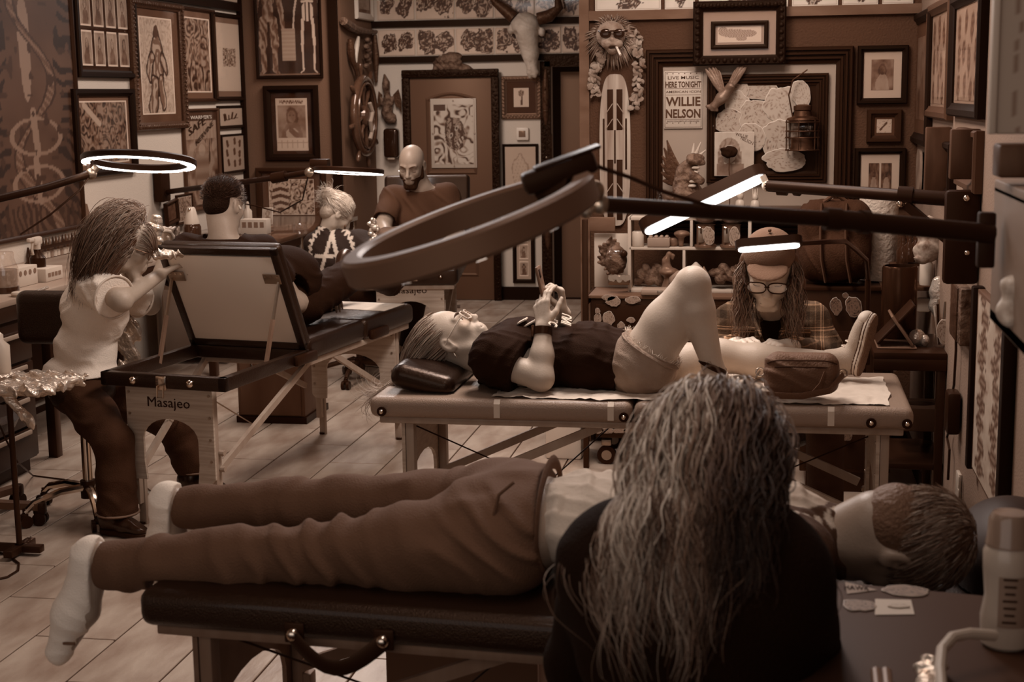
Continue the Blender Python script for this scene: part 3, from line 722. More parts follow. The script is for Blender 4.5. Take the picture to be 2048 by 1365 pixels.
def massage_table(name, label, loc, rz, L, W_, zt, leather, legm, panelm, wordside=None, pads=((-1, 0), (0, 1)), th=.075, braces=True):
    t = empty(name, loc, rz, label, 'massage table')
    for a, b in pads: pad((a*L/2+(.002 if a == 0 else 0), -W_/2, zt-th), (b*L/2-(.002 if b == 0 else 0), W_/2, zt), .028, 'pad', leather, t)
    MB().box((0, 0, zt-th-.012), (L-.06, W_-.06, .024), .004).obj('frame', legm, t)
    for s in (-1, 1):
        end_legs(t, s*(L/2-.11), W_-.1, zt-th-.02, legm, panelm)
        if braces:
            for q in (-1, 1): MB().bar((s*(L/2-.14), q*(W_/2-.09), .40), (s*.12, q*(W_/2-.09), zt-th-.03), .03, .018, (0, 1, 0)).obj('brace', legm, t)
            MB().tube([(s*(L/2-.14), -W_/2+.1, zt-.12), (s*.35, 0, .42), (s*.05, W_/2-.1, zt-.13)], .003, 6).obj('cable', m_blackp, t)
    return t
# middle table
T2 = massage_table('massage_table', 'taupe padded massage table on which the woman with a raised knee lies', (-.465, 5.23, 0), 0, 1.855, .66, .802, m_taupe, m_legw, m_ply)
for x in (-.925+.045, -.03, .03, .925-.135, .925-.02): studs(T2, [(x, -.331, .752)])
for x in (-.47, -.075, .66):
    MB().tube([(x, -.29, .8035), (x, -.318, .797), (x, -.3315, .775), (x, -.3325, .735)], .013, 8, flat=.1).obj('tape_strip', m_tape, T2) if False else MB().box((x, -.331, .763), (.022, .003, .05), .0005, seg=1).box((x, -.324, .7925), (.022, .004, .022), .0005, Matrix.Rotation(-.8, 3, 'X'), seg=1).obj('tape_strip', m_tape, T2)
def sheet(name, label, x0, x1, y0, y1, z, amp, mat, nx, ny, fold=None, cat='paper'):
    N = Noise2(17); u, v = np.meshgrid(np.linspace(0, 1, nx), np.linspace(0, 1, ny)); X = x0+(x1-x0)*u; Yv = y0+(y1-y0)*v
    Z = z+amp*np.abs(N(X*9+30, Yv*9+3))+amp*.8*np.abs(N(X*25+30, Yv*25)); Yv = Yv+.01*N(X*7+5, Yv*3); X = X+.01*N(X*3+9, Yv*8)
    P = np.stack([X, Yv, Z], -1).reshape(-1, 3); i = (np.arange(ny-1)[:, None]*nx+np.arange(nx-1)[None]).ravel()
    return tag(mesh_np(name, P, np.stack([i, i+1, i+nx+1, i+nx], 1), mat), label, cat)
sheet('table_paper', 'crumpled white paper spread under the lying woman and her shoes', -.96, .395, 4.93, 5.42, .8035, .007, m_paper, 130, 46)
# near table
T1 = massage_table('massage_table', 'dark leather massage table under the man lying face down', (-.41, 3.155, 0), math.radians(-4), 1.86, .66, .785, m_leather, m_legd, M('dark_plywood', .10, .5, var=.2, vscale=14), pads=((-1, 1),), th=.085)
st = MB(); 
for k in range(9): pass
x0, x1 = -.56, -.36
o = MB().tube([(x0+(x1-x0)*i/10, -.345-.02*math.sin(math.pi*i/10), .715-.055*math.sin(math.pi*i/10)) for i in range(11)], .018, 8, flat=.2).obj('carry_strap', m_blackp, T1)
for x in (x0, x1):
    MB().box((x, -.333, .718), (.045, .008, .045), .004).obj('strap_plate', m_blackp, o)
    MB().sph((x, -.342, .718), .015).obj('strap_button', m_steel, o)
for p in pad and ():
    pass
tag(pad((-.02, 0, 0), (0, 0, 0), 0, 'x', m_leather, None), None) if False else None
# head cushion at its right end
s = Soft(.008); c = at(1995, 1090, Y=3.16); s.ell((.53, 3.25, .80), (.145, .25, .15), k=.03); s.cut((0, 0, .787), (0, 0, -1))
o = s.obj('head_cushion', M('cushion_leather', .012, .5)); tag(o, 'round dark leather cushion at the head of the near table', 'cushion')
# left table with the raised backrest
u3 = (.985, -.173)
ang3 = math.radians(-9.7)
T3 = empty('massage_table', (-2.538, 5.762, 0), ang3, 'dark massage table with its grey backed headrest raised behind the man in black', 'massage table')
T3.rotation_euler = (0, 0, ang3)    # local x to the right, y away along the table
W3, L3, H3 = .613, 1.97, .70
mb = MB()
for s_ in (-1, 1): mb.box((s_*(W3/2-.02), .37, .665), (.04, .74, .06), .006)
mb.box((0, .02, .665), (W3, .04, .06), .006).box((0, .735, .665), (W3, .04, .06), .006)
mb.obj('head_frame', m_leather, T3)
pad((-W3/2, .75, .635), (W3/2, 1.36, .742), .03, 'pad', m_leather, T3); pad((-W3/2, 1.365, .635), (W3/2, L3, .742), .03, 'pad', m_leather, T3)
MB().box((0, 1.36, .62), (W3-.05, 1.18, .03), .004).obj('frame', m_legw, T3)
MB().box((0, 1.78, .7435), (W3-.06, .26, .004), .001).obj('paper_cover', m_paper, T3)
# backrest: hinged at local y .74, leaning back over the near end
tilt = math.radians(27); Rb = Matrix.Translation((0, .735, .70)) @ Matrix.Rotation(tilt, 4, 'X')
def back(mb, name, mat, par=T3, sm=40): return mb.obj(name, mat, par, sm, mw=None)
B3 = D.objects.new('backrest', None)
mb = MB(); mb.box((0, .032, .275), (W3, .055, .55), .025, seg=4); B3 = mb.obj('backrest', m_leather, T3, 50); B3.matrix_local = Rb
mb = MB(); mb.box((0, -.004, .27), (W3-.07, .012, .47), .003); mb.obj('back_board', m_board, B3)
mb = MB()
for s_ in (-1, 1): mb.box((s_*(W3/2-.018), -.006, .275), (.036, .022, .55), .005)
mb.box((0, -.006, .018), (W3, .022, .036), .005).box((0, -.006, .532), (W3, .022, .036), .005); mb.obj('back_frame', m_leather, B3)
for s_ in (-1, 1):
    o = MB().box((s_*(W3/2-.06), -.019, .395), (.085, .004, .05), .001).obj('bracket', m_dsteel, B3)
    for dx in (-.03, 0, .03): MB().cyl((s_*(W3/2-.06)+dx, -.021, .41), (s_*(W3/2-.06)+dx, -.024, .41), .005, n=8).obj('rivet', m_steel, o)
    MB().box((s_*.12, -.012, .0), (.11, .004, .03), .001).obj('hinge', m_dsteel, B3)
    p1 = Rb @ Vector((s_*(W3/2-.03), -.02, .38)); p2 = Vector((s_*(W3/2-.035), .40, .66)); pm = p1.lerp(p2, .48)
    o = MB().bar(p1, pm, .016, .008, (1, 0, 0)).obj('prop_bar', m_dsteel, T3); MB().bar(pm+(p1-pm)*.1, p2, .022, .012, (1, 0, 0)).obj('prop_sleeve', m_legd, o)
# near end panel with lettering, facing the camera
def cross_panel(T, y, W_, ztop, zbot, word=True, a=.32):
    pts = [(-W_/2, ztop), (-W_/2, zbot+.02), (-W_/2+.02, zbot), (-W_/2+.085, zbot), (-W_*a, zbot+.08)]; tp = ztop-.14
    for i in range(13): th = math.pi*(1-i/12); pts.append((W_*a*math.cos(th), tp-.09+.09*math.sin(th)))
    pts += [(W_*a, zbot+.08), (W_/2-.085, zbot), (W_/2-.02, zbot), (W_/2, zbot+.02), (W_/2, ztop)]
    m = Matrix(((1, 0, 0, 0), (0, 0, 1, y), (0, 1, 0, 0), (0, 0, 0, 1)))
    o = MB().prism(pts, -.006, .006, m).obj('end_panel', m_ply, T, 0)
    for s_ in (-1, 1):
        for k in range(4):
            z = ztop-.03-.095*k; MB().cyl((s_*(W_/2-.016), y-.006, z), (s_*(W_/2-.016), y-.010, z), .006, n=8).obj('rivet', m_dsteel, o)
    if word: text('lettering', 'Masajeo', .07, m_ink, basis((0, y-.0075, ztop-.075), (1, 0, 0), (0, 0, 1)), o, width=W_*.49, height=.056)
    return o
def cross_legs(T, y, W_, ztop, back_, zl=.36, feet=True):
    for s_ in (-1, 1):
        x = s_*(W_/2-.018); o = MB().box((x, y+.022, (ztop+.10)/2), (.032, .03, ztop-.10), .003).obj('leg', m_legw, T)
        MB().box((x-s_*.004, y+.048, zl/2), (.036, .022, zl), .003).obj('leg_extension', m_legw, o)
        for z in (.28, .35): MB().cyl((x+s_*.018, y+.04, z), (x+s_*.04, y+.04, z), .013, n=10).obj('knob', m_legw, o)
        MB().cyl((x, y+.045, .012), (x, y+.045, 0), .018, n=10).obj('rubber_foot', m_blackp, o)
cross_panel(T3, .05, .425, .635, .22); cross_legs(T3, .05, .425, .63, True)
for s_ in (-1, 1):
    MB().bar((s_*.19, .12, .27), (s_*.27, .80, .62), .03, .02, (1, 0, 0)).obj('brace', m_legw, T3)
    MB().bar((s_*.25, 1.75, .30), (s_*.27, 1.05, .62), .028, .018, (1, 0, 0)).obj('brace', m_legw, T3)
    MB().tube([(s_*.20, .08, .58), (s_*.19, .42, .40), (s_*.27, .78, .60)], .003, 6).obj('cable', m_dsteel, T3)
    MB().sph((s_*.14, -.004, .665), .018, 10, 6).obj('corner_stud', m_steel, T3)
mb = MB(); mb.box((0, -.005, .66), (.05, .012, .06), .004).tube([(-.015, -.014, .65), (-.015, -.018, .60), (.015, -.018, .60), (.015, -.014, .65)], .004, 6); mb.obj('latch', m_steel, T3)
cross_panel(T3, L3-.14, .50, .615, .22, False); cross_legs(T3, L3-.12, .50, .61, False)
MB().box((W3/2+.008, 1.50, .655), (.03, .20, .05), .012).obj('carry_handle', m_blackp, T3)
MB().box((W3/2+.008, .70, .66), (.03, .20, .05), .012).obj('carry_handle', m_blackp, T3)
# the far table
ang4 = math.radians(8.5)
T4 = empty('massage_table', (-2.255, 8.95, 0), ang4, 'dark massage table on which the bald man sits, lettered end panel toward us', 'massage table'); 
pad((-.31, 0, .665), (.31, .92, .78), .03, 'pad', m_leather, T4); pad((-.31, .925, .665), (.31, 1.35, .78), .03, 'pad', m_leather, T4)
MB().box((0, .68, .65), (.56, 1.3, .03), .004).obj('frame', m_legw, T4)
cross_panel(T4, .05, .43, .70, .24); cross_legs(T4, .05, .43, .66, True); cross_panel(T4, 1.22, .43, .64, .24, False); cross_legs(T4, 1.22, .43, .64, True)
for s_ in (-1, 1):
    MB().bar((s_*.19, .12, .30), (s_*.24, .62, .64), .03, .02, (1, 0, 0)).obj('brace', m_legw, T4); MB().bar((s_*.19, 1.15, .30), (s_*.24, .74, .64), .03, .02, (1, 0, 0)).obj('brace', m_legw, T4)
MB().box((.04, -.012, .72), (.03, .016, .05), .004).obj('latch', m_steel, T4)
studs(T4, [(-.12, 0, .72), (.2, 0, .72)])
Rk = Matrix.Translation((0, 1.36, .72)) @ Matrix.Rotation(math.radians(-14), 4, 'X')
o = MB().box((0, .03, .28), (.62, .07, .60), .03, seg=4).obj('backrest', m_leather, T4, 50); o.matrix_local = Rk
MB().box((0, .07, .27), (.5, .015, .48), .003).obj('back_board', m_board, o)

# ------------------------------------------------------------------ wheeled stools
def stool_base(t, R, n=5, mat=None, zt=.11, col=.30, rot=0.0, capm=None):
    mat = mat or m_steel; MB().cyl((0, 0, zt-.03), (0, 0, zt+.05), .035, n=16).obj('hub', capm or m_blackp, t)
    for k in range(n):
        a = 2*math.pi*k/n+rot; c, s_ = math.cos(a), math.sin(a)
        l = MB().tube([(.03*c, .03*s_, zt+.02), (R*.45*c, R*.45*s_, zt+.02), (R*.85*c, R*.85*s_, zt-.01), (R*c, R*s_, zt-.045)], [.018, .017, .016, .014], 8).obj('base_leg', mat, t)
        w = MB().cyl((R*c, R*s_, .06), (R*c, R*s_, .085), .009, n=8); px, py = -s_, c
        for q in (-1, 1): w.cyl((R*c+q*.008*px, R*s_+q*.008*py, .028), (R*c+q*.026*px, R*s_+q*.026*py, .028), .028, n=14)
        w.box((R*c, R*s_, .05), (.03, .03, .03), .008); w.obj('caster', m_blackp, l)
    MB().cyl((0, 0, zt+.05), (0, 0, zt+col), .022, .02, n=14).obj('gas_lift', mat, t)
def stool(label, loc, seat_z, R=.28, sr=.19, rot=0.0, legmat=None, backrest=None, seat=True):
    t = empty('wheeled_stool', (*loc, 0), rot, label, 'stool'); stool_base(t, R, mat=legmat, col=seat_z-.11-.08)
    MB().lathe([(.03, seat_z-.085), (sr*.9, seat_z-.08), (sr, seat_z-.05), (sr, seat_z-.02), (sr*.93, seat_z), (.02, seat_z+.004)], 28).obj('seat', m_leather, t, 50)
    return t
st1 = stool('chrome based stool under the woman in the white shirt', (-3.02, 6.0), .60, R=.30, sr=.145, rot=.25)
o = MB(); c = at(95, 640, Y=5.98); 
s = Soft(.008); cc = at(100, 635, Y=6.05); s.box((cc[0]+.01-0, cc[1], cc[2]), (.16, .045, .12), rad=.04); 
bk = s.obj('backrest', m_leather); bk.parent = st1; bk.matrix_parent_inverse = (Matrix.Translation(st1.location) @ Matrix.Rotation(st1.rotation_euler.z, 4, 'Z')).inverted()
def w2l(p): return Matrix.Rotation(-st1.rotation_euler.z, 3, 'Z') @ (Vector(p)-st1.location)
MB().tube([w2l((cc[0]+.02, cc[1]+.02, cc[2]-.06)), w2l((cc[0]+.05, cc[1], .6)), w2l((-3.05, 6.0, .52)), w2l((-3.0, 5.98, .53))], .012, 8).obj('back_stem', m_blackm, st1)
st3 = stool('black stool on casters under the ponytailed tattooer', (-2.66, 9.18), .50, R=.29, rot=.9, legmat=m_blackm)
st6 = stool('low wheeled stool under the tattooer in plaid', (-.02, 6.02), .50, R=.27, rot=.2, legmat=m_blackm)
st8 = stool('stool under the long haired woman in front', (-.12, 2.28), .55, R=.27, rot=.5)
# stray base at the left edge of the frame
p = at(-60, 1050, Z=0)
t = empty('wheeled_chair', (p[0], p[1], 0), .12, 'low wheeled chair base with flat brown legs at the left edge of the floor', 'chair'); 
for k in range(5):
    a = 2*math.pi*k/5; c, s_ = math.cos(a), math.sin(a); R = .32
    l = MB().bar((0, 0, .10), (R*c, R*s_, .085), .05, .03).obj('base_leg', M('brown_plastic', .06, .4), t)
    w = MB().box((R*c, R*s_, .075), (.055, .05, .06), .015); px, py = -s_, c
    for q in (-1, 1): w.cyl((R*c+q*.008*px, R*s_+q*.008*py, .03), (R*c+q*.026*px, R*s_+q*.026*py, .03), .03, n=14)
    w.obj('caster', m_blackp, l)
MB().cyl((0, 0, .10), (0, 0, .42), .025).obj('gas_lift', m_blackm, t); MB().lathe([(.03, .42), (.22, .43), (.24, .47), (.22, .5), (.02, .51)], 24).obj('seat', m_leather, t, 50)

# ------------------------------------------------------------------ left counter
XC = -3.64
m_top = M('worn_counter_top', .22, .45, var=.25, vscale=7, stretch=(1, .2, 1))
CN = empty('counter_desk', (-4.03, 7.0, 0), 0, 'long desk with a pale wooden top and black drawer front along the left wall', 'desk')
def C(lo, hi, name, mat, par=CN, bev=.003):
    lo, hi = np.array(lo, float), np.array(hi, float); c = (lo+hi)/2-np.array(CN.location); return MB().box(c, hi-lo, bev).obj(name, mat, par)
C((XL+.01, 4.9, .865), (XC, 9.3, .895), 'top', m_top)
for k, (a, b) in enumerate(((4.9, 6.95), (6.96, 9.3))):
    o = C((XC-.03, a, .79), (XC-.004, b, .866), 'drawer', m_blackp)
    for f in (.3, .7): 
        y = a+(b-a)*f; MB().sph((XC+.008-CN.location.x, y-7.0, .83), .012, 10, 6).obj('knob', m_steel, o)
for y in (4.95, 7.0, 9.25): C((XC-.08, y-.03, 0), (XC-.03, y+.03, .79), 'leg', m_blackm); C((XL+.03, y-.03, 0), (XL+.08, y+.03, .79), 'leg', m_blackm)
C((XL+.01, 4.9, .05), (XL+.05, 9.3, .8), 'back_board', M('dark_board', .02, .6))
# drawer cabinets under it
for i, y in enumerate((5.35, 6.35)):
    t = empty('drawer_cabinet', (XC-.27, y, 0), 0, ('black drawer cabinet under the desk nearest us', 'black drawer cabinet under the desk behind the white shirted woman')[i], 'cabinet')
    MB().box((0, 0, .42), (.5, .8, .70), .006).box((0, 0, .035), (.44, .74, .07)).obj('body', m_blackp, t)
    for k in range(4):
        z = .16+.165*k; o = MB().box((.258, 0, z), (.02, .76, .15), .004).obj('drawer', m_blackp, t)
        MB().box((.272, 0, z+.055), (.014, .62, .022), .004).obj('handle', M('pale_handle', .25, .4), o)
# right station in the left corner, further desk
CN2 = empty('counter_desk', (-3.95, 10.2, 0), 0, 'far workstation desk with a glossy black top before the anatomy wall', 'desk')
xq = at(590, 470, Z=.86)
MB().box((0.10, .55, .845), (.85, 2.3, .035), .004).obj('top', M('glossy_black_top', .05, .12, coat=.5), CN2)
MB().box((.50, .55, .80), (.02, 2.3, .05)).obj('rail', m_blackm, CN2)
for x, y in ((.49, -.55), (.49, 1.65), (-.28, -.55), (-.28, 1.65), (.49, .25)): MB().box((x, y, .41), (.045, .045, .83), .003).obj('leg', m_dsteel, CN2)
MB().box((-.05, .55, .42), (.5, 2.2, .7), .004).obj('cupboard', M('pale_cupboard', .2, .6), CN2)

# ------------------------------------------------------------------ boxes seen through the left table
for lab, x0, x1, y0, zt, sh in (('brown wooden cabinet behind the raised backrest', -3.02, -2.62, 7.9, .62, .075),):
    t = empty('cabinet', ((x0+x1)/2, y0+.2, 0), 0, lab, 'cabinet'); MB().box((0, 0, zt/2+.02), (x1-x0, .4, zt-.04), .005).obj('body', M('walnut_cabinet', .07, .45, var=.2, vscale=9, stretch=(1, 1, .2)), t)
    MB().box((0, -.205, zt/2), (x1-x0-.04, .015, zt-.1), .004).obj('door', MATS['walnut_cabinet'], t); MB().box((0, 0, .02), (x1-x0+.02, .42, .04)).obj('plinth', m_blackp, t); MB().box((-.1, -.22, zt*.5), (.012, .015, .1), .004).obj('handle', m_steel, t)

# ------------------------------------------------------------------ ring lamps
m_led = M_emit('led_diffuser', 9.0, (1, .92, .87)); m_ledb = M_emit('led_bar_diffuser', 5.0, (1, .92, .87))
m_lamp = M('matt_black_lamp', .010, .42)
def annulus(R, r, z0, z1, n=64):
    return MB().lathe([(r, z0), (R, z0), (R, z1), (r, z1), (r, z0)], n)
def ringmesh(mb, R, r, z0, z1, bev=.006, n=72):
    pr = [(r, z0), (R-bev, z0), (R, z0+bev), (R, z1-bev), (R-bev, z1), (r+bev, z1), (r, z1-bev)]; rings = []
    for q, z in pr: rings.append([mb.bm.verts.new((q*math.cos(2*math.pi*k/n), q*math.sin(2*math.pi*k/n), z)) for k in range(n)])
    for i in range(len(pr)):
        a, b = rings[i], rings[(i+1) % len(pr)]
        for k in range(n): mb.bm.faces.new((a[k], a[(k+1) % n], b[(k+1) % n], b[k]))
    return mb
def ring_lamp(label, c, nrm, ax, R, w, t, lit=True, group=None, lead=.004, inset=.005, mat=None):
    """c centre, nrm the upward normal of the ring, ax a direction in its plane"""
    c = Vector(c); z = Vector(nrm).normalized(); x = (Vector(ax)-z*Vector(ax).dot(z)).normalized(); y = z.cross(x)
    T = D.objects.new('ring_lamp', None); COL.objects.link(T); tag(T, label, 'lamp', group)
    T.matrix_world = Matrix(((x.x, y.x, z.x, c.x), (x.y, y.y, z.y, c.y), (x.z, y.z, z.z, c.z), (0, 0, 0, 1)))
    ringmesh(MB(), R, R-w, -t/2, t/2).obj('ring_housing', mat or m_lamp, T, 40)
    ringmesh(MB(), R-inset, R-w+inset, -t/2-lead, -t/2+.002, .0003).obj('led_strip', m_led if lit else M('led_off', .6, .4), T, 40)
    for k in range(10):
        a = 2*math.pi*(k+.5)/10; MB().box(((R-w/2)*math.cos(a), (R-w/2)*math.sin(a), -t/2-lead-.001), (.012, .016, .006 if lead > .001 else .0006), .001, Matrix.Rotation(a, 3, 'Z')).obj('clip', M('clear_clip', .4, .3), T)
    return T
def world_part(mb, name, mat, T, sm=35):
    o = mb.obj(name, mat, None, sm); o.parent = T; o.matrix_parent_inverse = T.matrix_world.inverted(); return o
def arm(T, pts, r, clamps=()):
    o = world_part(MB().tube(pts, r, 12), 'arm', m_lamp, T)
    for p, q, rr in clamps: 
        k = MB().cyl(p, q, rr, n=16).obj('clamp', m_lamp, None); k.parent = o; k.matrix_parent_inverse = o.matrix_world.inverted() if False else T.matrix_world.inverted() @ Matrix.Identity(4) if False else Matrix.Identity(4)
        k.parent = T; k.matrix_parent_inverse = T.matrix_world.inverted()
    return o
# left lamp
c = at(278, 322, Y=6.05); tl = math.radians(11)
LA = ring_lamp('lit white ring lamp above the woman in the white shirt', c, (0.01, math.sin(tl)*1.0, math.cos(tl)), (1, 0, 0), .245, .042, .03)
LA.matrix_world = Matrix.Translation(c) @ Matrix.Rotation(-tl, 4, 'X')
bpy.context.view_layer.update()
p1, p2, p3 = at(182, 348, Y=5.98), at(90, 376, Y=5.8), at(-120, 425, Y=5.55)
arm(LA, [p1, p2, p3, V3(XL+.05, 5.35, p3[2])], .017); world_part(MB().box((XL+.035, 5.35, p3[2]), (.06, .12, .22), .012), 'wall_bracket', m_lamp, LA); world_part(MB().sph(p1, .025).cyl(p1, p1+V3(.02, .02, .03), .016), 'joint', m_dsteel, LA); world_part(MB().bar(p1+V3(.0, .0, .01), c+V3(-.22, -.02, .012), .03, .02), 'joint_arm', m_lamp, LA)
world_part(MB().tube([p1, at(160, 380, Y=5.9), at(100, 430, Y=5.8), at(40, 470, Y=5.7)], .004, 6), 'cable', m_blackp, LA)
# clamp post for it, out of frame at the left
# second lamp on a wall bracket
c = at(698, 341, Y=9.05); tl = math.radians(5.5)
LB = ring_lamp('thin lit ring lamp above the ponytailed tattooer, seen edge on', c, (0, 0, 1), (1, 0, 0), .222, .04, .032); LB.matrix_world = Matrix.Translation(c) @ Matrix.Rotation(-tl, 4, 'X') @ Matrix.Rotation(math.radians(2.5), 4, 'Y'); bpy.context.view_layer.update()
w0 = at(318, 368, X=XL+.02); pe = at(335, 384, Y=w0[1]-.02); pj = at(555, 355, Y=9.2); p1 = at(618, 345, Y=9.08)
arm(LB, [pe, pj, p1], .019); world_part(MB().cyl(at(545, 357, Y=9.2), at(572, 352, Y=9.18), .035, n=16), 'clamp', m_lamp, LB)
world_part(MB().box(at(640, 326, Y=9.05), (.12, .08, .05), .01), 'driver_box', m_lamp, LB); world_part(MB().sph(p1, .03), 'joint', m_dsteel, LB)
o = world_part(MB().box((XL+.042, w0[1], w0[2]), (.07, .16, .26), .015), 'wall_bracket', m_lamp, LB)
world_part(MB().bar((XL+.05, w0[1], w0[2]-.06), pe, .05, .05), 'bracket_joint', m_lamp, LB)
world_part(MB().tube([p1, at(605, 400, Y=9.3), at(560, 425, Y=9.5), at(510, 412, Y=9.6), at(490, 408, Y=9.6)], .005, 6), 'cable', m_blackp, LB)
# near lamp seen from above
c = at(940, 457, Y=2.36); sl = math.radians(20); el = math.radians(7.5)
vv = (c-CO)/np.linalg.norm(c-CO); A = math.cos(sl)*cr+math.sin(sl)*cu; A = A-vv*(A@vv); A /= np.linalg.norm(A); Bp = np.cross(A, vv); Bp = Bp if Bp[2] > 0 else -Bp; nn = math.cos(el)*Bp-math.sin(el)*vv
LC = ring_lamp('large dark ring lamp close to us, seen from above and out of focus', c, nn, A, .218, .036, .046, lead=.0006, inset=.013, mat=M('lamp_housing_as_lit', .07, .45)); bpy.context.view_layer.update()  # paler than the other lamp housings: light falling on it put into the colour
ez = Vector(nn); ex = Vector(A); ey = ez.cross(ex)
hb = Vector(at(1118, 345, Y=2.42)); Rm = Matrix((ex, ey, ez)).transposed()
world_part(MB().box(hb, (.125, .055, .036), .008, Rm).box(hb+ex*.02+ez*.019, (.115, .05, .006), .003, Rm), 'driver_box', m_lamp, LC)
world_part(MB().bar(hb, Vector(c)+ex*.14, .05, .02), 'yoke', m_lamp, LC)
pa = at(1200, 409, Y=2.45); pz = at(1985, 468, Y=2.74)
arm(LC, [pa, at(1680, 440, Y=2.66)], .0135, [(at(1650, 438, Y=2.65), at(1680, 440, Y=2.66), .020), (at(1720, 444, Y=2.67), at(1735, 445, Y=2.68), .021)])
world_part(MB().tube([at(1670, 439, Y=2.655), pz], .0175, 12), 'arm_sleeve', m_lamp, LC)
world_part(MB().sph(pa, .017).cyl(pa, at(1172, 422, Y=2.43), .008).sph(at(1172, 422, Y=2.43), .013).sph(at(1188, 382, Y=2.43), .018), 'joint', m_dsteel, LC)
world_part(MB().box(at(1972, 480, Y=2.755), (.03, .03, .10), .004), 'wall_bracket', m_lamp, LC)
world_part(MB().tube([at(1185, 330, Y=2.43), at(1260, 355, Y=2.45), at(1330, 385, Y=2.46), at(1420, 412, Y=2.49)], .004, 6), 'cable', m_blackp, LC)
# bar lamps of the plaid tattooer
def bar_lamp(label, p0, p1, wd, th, tilt):
    p0, p1 = Vector(p0), Vector(p1); x = (p1-p0).normalized(); L = (p1-p0).length
    view = (Vector(CO)-(p0+p1)/2).normalized(); up = (x.cross(view)).normalized() if x.cross(view).z < 0 else (view.cross(x)).normalized()
    if up.z < 0: up = -up
    back_ = x.cross(up); T = D.objects.new('bar_lamp', None); COL.objects.link(T); tag(T, label, 'lamp')
    fwd = back_ if back_.dot(view) > 0 else -back_
    led = (fwd*math.sin(tilt)-up*math.cos(tilt)).normalized(); z = -led; y = z.cross(x).normalized()
    c = (p0+p1)/2; T.matrix_world = Matrix(((x.x, y.x, z.x, c.x), (x.y, y.y, z.y, c.y), (x.z, y.z, z.z, c.z), (0, 0, 0, 1)))
    def capsule(L, w, n=8): return [(L/2-w/2+w/2*math.cos(a), w/2*math.sin(a)) for a in np.linspace(-math.pi/2, math.pi/2, n)]+[(-L/2+w/2+w/2*math.cos(a), w/2*math.sin(a)) for a in np.linspace(math.pi/2, 1.5*math.pi, n)]
    MB().prism(capsule(L+.02, wd+.012), 0, th).obj('housing', m_lamp, T, 30); MB().prism(capsule(L, wd), -.004, .001).obj('led_panel', m_ledb, T, 30)
    bpy.context.view_layer.update(); return T
LD = bar_lamp('long lit bar lamp slanting across in front of the shelves', at(1290, 466, Y=5.75), at(1530, 352, Y=5.75), .075, .045, math.radians(26))
pj = at(1535, 372, Y=5.72); world_part(MB().sph(pj, .022).cyl(at(1525, 352, Y=5.73), pj, .013), 'joint', M('cream_joint', .4, .3), LD)
pk = at(1950, 402, Y=5.35)
arm(LD, [pj, at(1800, 391, Y=5.42)], .022, [(at(1555, 377, Y=5.71), at(1575, 378, Y=5.70), .026), (at(1590, 378, Y=5.69), at(1600, 379, Y=5.68), .026), (at(1796, 391, Y=5.42), at(1826, 393, Y=5.41), .034)])
world_part(MB().tube([at(1800, 391, Y=5.42), pk], .026, 12), 'arm_sleeve', m_lamp, LD)
world_part(MB().sph(at(1800, 407, Y=5.40), .014).sph(at(1816, 407, Y=5.40), .014), 'clamp_screws', m_steel, LD)
bk_ = at(1932, 450, Y=5.32); bz0, bz1 = at(1925, 568, Y=5.3)[2], at(1925, 380, Y=5.3)[2]
world_part(MB().box((XR-.06, 5.3, (bz0+bz1)/2), (.12, .05, bz1-bz0), .015), 'wall_bracket', m_lamp, LD)
world_part(MB().bar(at(1812, 410, Y=5.4), at(1895, 480, Y=5.33), .022, .03), 'brace', m_lamp, LD)
world_part(MB().sph(at(1933, 397, Y=5.26), .012).sph(at(1934, 506, Y=5.26), .010), 'bracket_screws', m_steel, LD)
LE = bar_lamp('short lit bar lamp in front of the tattooer\'s cap', at(1476, 500, Y=5.22), at(1600, 490, Y=5.22), .045, .03, math.radians(22))
g = [at(1602, 487, Y=5.23), at(1650, 484, Y=5.3), at(1690, 483, Y=5.45), at(1712, 500, Y=5.7), at(1733, 520, Y=5.9), at(1736, 560, Y=6.0), at(1736, 640, Y=6.05)]
world_part(MB().tube(g, .009, 8), 'gooseneck', m_blackm, LE); world_part(MB().cyl(at(1736, 560, Y=6.0), (at(1736, 640, Y=6.05)[0], 6.05, .74), .012), 'post', m_blackm, LE)
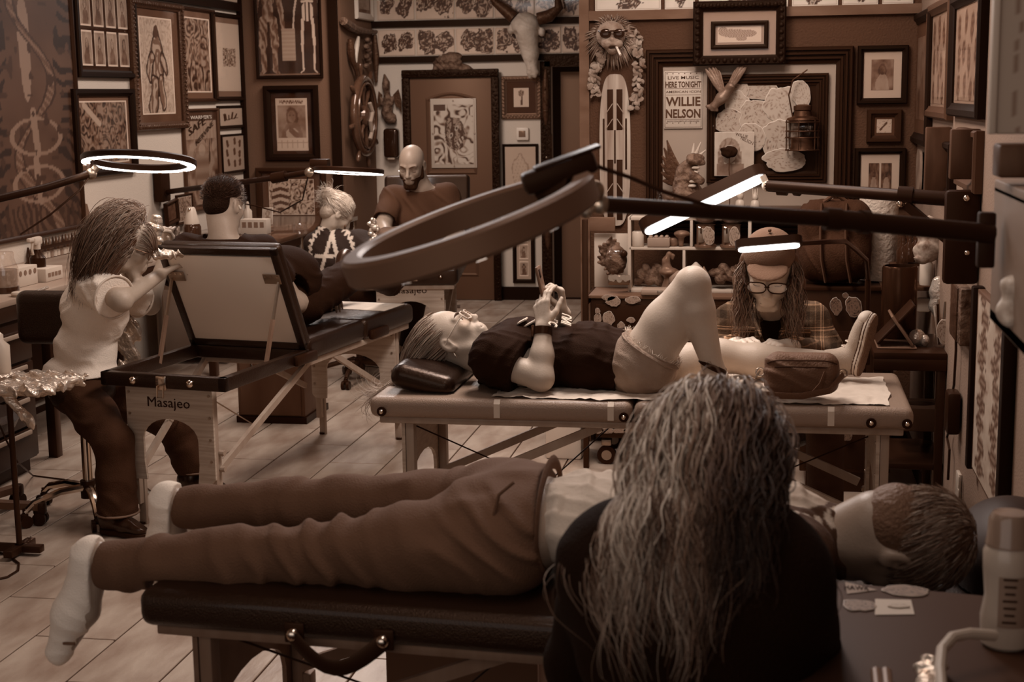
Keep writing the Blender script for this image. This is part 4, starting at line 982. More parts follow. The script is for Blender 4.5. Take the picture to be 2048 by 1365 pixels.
# ------------------------------------------------------------------ people
def nrm(v): v = np.array(v, float); return v/np.linalg.norm(v)
m_skin = M('fair_skin', .38, .5, bump=.08, bscale=160, var=.05, vscale=14); m_skin2 = M('tan_skin', .25, .42, bump=.08, bscale=160, var=.06, vscale=14)
m_lip = M('lips', .26, .45); m_dark = M('dark_hairline', .03, .6); m_eye = M('eye_white', .6, .25); m_iris = M('iris', .02, .2)
m_glass = M_glass('spectacle_lens', .05, .03)
def hframe(f, u):
    f = nrm(f); u = np.array(u, float); u = nrm(u-f*(u@f)); r = np.cross(f, u); return np.stack([r, f, u], 1)     # columns: right, forward, up
class Head:
    def __init__(s, c, f, u=(0, 0, 1), k=1.0): s.c = np.array(c, float); s.R = hframe(f, u); s.k = k
    def p(s, x, y, z): return s.c+s.k*(s.R@np.array([x, y, z], float))
    def loc(s, P): return ((P-s.c)@s.R)/s.k
    def add(s, S, ears=True, nose=1.0, neck=None, nr=.056, female=True, lids=True):
        k, R = s.k, s.R; e = lambda c, r, kk=.02, op='u': S.ell(s.p(*c), np.array(r)*k, R, kk, op)
        e((0, -.012, .038), (.074, .094, .085)); e((0, .012, .012), (.068, .078, .085)); e((0, .032, -.045), (.054 if female else .059, .056, .062), .025)
        S.cone(s.p(-.020, .068, -.103), s.p(.020, .068, -.103), .0185*k, .0185*k, .028)
        e((0, .085, -.062), (.03, .022, .03), .02)
        for q in (-1, 1):
            e((q*.036, .066, -.02), (.022, .019, .024), .02)
            S.cone(s.p(q*.016, .088, .026), s.p(q*.046, .074, .026), .0085*k, .007*k, .014)
            e((q*.0315, .096, .003), (.0165, .012, .012), .012, 's'); e((q*.0315, .072, .003), (.0145, .0145, .0135), .004)
            e((q*.0095, .101, -.034), (.008, .010, .008), .008)
            S.cone(s.p(q*.045, .02, -.075), s.p(q*.058, -.01, -.03), .018*k, .016*k, .02)
            if ears:
                e((q*.077, -.012, -.004), (.010, .020, .031), .008); e((q*.086, -.006, .0), (.007, .012, .02), .006, 's'); e((q*.078, -.002, -.026), (.006, .009, .009), .006)
        S.cone(s.p(0, .088, .012), s.p(0, .112*nose, -.028), .0085*k, .0115*k, .010)
        S.cone(s.p(-.020, .0935, -.0605), s.p(.020, .0935, -.0605), .0065*k, .0065*k, .007); S.cone(s.p(-.017, .0925, -.0735), s.p(.017, .0925, -.0735), .0078*k, .0078*k, .007)
        S.cone(s.p(-.028, .098, -.067), s.p(.028, .098, -.067), .0018*k, .0018*k, .004, 's')
        if neck is not None: S.cone(s.p(0, -.02, -.05), neck, nr*k, nr*1.08*k, .035)
    def face_parts(s, body, brows=True, closed=True, lipm=True):
        for q in (-1, 1):
            if brows: MB().tube([s.p(q*(.014+.036*t), .098-.016*t*t, .024+.008*math.sin(2.4*t)) for t in np.linspace(0, 1, 6)], [.0022*s.k, .0034*s.k, .0034*s.k, .003*s.k, .0024*s.k, .001*s.k], 6).obj('eyebrow', m_dark, body)
            if closed: MB().tube([s.p(q*.0315+.015*math.cos(a), .0815+.004*math.sin(math.pi*(a/math.pi)), -.004-.0045*math.sin(a)) for a in np.linspace(0, math.pi, 7)], .0013*s.k, 5).obj('eyelashes', m_dark, body)
            else:
                o = MB().sph(s.p(q*.0315, .0735, .003), .0142*s.k, 16, 10).obj('eye', m_eye, body); MB().sph(s.p(q*.0315, .0845, .004), .0055*s.k, 10, 6).obj('iris', m_iris, o)
        if lipm: MB().tube([s.p(.024*t, .0995-.006*t*t, -.067-.0015*t*t) for t in np.linspace(-1, 1, 7)], .0016*s.k, 5).obj('mouth_line', M('mouth_line', .12, .6), body)
    def glasses(s, body, mat, w=.028, h=.019, y=.108, lens=True, rim=.0022):
        o = MB()
        for q in (-1, 1):
            o.tube([s.p(q*.0345+w*np.sign(math.cos(a))*abs(math.cos(a))**.75, y-.004*(abs(math.cos(a)) > .5)*(math.cos(a)*q > 0), .001+h*np.sign(math.sin(a))*abs(math.sin(a))**.75) for a in np.linspace(0, 2*math.pi, 25)], rim*s.k, 6, cap=False)
            o.tube([s.p(q*(.0345+w), y-.004, .006), s.p(q*.074, y-.02, .008), s.p(q*.079, .01, .010), s.p(q*.08, -.015, .004)], rim*s.k, 6)
        o.tube([s.p(-.0075, y, .004), s.p(0, y+.003, .007), s.p(.0075, y, .004)], rim*s.k, 6); g = o.obj('glasses', mat, body)
        if lens:
            for q in (-1, 1): MB().sph(s.p(q*.0345, y-.001, .001), (w*.98*s.k, .0008, h*.98*s.k), 18, 8, Matrix(s.R.tolist())).obj('lens', m_glass, g)
        return g
def hand(S, w, d, n, t, curl=(.5, .5, .5, .5), thumb=(.5, .4), k=1.0, spread=.06, bend2=1.1):
    """fingers from wrist w along d; n is the back of the hand, t points to the thumb side"""
    w, d, n = np.array(w, float), nrm(d), np.array(n, float); n = nrm(n-d*(n@d)); t = nrm(np.cross(d, n)*np.sign(np.dot(np.cross(d, n), t)))
    L = [.088, .090, .086, .080]
    for i in range(4):
        off = (.031-.0205*i)*k; kn = w+d*L[i]*k+t*off; S.cone(w+t*off*.55+d*.008, kn, .0125*k, .0108*k, .012)
        fl = np.array([.040, .026, .021])*k*(.95, 1.08, 1.0, .80)[i]; a = 0; p = kn; dd = nrm(d+t*spread*(1.2-.8*i)); r = (.0092, .0084, .0074)
        for j in range(3):
            a += curl[i]*(1, bend2, .7)[j]; q = p+(dd*math.cos(a)-n*math.sin(a))*fl[j]; S.cone(p, q, r[j]*k*(1 if i < 3 else .88), (r[j]-.0009)*k*(1 if i < 3 else .88), .005); p = q
    b = w+d*.022*k+t*.022*k-n*.008*k; td = nrm(d*.75+t*thumb[0]-n*thumb[1]); m_ = b+td*.040*k; S.cone(b, m_, .0145*k, .0115*k, .012)
    td2 = nrm(td+d*.35-t*.25); m2 = m_+td2*.032*k; S.cone(m_, m2, .0108*k, .0095*k, .005); S.cone(m2, m2+nrm(td2+d*.2)*.024*k, .0095*k, .0078*k, .005)
def shoe(name, heel, toe, up, mat, solem, parent, w=.042, h=.055, shaft=0, ank=None, lace=None):
    heel, toe, up = np.array(heel, float), np.array(toe, float), nrm(up); d = nrm(toe-heel); up = nrm(up-d*(up@d)); L = np.linalg.norm(toe-heel); r = np.cross(d, up); R = np.stack([d, r, up], 1)
    S = Soft(.005); S.ell(heel+d*L*.16+up*h*.55, (L*.19, w*.82, h*.62), R, .03); S.ell(heel+d*L*.55+up*h*.42, (L*.34, w*.95, h*.48), R, .03); S.ell(heel+d*L*.80+up*h*.33, (L*.20, w, h*.36), R, .02)
    if ank is not None: S.cone(heel+d*L*.22+up*h*.7, np.array(ank), w*.85, w*.88, .03); S.cut(np.array(ank), np.array(ank)-(heel+d*L*.22+up*h*.7))
    S.cut(heel+up*.004, -up); o = S.obj(name, mat, parent)
    S = Soft(.005); S.ell(heel+d*L*.22, (L*.23, w*.90, .05), R, .02); S.ell(heel+d*L*.72, (L*.29, w*1.06, .05), R, .06); S.cut(heel+up*.016, up); S.cut(heel-up*.008, -up); S.obj('sole', solem, o)
    if lace is not None:
        lm, n = lace
        for z0 in (.002, .013):
            S = Soft(.0028); S.ell(heel+d*L*.22, (L*.235, w*.92, .05), R, .02); S.ell(heel+d*L*.72, (L*.297, w*1.09, .05), R, .06); S.cut(heel+up*(z0+.003), up); S.cut(heel+up*(z0-.002), -up); S.obj('sole_stripe', M('dark_stripe', .03, .6), o)
        S = Soft(.005); S.ell(heel+d*L*.22, (L*.225, w*.89, .05), R, .02); S.ell(heel+d*L*.72, (L*.285, w*1.04, .05), R, .06); S.cut(heel-up*.007, up); S.cut(heel-up*.013, -up); S.obj('outsole', M('brown_outsole', .12, .7), o)
        S = Soft(.004); S.ell(heel+d*L*.88+up*h*.30, (L*.14, w*.98, h*.42), R, .02); S.cut(heel+d*L*.84, -d); S.cut(heel+up*.006, -up); S.obj('toe_cap', solem, o)
        for i in range(n):
            q = .30+.36*i/(n-1); hh = h*(1.16-.5*i/(n-1))
            c = heel+d*L*q+up*hh; MB().tube([c-r*w*.6-up*.012, c-r*w*.3+up*.004, c+r*w*.3+up*.004, c+r*w*.6-up*.012], .003, 6).obj('lace', lm, o)
        for i in range(n):
            q = .30+.36*i/(n-1); c = heel+d*L*q+up*h*(.95-.55*i/(n-1))
            MB().torus(.005, .0018, c-r*w*.86, Matrix(np.stack([d, up, r], 1).tolist()), 12, 6).obj('eyelet', m_dsteel, o)
    return o
def grow(roots, d0, K, step, field, col=(), jit=.0, seed=0):
    rg = np.random.default_rng(seed); p = np.array(roots, float); d = np.array(d0, float); out = [p.copy()]
    st = np.broadcast_to(np.asarray(step, float), (len(p),))[:, None]
    for k in range(1, K):
        t, w = field(p, k); d = d*(1-w)+t*w; d += jit*rg.normal(size=d.shape); d /= np.linalg.norm(d, axis=1, keepdims=True)+1e-9; p = p+d*st
        for c, r, R in col:
            l = (p-c)@R; q = np.sqrt(((l/r)**2).sum(1)); ins = q < 1; l[ins] = l[ins]/q[ins, None]; p = np.where(ins[:, None], c+l@R.T, p)
        out.append(p.copy())
    return np.stack(out, 1)
def scalp(H, n, ok, seed=0, g=1.03):
    rg = np.random.default_rng(seed); v = rg.normal(size=(n*6, 3)); v /= np.linalg.norm(v, axis=1, keepdims=True)
    l = np.array([0, -.008, .036])+v*np.array([.078, .096, .088])*g; m = ok(l[:, 0], l[:, 1], l[:, 2]); l = l[m][:n]; nn = v[m][:n]
    return H.c+H.k*(l@H.R.T), nn@H.R.T, l
def hcol(H, g=1.03): return (H.p(0, -.008, .036), np.array([.078, .096, .088])*g*H.k, H.R)
m_hairv = M_vcol('hair_strand', .42); 
def person(S, skin, label, name='person'):
    o = S.obj(name, skin); return tag(o, label, 'person')
def pt(x, y, Y): return at(x, y, Y=Y)

# ---- the woman lying on the middle table
H5 = Head(pt(905, 681, 5.2), (.50, .07, .86), (-.87, 0, .5), 1.04)
S = Soft(.0048); nk = pt(985, 735, 5.2); H5.add(S, neck=nk+V3(.02, 0, 0), nr=.050)
ch, be, pe = pt(1052, 722, 5.2), pt(1180, 715, 5.2), pt(1278, 728, 5.2)
shR, elR, wrR = pt(985, 722, 5.02), pt(1082, 757, 4.99), pt(1086, 655, 5.06); shL, elL, wrL = pt(1000, 690, 5.38), pt(1120, 705, 5.40), pt(1128, 628, 5.235)
S.ell(ch, (.16, .17, .10)); S.ell(be, (.15, .165, .11)); S.ell(pe, (.13, .165, .10))
S.chain([shR, elR], [.050, .044]); S.chain([elR, elR*.55+wrR*.45, wrR], [.043, .040, .027]); S.chain([shL, elL, wrL], [.048, .040, .026])
hand(S, wrR, pt(1082, 600, 5.10)-wrR, (-.55, -.75, .1), (.3, .2, .6), (.35, .38, .42, .5), (.6, .5), .98)
hand(S, wrL, (-.12, .02, .95), (.98, .25, .1), (0, -1, .1), (.95, 1.0, 1.0, 1.0), (.2, .7), .98, .02, .95)
hpR, knR, akR = pt(1285, 728, 5.09), pt(1388, 563, 5.06), pt(1427, 738, 5.05)
hpL, knL, akL = pt(1300, 752, 5.32), pt(1440, 712, 5.34), pt(1655, 722, 5.34)
S.chain([hpR, hpR*.5+knR*.5, knR+V3(-.012, 0, -.014)], [.100, .084, .057], .03); S.ell(knR, (.05, .05, .05), None, .03); S.chain([knR+V3(.004, 0, -.02), knR*.66+akR*.34+V3(-.012, 0, 0), akR], [.052, .060, .035], .02)
S.chain([hpL, hpL*.5+knL*.5, knL], [.095, .078, .058], .03); S.chain([knL, knL*.65+akL*.35-V3(0, 0, .012), akL], [.056, .060, .036], .03)
S.cone(akR, pt(1450, 772, 5.05), .034, .03)
P5 = person(S, m_skin, 'woman in glasses and black t-shirt lying on her back holding a phone, one knee raised')
H5.face_parts(P5, closed=False); H5.glasses(P5, M('pale_glasses', .55, .3), .03, .021)
m_blackt = M('black_tshirt', .008, .85, bump=.25, bscale=220); 
S = Soft(.006); S.ell(ch+V3(.0, 0, .012), (.19, .195, .135), None, .05); S.ell(be, (.165, .185, .128)); S.ell(pe-V3(.05, 0, 0), (.12, .182, .122)); S.cone(nk+V3(-.004, 0, .01), ch+V3(-.03, 0, .01), .068, .12, .06)
S.cone(shR, shR*.45+elR*.55, .068, .070, .07); S.cone(shR+V3(.02, 0, .02), ch, .08, .12, .08); S.cone(shL, shL*.45+elL*.55, .072, .068, .04)
S.cut(shR*.5+elR*.5, elR-shR, shR*.4+elR*.6, .11); S.cut(pt(1243, 720, 5.2), (1, 0, -.10)); S.cut(nk+V3(-.012, 0, .01), H5.R@V3(0, .05, 1), nk+V3(-.02, 0, .02), .13); S.cut((0, 0, .806), (0, 0, -1))
S.wrinkle(.004, 55, (.8, .3, -.6), 1.5, 3).wrinkle(.003, 90, (.2, .4, .9), 1.4, 4); S.obj('tshirt', m_blackt, P5)
m_denim = M('pale_denim', .22, .85, bump=.4, bscale=240, var=.2, vscale=12)
S = Soft(.0055); S.ell(pe, (.145, .182, .118)); S.chain([hpR, hpR*.66+knR*.34], [.117, .110], .03); S.chain([hpL, hpL*.8+knL*.2], [.112, .108], .03)
S.cut(pt(1236, 700, 5.2), (-1, 0, .15)); dR = nrm(knR-hpR); S.cut(hpR+dR*.07, dR, hpR+dR*.2, .22); S.cut(hpL+V3(.09, 0, 0), (1, 0, .15), hpL+V3(.2, 0, 0), .15); S.cut((0, 0, .806), (0, 0, -1)); S.wrinkle(.003, 70, (.7, 0, .7), 1.5, 8); so = S.obj('denim_shorts', m_denim, P5)
fr = []; side = nrm(np.cross(dR, (0, 1, 0))); rg = np.random.default_rng(5)
for i in range(140): a = rg.uniform(0, 2*math.pi); b = hpR+dR*.07+.110*(math.cos(a)*side+math.sin(a)*V3(0, 1, 0)); dv = nrm(dR+rg.normal(size=3)*.7); fr.append([b+dv*.005*j*rg.uniform(.6, 1.3) for j in range(5)])
strands('frayed_hem', np.array(fr), .0011, M('white_thread', .6, .9), so)
MB().tube([hpR+dR*.055+.1135*(math.cos(a)*side+math.sin(a)*V3(0, 1, 0)) for a in np.linspace(0, 6.283, 33)], .004, 6, cap=False).obj('hem', m_denim, so)
# lettering of the shirt front, watch, phone, hair
for s_, x, y, sz, w_, rz in (('UNI', 1128, 640, .05, .07, -.9), ('ED', 1108, 648, .04, .05, -.9)): pass
m_shirtink = M('white_shirt_print', .5, .8)
for (x, y, a_, L) in ((1045, 642, .6, .035), (1058, 648, .5, .05)): 
    p = pt(x, y, 5.12); MB().box(p, (L, .05, .006), .002, Matrix.Rotation(-.5, 3, 'Y')).obj('shirt_print', m_shirtink, P5)
bpy.context.view_layer.update()
def on_shirt(s_, x, y, Y, size, lean, wd):
    p = pt(x, y, Y); mw = basis(p, (.15, -.96, -.2), (-.93, -.1, .33)); text('shirt_lettering', s_, size, m_shirtink, mw, P5, .002, width=wd, bold=.0015)
on_shirt('UNI', 1133, 640, 5.07, .05, 0, .10); on_shirt('EC', 1106, 646, 5.05, .045, 0, .07)
dw_ = nrm(wrR-elR); wq = wrR-dw_*.015
o = MB().cyl(wq-dw_*.014, wq+dw_*.014, .034, .0335, 28).obj('watch', m_blackp, P5); MB().box(wq+V3(-.034, -.006, 0), (.010, .036, .042), .004, Vector(dw_).to_track_quat('Z', 'Y').to_matrix()).obj('watch_face', M('watch_glass', .03, .1), o)
pc = pt(1084, 574, 5.15); pu = nrm(pt(1077, 535, 5.15)-pt(1092, 605, 5.15)); px_ = nrm(np.cross(V3(0, 1, .05), pu)); Rp = Matrix(np.stack([px_, np.cross(pu, px_), pu], 1).tolist())
o = MB().box((0, 0, 0), (.010, .074, .150), .004).obj('smartphone', M('grey_phone_case', .10, .4)); o.matrix_world = Matrix.Translation(pc) @ Rp.to_4x4(); tag(o, 'grey smartphone held up edge on by the lying woman', 'phone')
MB().box((-.0052, 0, 0), (.001, .066, .140)).obj('screen', M('phone_glass', .05, .1), o); MB().box((.006, -.018, .05), (.003, .022, .03), .001).obj('camera_bump', m_blackp, o)
# her hair: cap and strands falling off the end of the cushion
m_hair5 = M('light_brown_hair', .17, .5)
S = Soft(.006); S.ell(H5.p(0, -.03, .045), (.083, .088, .085), H5.R); S.cut(H5.p(0, .05, .0), H5.R@V3(0, .9, -.55)); S.cut(H5.p(0, 0, -.04), H5.R@V3(0, .2, -1)); hc = S.obj('hair', m_hair5, P5)
ro, nn, l = scalp(H5, 750, lambda x, y, z: (y < .035+.25*(z-.05)) & (z > -.02+.6*np.maximum(y, 0)) & (z < .125) & ((z > .03) | (y < -.02)), 5, 1.05)
endp = pt(806, 762, 5.2); d0 = nn*.4+(H5.R@V3(0, -1, .35))
def f5(p, k):
    tg = np.array(endp)+np.stack([0*p[:, 0], (p[:, 1]-5.2)*.9, 0*p[:, 0]], 1); v = tg-p; L_ = np.linalg.norm(v, axis=1, keepdims=True); 
    g = np.where(L_ < .05, np.array([[-.8, 0, -.35]]), v/L_); return g, .22
pa = grow(ro, d0, 28, np.random.default_rng(4).uniform(.008, .0150, len(ro)), f5, [hcol(H5, 1.06)], .03, 6)
rg = np.random.default_rng(8); strands('hair_strands', pa, rg.uniform(.0008, .002, len(pa)), m_hairv, hc, sep(np.clip(rg.normal(.24, .08, len(pa)), .07, .45)))
MB().tube([H5.p(.082, -.02, -.03), H5.p(.086, -.022, -.04), H5.p(.084, -.03, -.05)], .002, 6).obj('earring', m_steel, P5)
m_canvas = M('white_canvas', .36, .8, bump=.3, bscale=300); m_rubber = M('white_rubber', .52, .5); m_lace = M('white_lace', .55, .8)
shoe('canvas_shoe', pt(1412, 786, 5.05), pt(1540, 797, 5.05), (.05, 0, 1), m_canvas, m_rubber, P5, .043, .062, lace=(m_lace, 5))
sh2 = shoe('high_top_shoe', pt(1712, 752, 5.34), pt(1748, 628, 5.34), (-1, .38, -.25), m_canvas, m_rubber, P5, .045, .07, ank=pt(1650, 722, 5.34), lace=(m_lace, 5))
MB().tube([akR+V3(.0, 0, .012)+.041*V3(math.cos(a), math.sin(a), -.5*math.cos(a)) for a in np.linspace(0, 6.283, 25)], .013, 8, cap=False, flat=.35).obj('ankle_strap', m_blackp, P5)
m_tattoo = M('tattoo_ink', .09, .6)
MB().tube([pt(1412+x, 728+y, 5.008) for x, y in ((0, 4), (3, -3), (9, -4), (11, 2), (7, 6), (16, 5), (22, 8), (27, 6))], .0009, 5).obj('ankle_tattoo', m_tattoo, P5)
# pillow
S = Soft(.006); c = pt(872, 742, 5.2); Rq = np.array(Matrix.Rotation(math.radians(14), 3, 'Y')); S.box(c, (.118, .24, .045), Rq, .04, .02); S.ell(c, (.10, .20, .062), Rq, .03); S.cut((0, 0, .808), (0, 0, -1))
tag(S.obj('pillow', M('black_leather_pillow', .005, .36, coat=.1, bump=.15, bscale=80)), 'black leather pillow under the lying woman\'s head', 'pillow')
# belt bag
m_bag = M('brown_nylon', .06, .6, bump=.35, bscale=160)
S = Soft(.005); c = pt(1603, 745, 4.985); S.box(c, (.125, .048, .068), None, .045, .02); S.box(c+V3(0, -.03, -.02), (.115, .032, .045), None, .028, .02); S.cut((0, 0, .809), (0, 0, -1)); S.wrinkle(.003, 60, (.4, .1, .9), 1.6, 11)
BG = tag(S.obj('belt_bag', m_bag), 'brown nylon belt bag on the table in front of the outstretched leg', 'bag')
for z, n_ in ((.028, 'zip_line'), (.05, 'piping')): MB().tube([c+V3(x, -.052-.006*(1-abs(x)/.12)+.03*(abs(x)/.12)**6, z-.02*(abs(x)/.12)**6) for x in np.linspace(-.115, .115, 15)], .0028, 6).obj(n_, M('dark_zip', .02, .5), BG)
for s_ in (-1, 1): MB().torus(.014, .003, c+V3(s_*.137, -.01, .0), Matrix.Rotation(1.2, 3, 'X'), 20, 6).obj('ring_buckle', m_steel, BG)
MB().tube([c+V3(.137, -.03, .0), c+V3(.09, -.085, -.045), c+V3(.0, -.10, -.062), c+V3(-.07, -.09, -.064), c+V3(-.13, -.075, -.064), c+V3(-.24, -.06, -.064)], .012, 8, flat=.25).obj('strap', m_bag, BG)
MB().tube([c+V3(.075, -.075, .018), c+V3(.06, -.09, -.02), c+V3(.03, -.095, -.055)], .005, 6, flat=.4).obj('zip_pull', m_bag, BG)
MB().tube([c+V3(-.137, -.012, .005), c+V3(-.155, -.02, -.02), c+V3(-.17, -.025, -.012)], .003, 6).obj('clasp', m_steel, BG)

# ---- the tattooer in plaid behind her
H6 = Head(pt(1538, 540, 5.47), (-.05, -.88, -.45), (0, -.44, .88), 1.10)
S = Soft(.005); nk6 = pt(1543, 622, 5.72); H6.add(S, neck=nk6, nr=.05, ears=True)
ch6 = pt(1543, 695, 5.80); pv = V3(-.01, 6.0, .60); sR, sL = pt(1468, 640, 5.78), pt(1622, 640, 5.78); eR, eL = pt(1432, 712, 5.76), pt(1660, 716, 5.74); wR, wL = pt(1472, 690, 5.46), pt(1578, 694, 5.46)
S.ell(ch6, (.14, .09, .17)); S.ell(pv, (.15, .12, .13)); S.cone(sR, eR, .045, .04); S.cone(eR, wR, .038, .026); S.cone(sL, eL, .045, .04); S.cone(eL, wL, .038, .026)
S.cone(sR, sL, .05, .05, .04)
kR, kL = V3(-.22, 5.62, .62), V3(.20, 5.62, .62); aR, aL = V3(-.20, 5.80, .12), V3(.22, 5.85, .12)
for a_, b_, c_ in ((pv+V3(-.09, 0, 0), kR, aR), (pv+V3(.09, 0, 0), kL, aL)): S.cone(a_, b_, .075, .055); S.cone(b_, c_, .052, .035)
P6 = person(S, m_skin, 'tattooer in cap, glasses and plaid shirt bent over a leg')
H6.face_parts(P6, closed=True); H6.glasses(P6, m_blackp, .031, .021, .110)
for nm, wr, dd, tt in (('glove', wR, nrm(pt(1500, 678, 5.34)-wR), (1, 0, .2)), ('glove', wL, nrm(pt(1535, 684, 5.36)-wL), (-.4, -1, .3))):
    S = Soft(.004); hand(S, wr, dd, (0, -.3, 1), tt, (.45, .5, .55, .6), (.5, .6), 1.0); S.cone(wr-dd*.05, wr+dd*.01, .031, .028); S.obj(nm, M('pale_glove', .62, .45), P6)
def plaid():
    m = M('plaid_flannel', .06, .9, bump=.3, bscale=200); nt = m.node_tree; N, L = nt.nodes, nt.links; tc = N.new('ShaderNodeTexCoord'); sx = N.new('ShaderNodeSeparateXYZ'); L.new(tc.outputs['Object'], sx.inputs[0])
    def stripe(sock, sc, ph, stops):
        a = N.new('ShaderNodeMath'); a.operation = 'MULTIPLY_ADD'; a.inputs[1].default_value = sc; a.inputs[2].default_value = ph; L.new(sock, a.inputs[0]); fr_ = N.new('ShaderNodeMath'); fr_.operation = 'FRACT'; L.new(a.outputs[0], fr_.inputs[0])
        r = N.new('ShaderNodeValToRGB'); r.color_ramp.interpolation = 'CONSTANT'; e = r.color_ramp.elements
        for i, (p, v) in enumerate(stops):
            q = e[i] if i < 2 else e.new(p); q.position = p; q.color = (v, v, v, 1)
        L.new(fr_.outputs[0], r.inputs[0]); return r.outputs[0]
    st_ = [(0, .42), (.045, .09), (.09, .45), (.125, .07), (.36, .02), (.62, .07), (.80, .22), (.84, .07)]
    v1 = stripe(sx.outputs['X'], 9.5, .3, st_); v2 = stripe(sx.outputs['Z'], 8.5, .1, st_); ad = N.new('ShaderNodeMix'); ad.data_type = 'RGBA'; ad.inputs[0].default_value = .55; L.new(v1, ad.inputs[6]); L.new(v2, ad.inputs[7])
    tn = N.new('ShaderNodeMix'); tn.data_type = 'RGBA'; tn.blend_type = 'MULTIPLY'; tn.inputs[0].default_value = 1; tn.inputs[7].default_value = (1.55, .88, .5, 1); L.new(ad.outputs[2], tn.inputs[6]); L.new(tn.outputs[2], N['Principled BSDF'].inputs['Base Color']); return m
S = Soft(.006); S.ell(ch6+V3(0, .01, -.02), (.185, .125, .21)); S.ell(pv+V3(0, 0, .10), (.18, .14, .16)); S.cone(sR, sL, .068, .068, .05); S.cone(nk6-V3(0, 0, .015), ch6, .068, .12, .05)
for a_, b_, c_ in ((sR, eR, wR), (sL, eL, wL)): S.cone(a_, b_, .070, .062, .03); S.cone(b_, c_, .060, .044, .03); S.cut(c_-nrm(c_-b_)*.03, c_-b_, c_, .05)
S.ell(nk6+V3(-.002, -.10, -.05), (.040, .10, .085), np.array(Matrix.Rotation(-.25, 3, 'X')), .02, 's'); S.cut(nk6+V3(0, .0, .012), (0, -.5, 1), nk6, .10); S.wrinkle(.004, 45, (.4, .3, .9), 1.6, 21).wrinkle(.003, 80, (.9, .2, .3), 1.5, 22)
sh = S.obj('plaid_shirt', plaid(), P6)
S = Soft(.006); S.ell(ch6+V3(0, 0, .0), (.14, .105, .17)); S.cone(nk6-V3(0, 0, .04), ch6, .06, .1, .05); S.cut(nk6-V3(0, .04, .025), (0, -.35, 1), nk6, .13); S.obj('undershirt', m_blackt, P6)
for x, y, t_ in ((1487, 668, .02), (1598, 668, -.02)): 
    o = MB().box(pt(x, y, 5.655), (.085, .008, .05), .003, Matrix.Rotation(.25, 3, 'X')).obj('pocket_flap', MATS['plaid_flannel'], sh); MB().cyl(pt(x, y+6, 5.650), pt(x, y+6, 5.643), .007, n=12).obj('button', M('brown_button', .06, .4), o)
for s_ in (-1, 1): MB().tube([nk6+V3(s_*.062, -.01, .015), nk6+V3(s_*.065, -.06, -.025), nk6+V3(s_*.035, -.115, -.085)], [.018, .024, .010], 8, flat=.35).obj('collar', MATS['plaid_flannel'], sh)
S = Soft(.0055); S.ell(H6.p(0, -.012, .062), (.094, .108, .085), H6.R); S.cut(H6.p(0, 0, .035), H6.R@V3(0, -.12, -1)); m_cap = M('brown_cap', .10, .85, bump=.3, bscale=200); cp = S.obj('cap', m_cap, P6)
S = Soft(.005); S.ell(H6.p(0, .084, .060), (.074, .070, .014), H6.R@np.array(Matrix.Rotation(-.10, 3, 'X'))); S.cut(H6.p(0, .07, .04), H6.R@V3(0, -1, 0)); S.obj('visor', m_cap, cp)
MB().sph(H6.p(0, -.012, .148), .007, 10, 6).obj('cap_button', m_cap, cp)
S = Soft(.007); 
for q in (-1, 1): S.chain([H6.p(q*.07, -.02, .03), H6.p(q*.088, -.015, -.06), H6.p(q*.098, .0, -.14)], [.030, .034, .022], .02)
S.ell(H6.p(0, -.05, 0), (.085, .06, .09), H6.R); hc = S.obj('hair', M('brown_hair', .06, .5), P6)
ro, nn, l = scalp(H6, 900, lambda x, y, z: (z < .045) & (z > -.03) & (y < .03) & (np.abs(x) > .03), 9, 1.06); rg = np.random.default_rng(10); ph = rg.uniform(0, 6, (len(ro), 3))
def f6(p, k): return np.stack([.10*np.sign(p[:, 0]-H6.c[0])+.75*np.sin(.65*k+ph[:, 0]), -.15+.5*np.sin(.55*k+ph[:, 1]), -1+0*p[:, 0]], 1), .3
pa = grow(ro, nn*.5+V3(0, 0, -.6), 22, rg.uniform(.008, .0135, len(ro)), f6, [hcol(H6, 1.05)], .05, 7); strands('hair_strands', pa, rg.uniform(.001, .0022, len(pa)), m_hairv, hc, sep(np.clip(rg.normal(.12, .06, len(pa)), .03, .35)))
m_jeans = M('dark_jeans', .045, .85, bump=.4, bscale=220, var=.3, vscale=9)
S = Soft(.008); S.ell(pv, (.175, .14, .13))
for a_, b_, c_ in ((pv+V3(-.09, 0, 0), kR, aR), (pv+V3(.09, 0, 0), kL, aL)): S.cone(a_, b_, .092, .075); S.cone(b_, c_, .074, .07)
S.cut((0, 0, .10), (0, 0, -1)); S.obj('trousers', m_jeans, P6)
for a_ in (aR, aL): shoe('boot', V3(a_[0], a_[1]+.09, .009), V3(a_[0], a_[1]-.18, .009), (0, 0, 1), m_blackp, m_blackp, P6, .046, .08, ank=a_+V3(0, .02, .03))

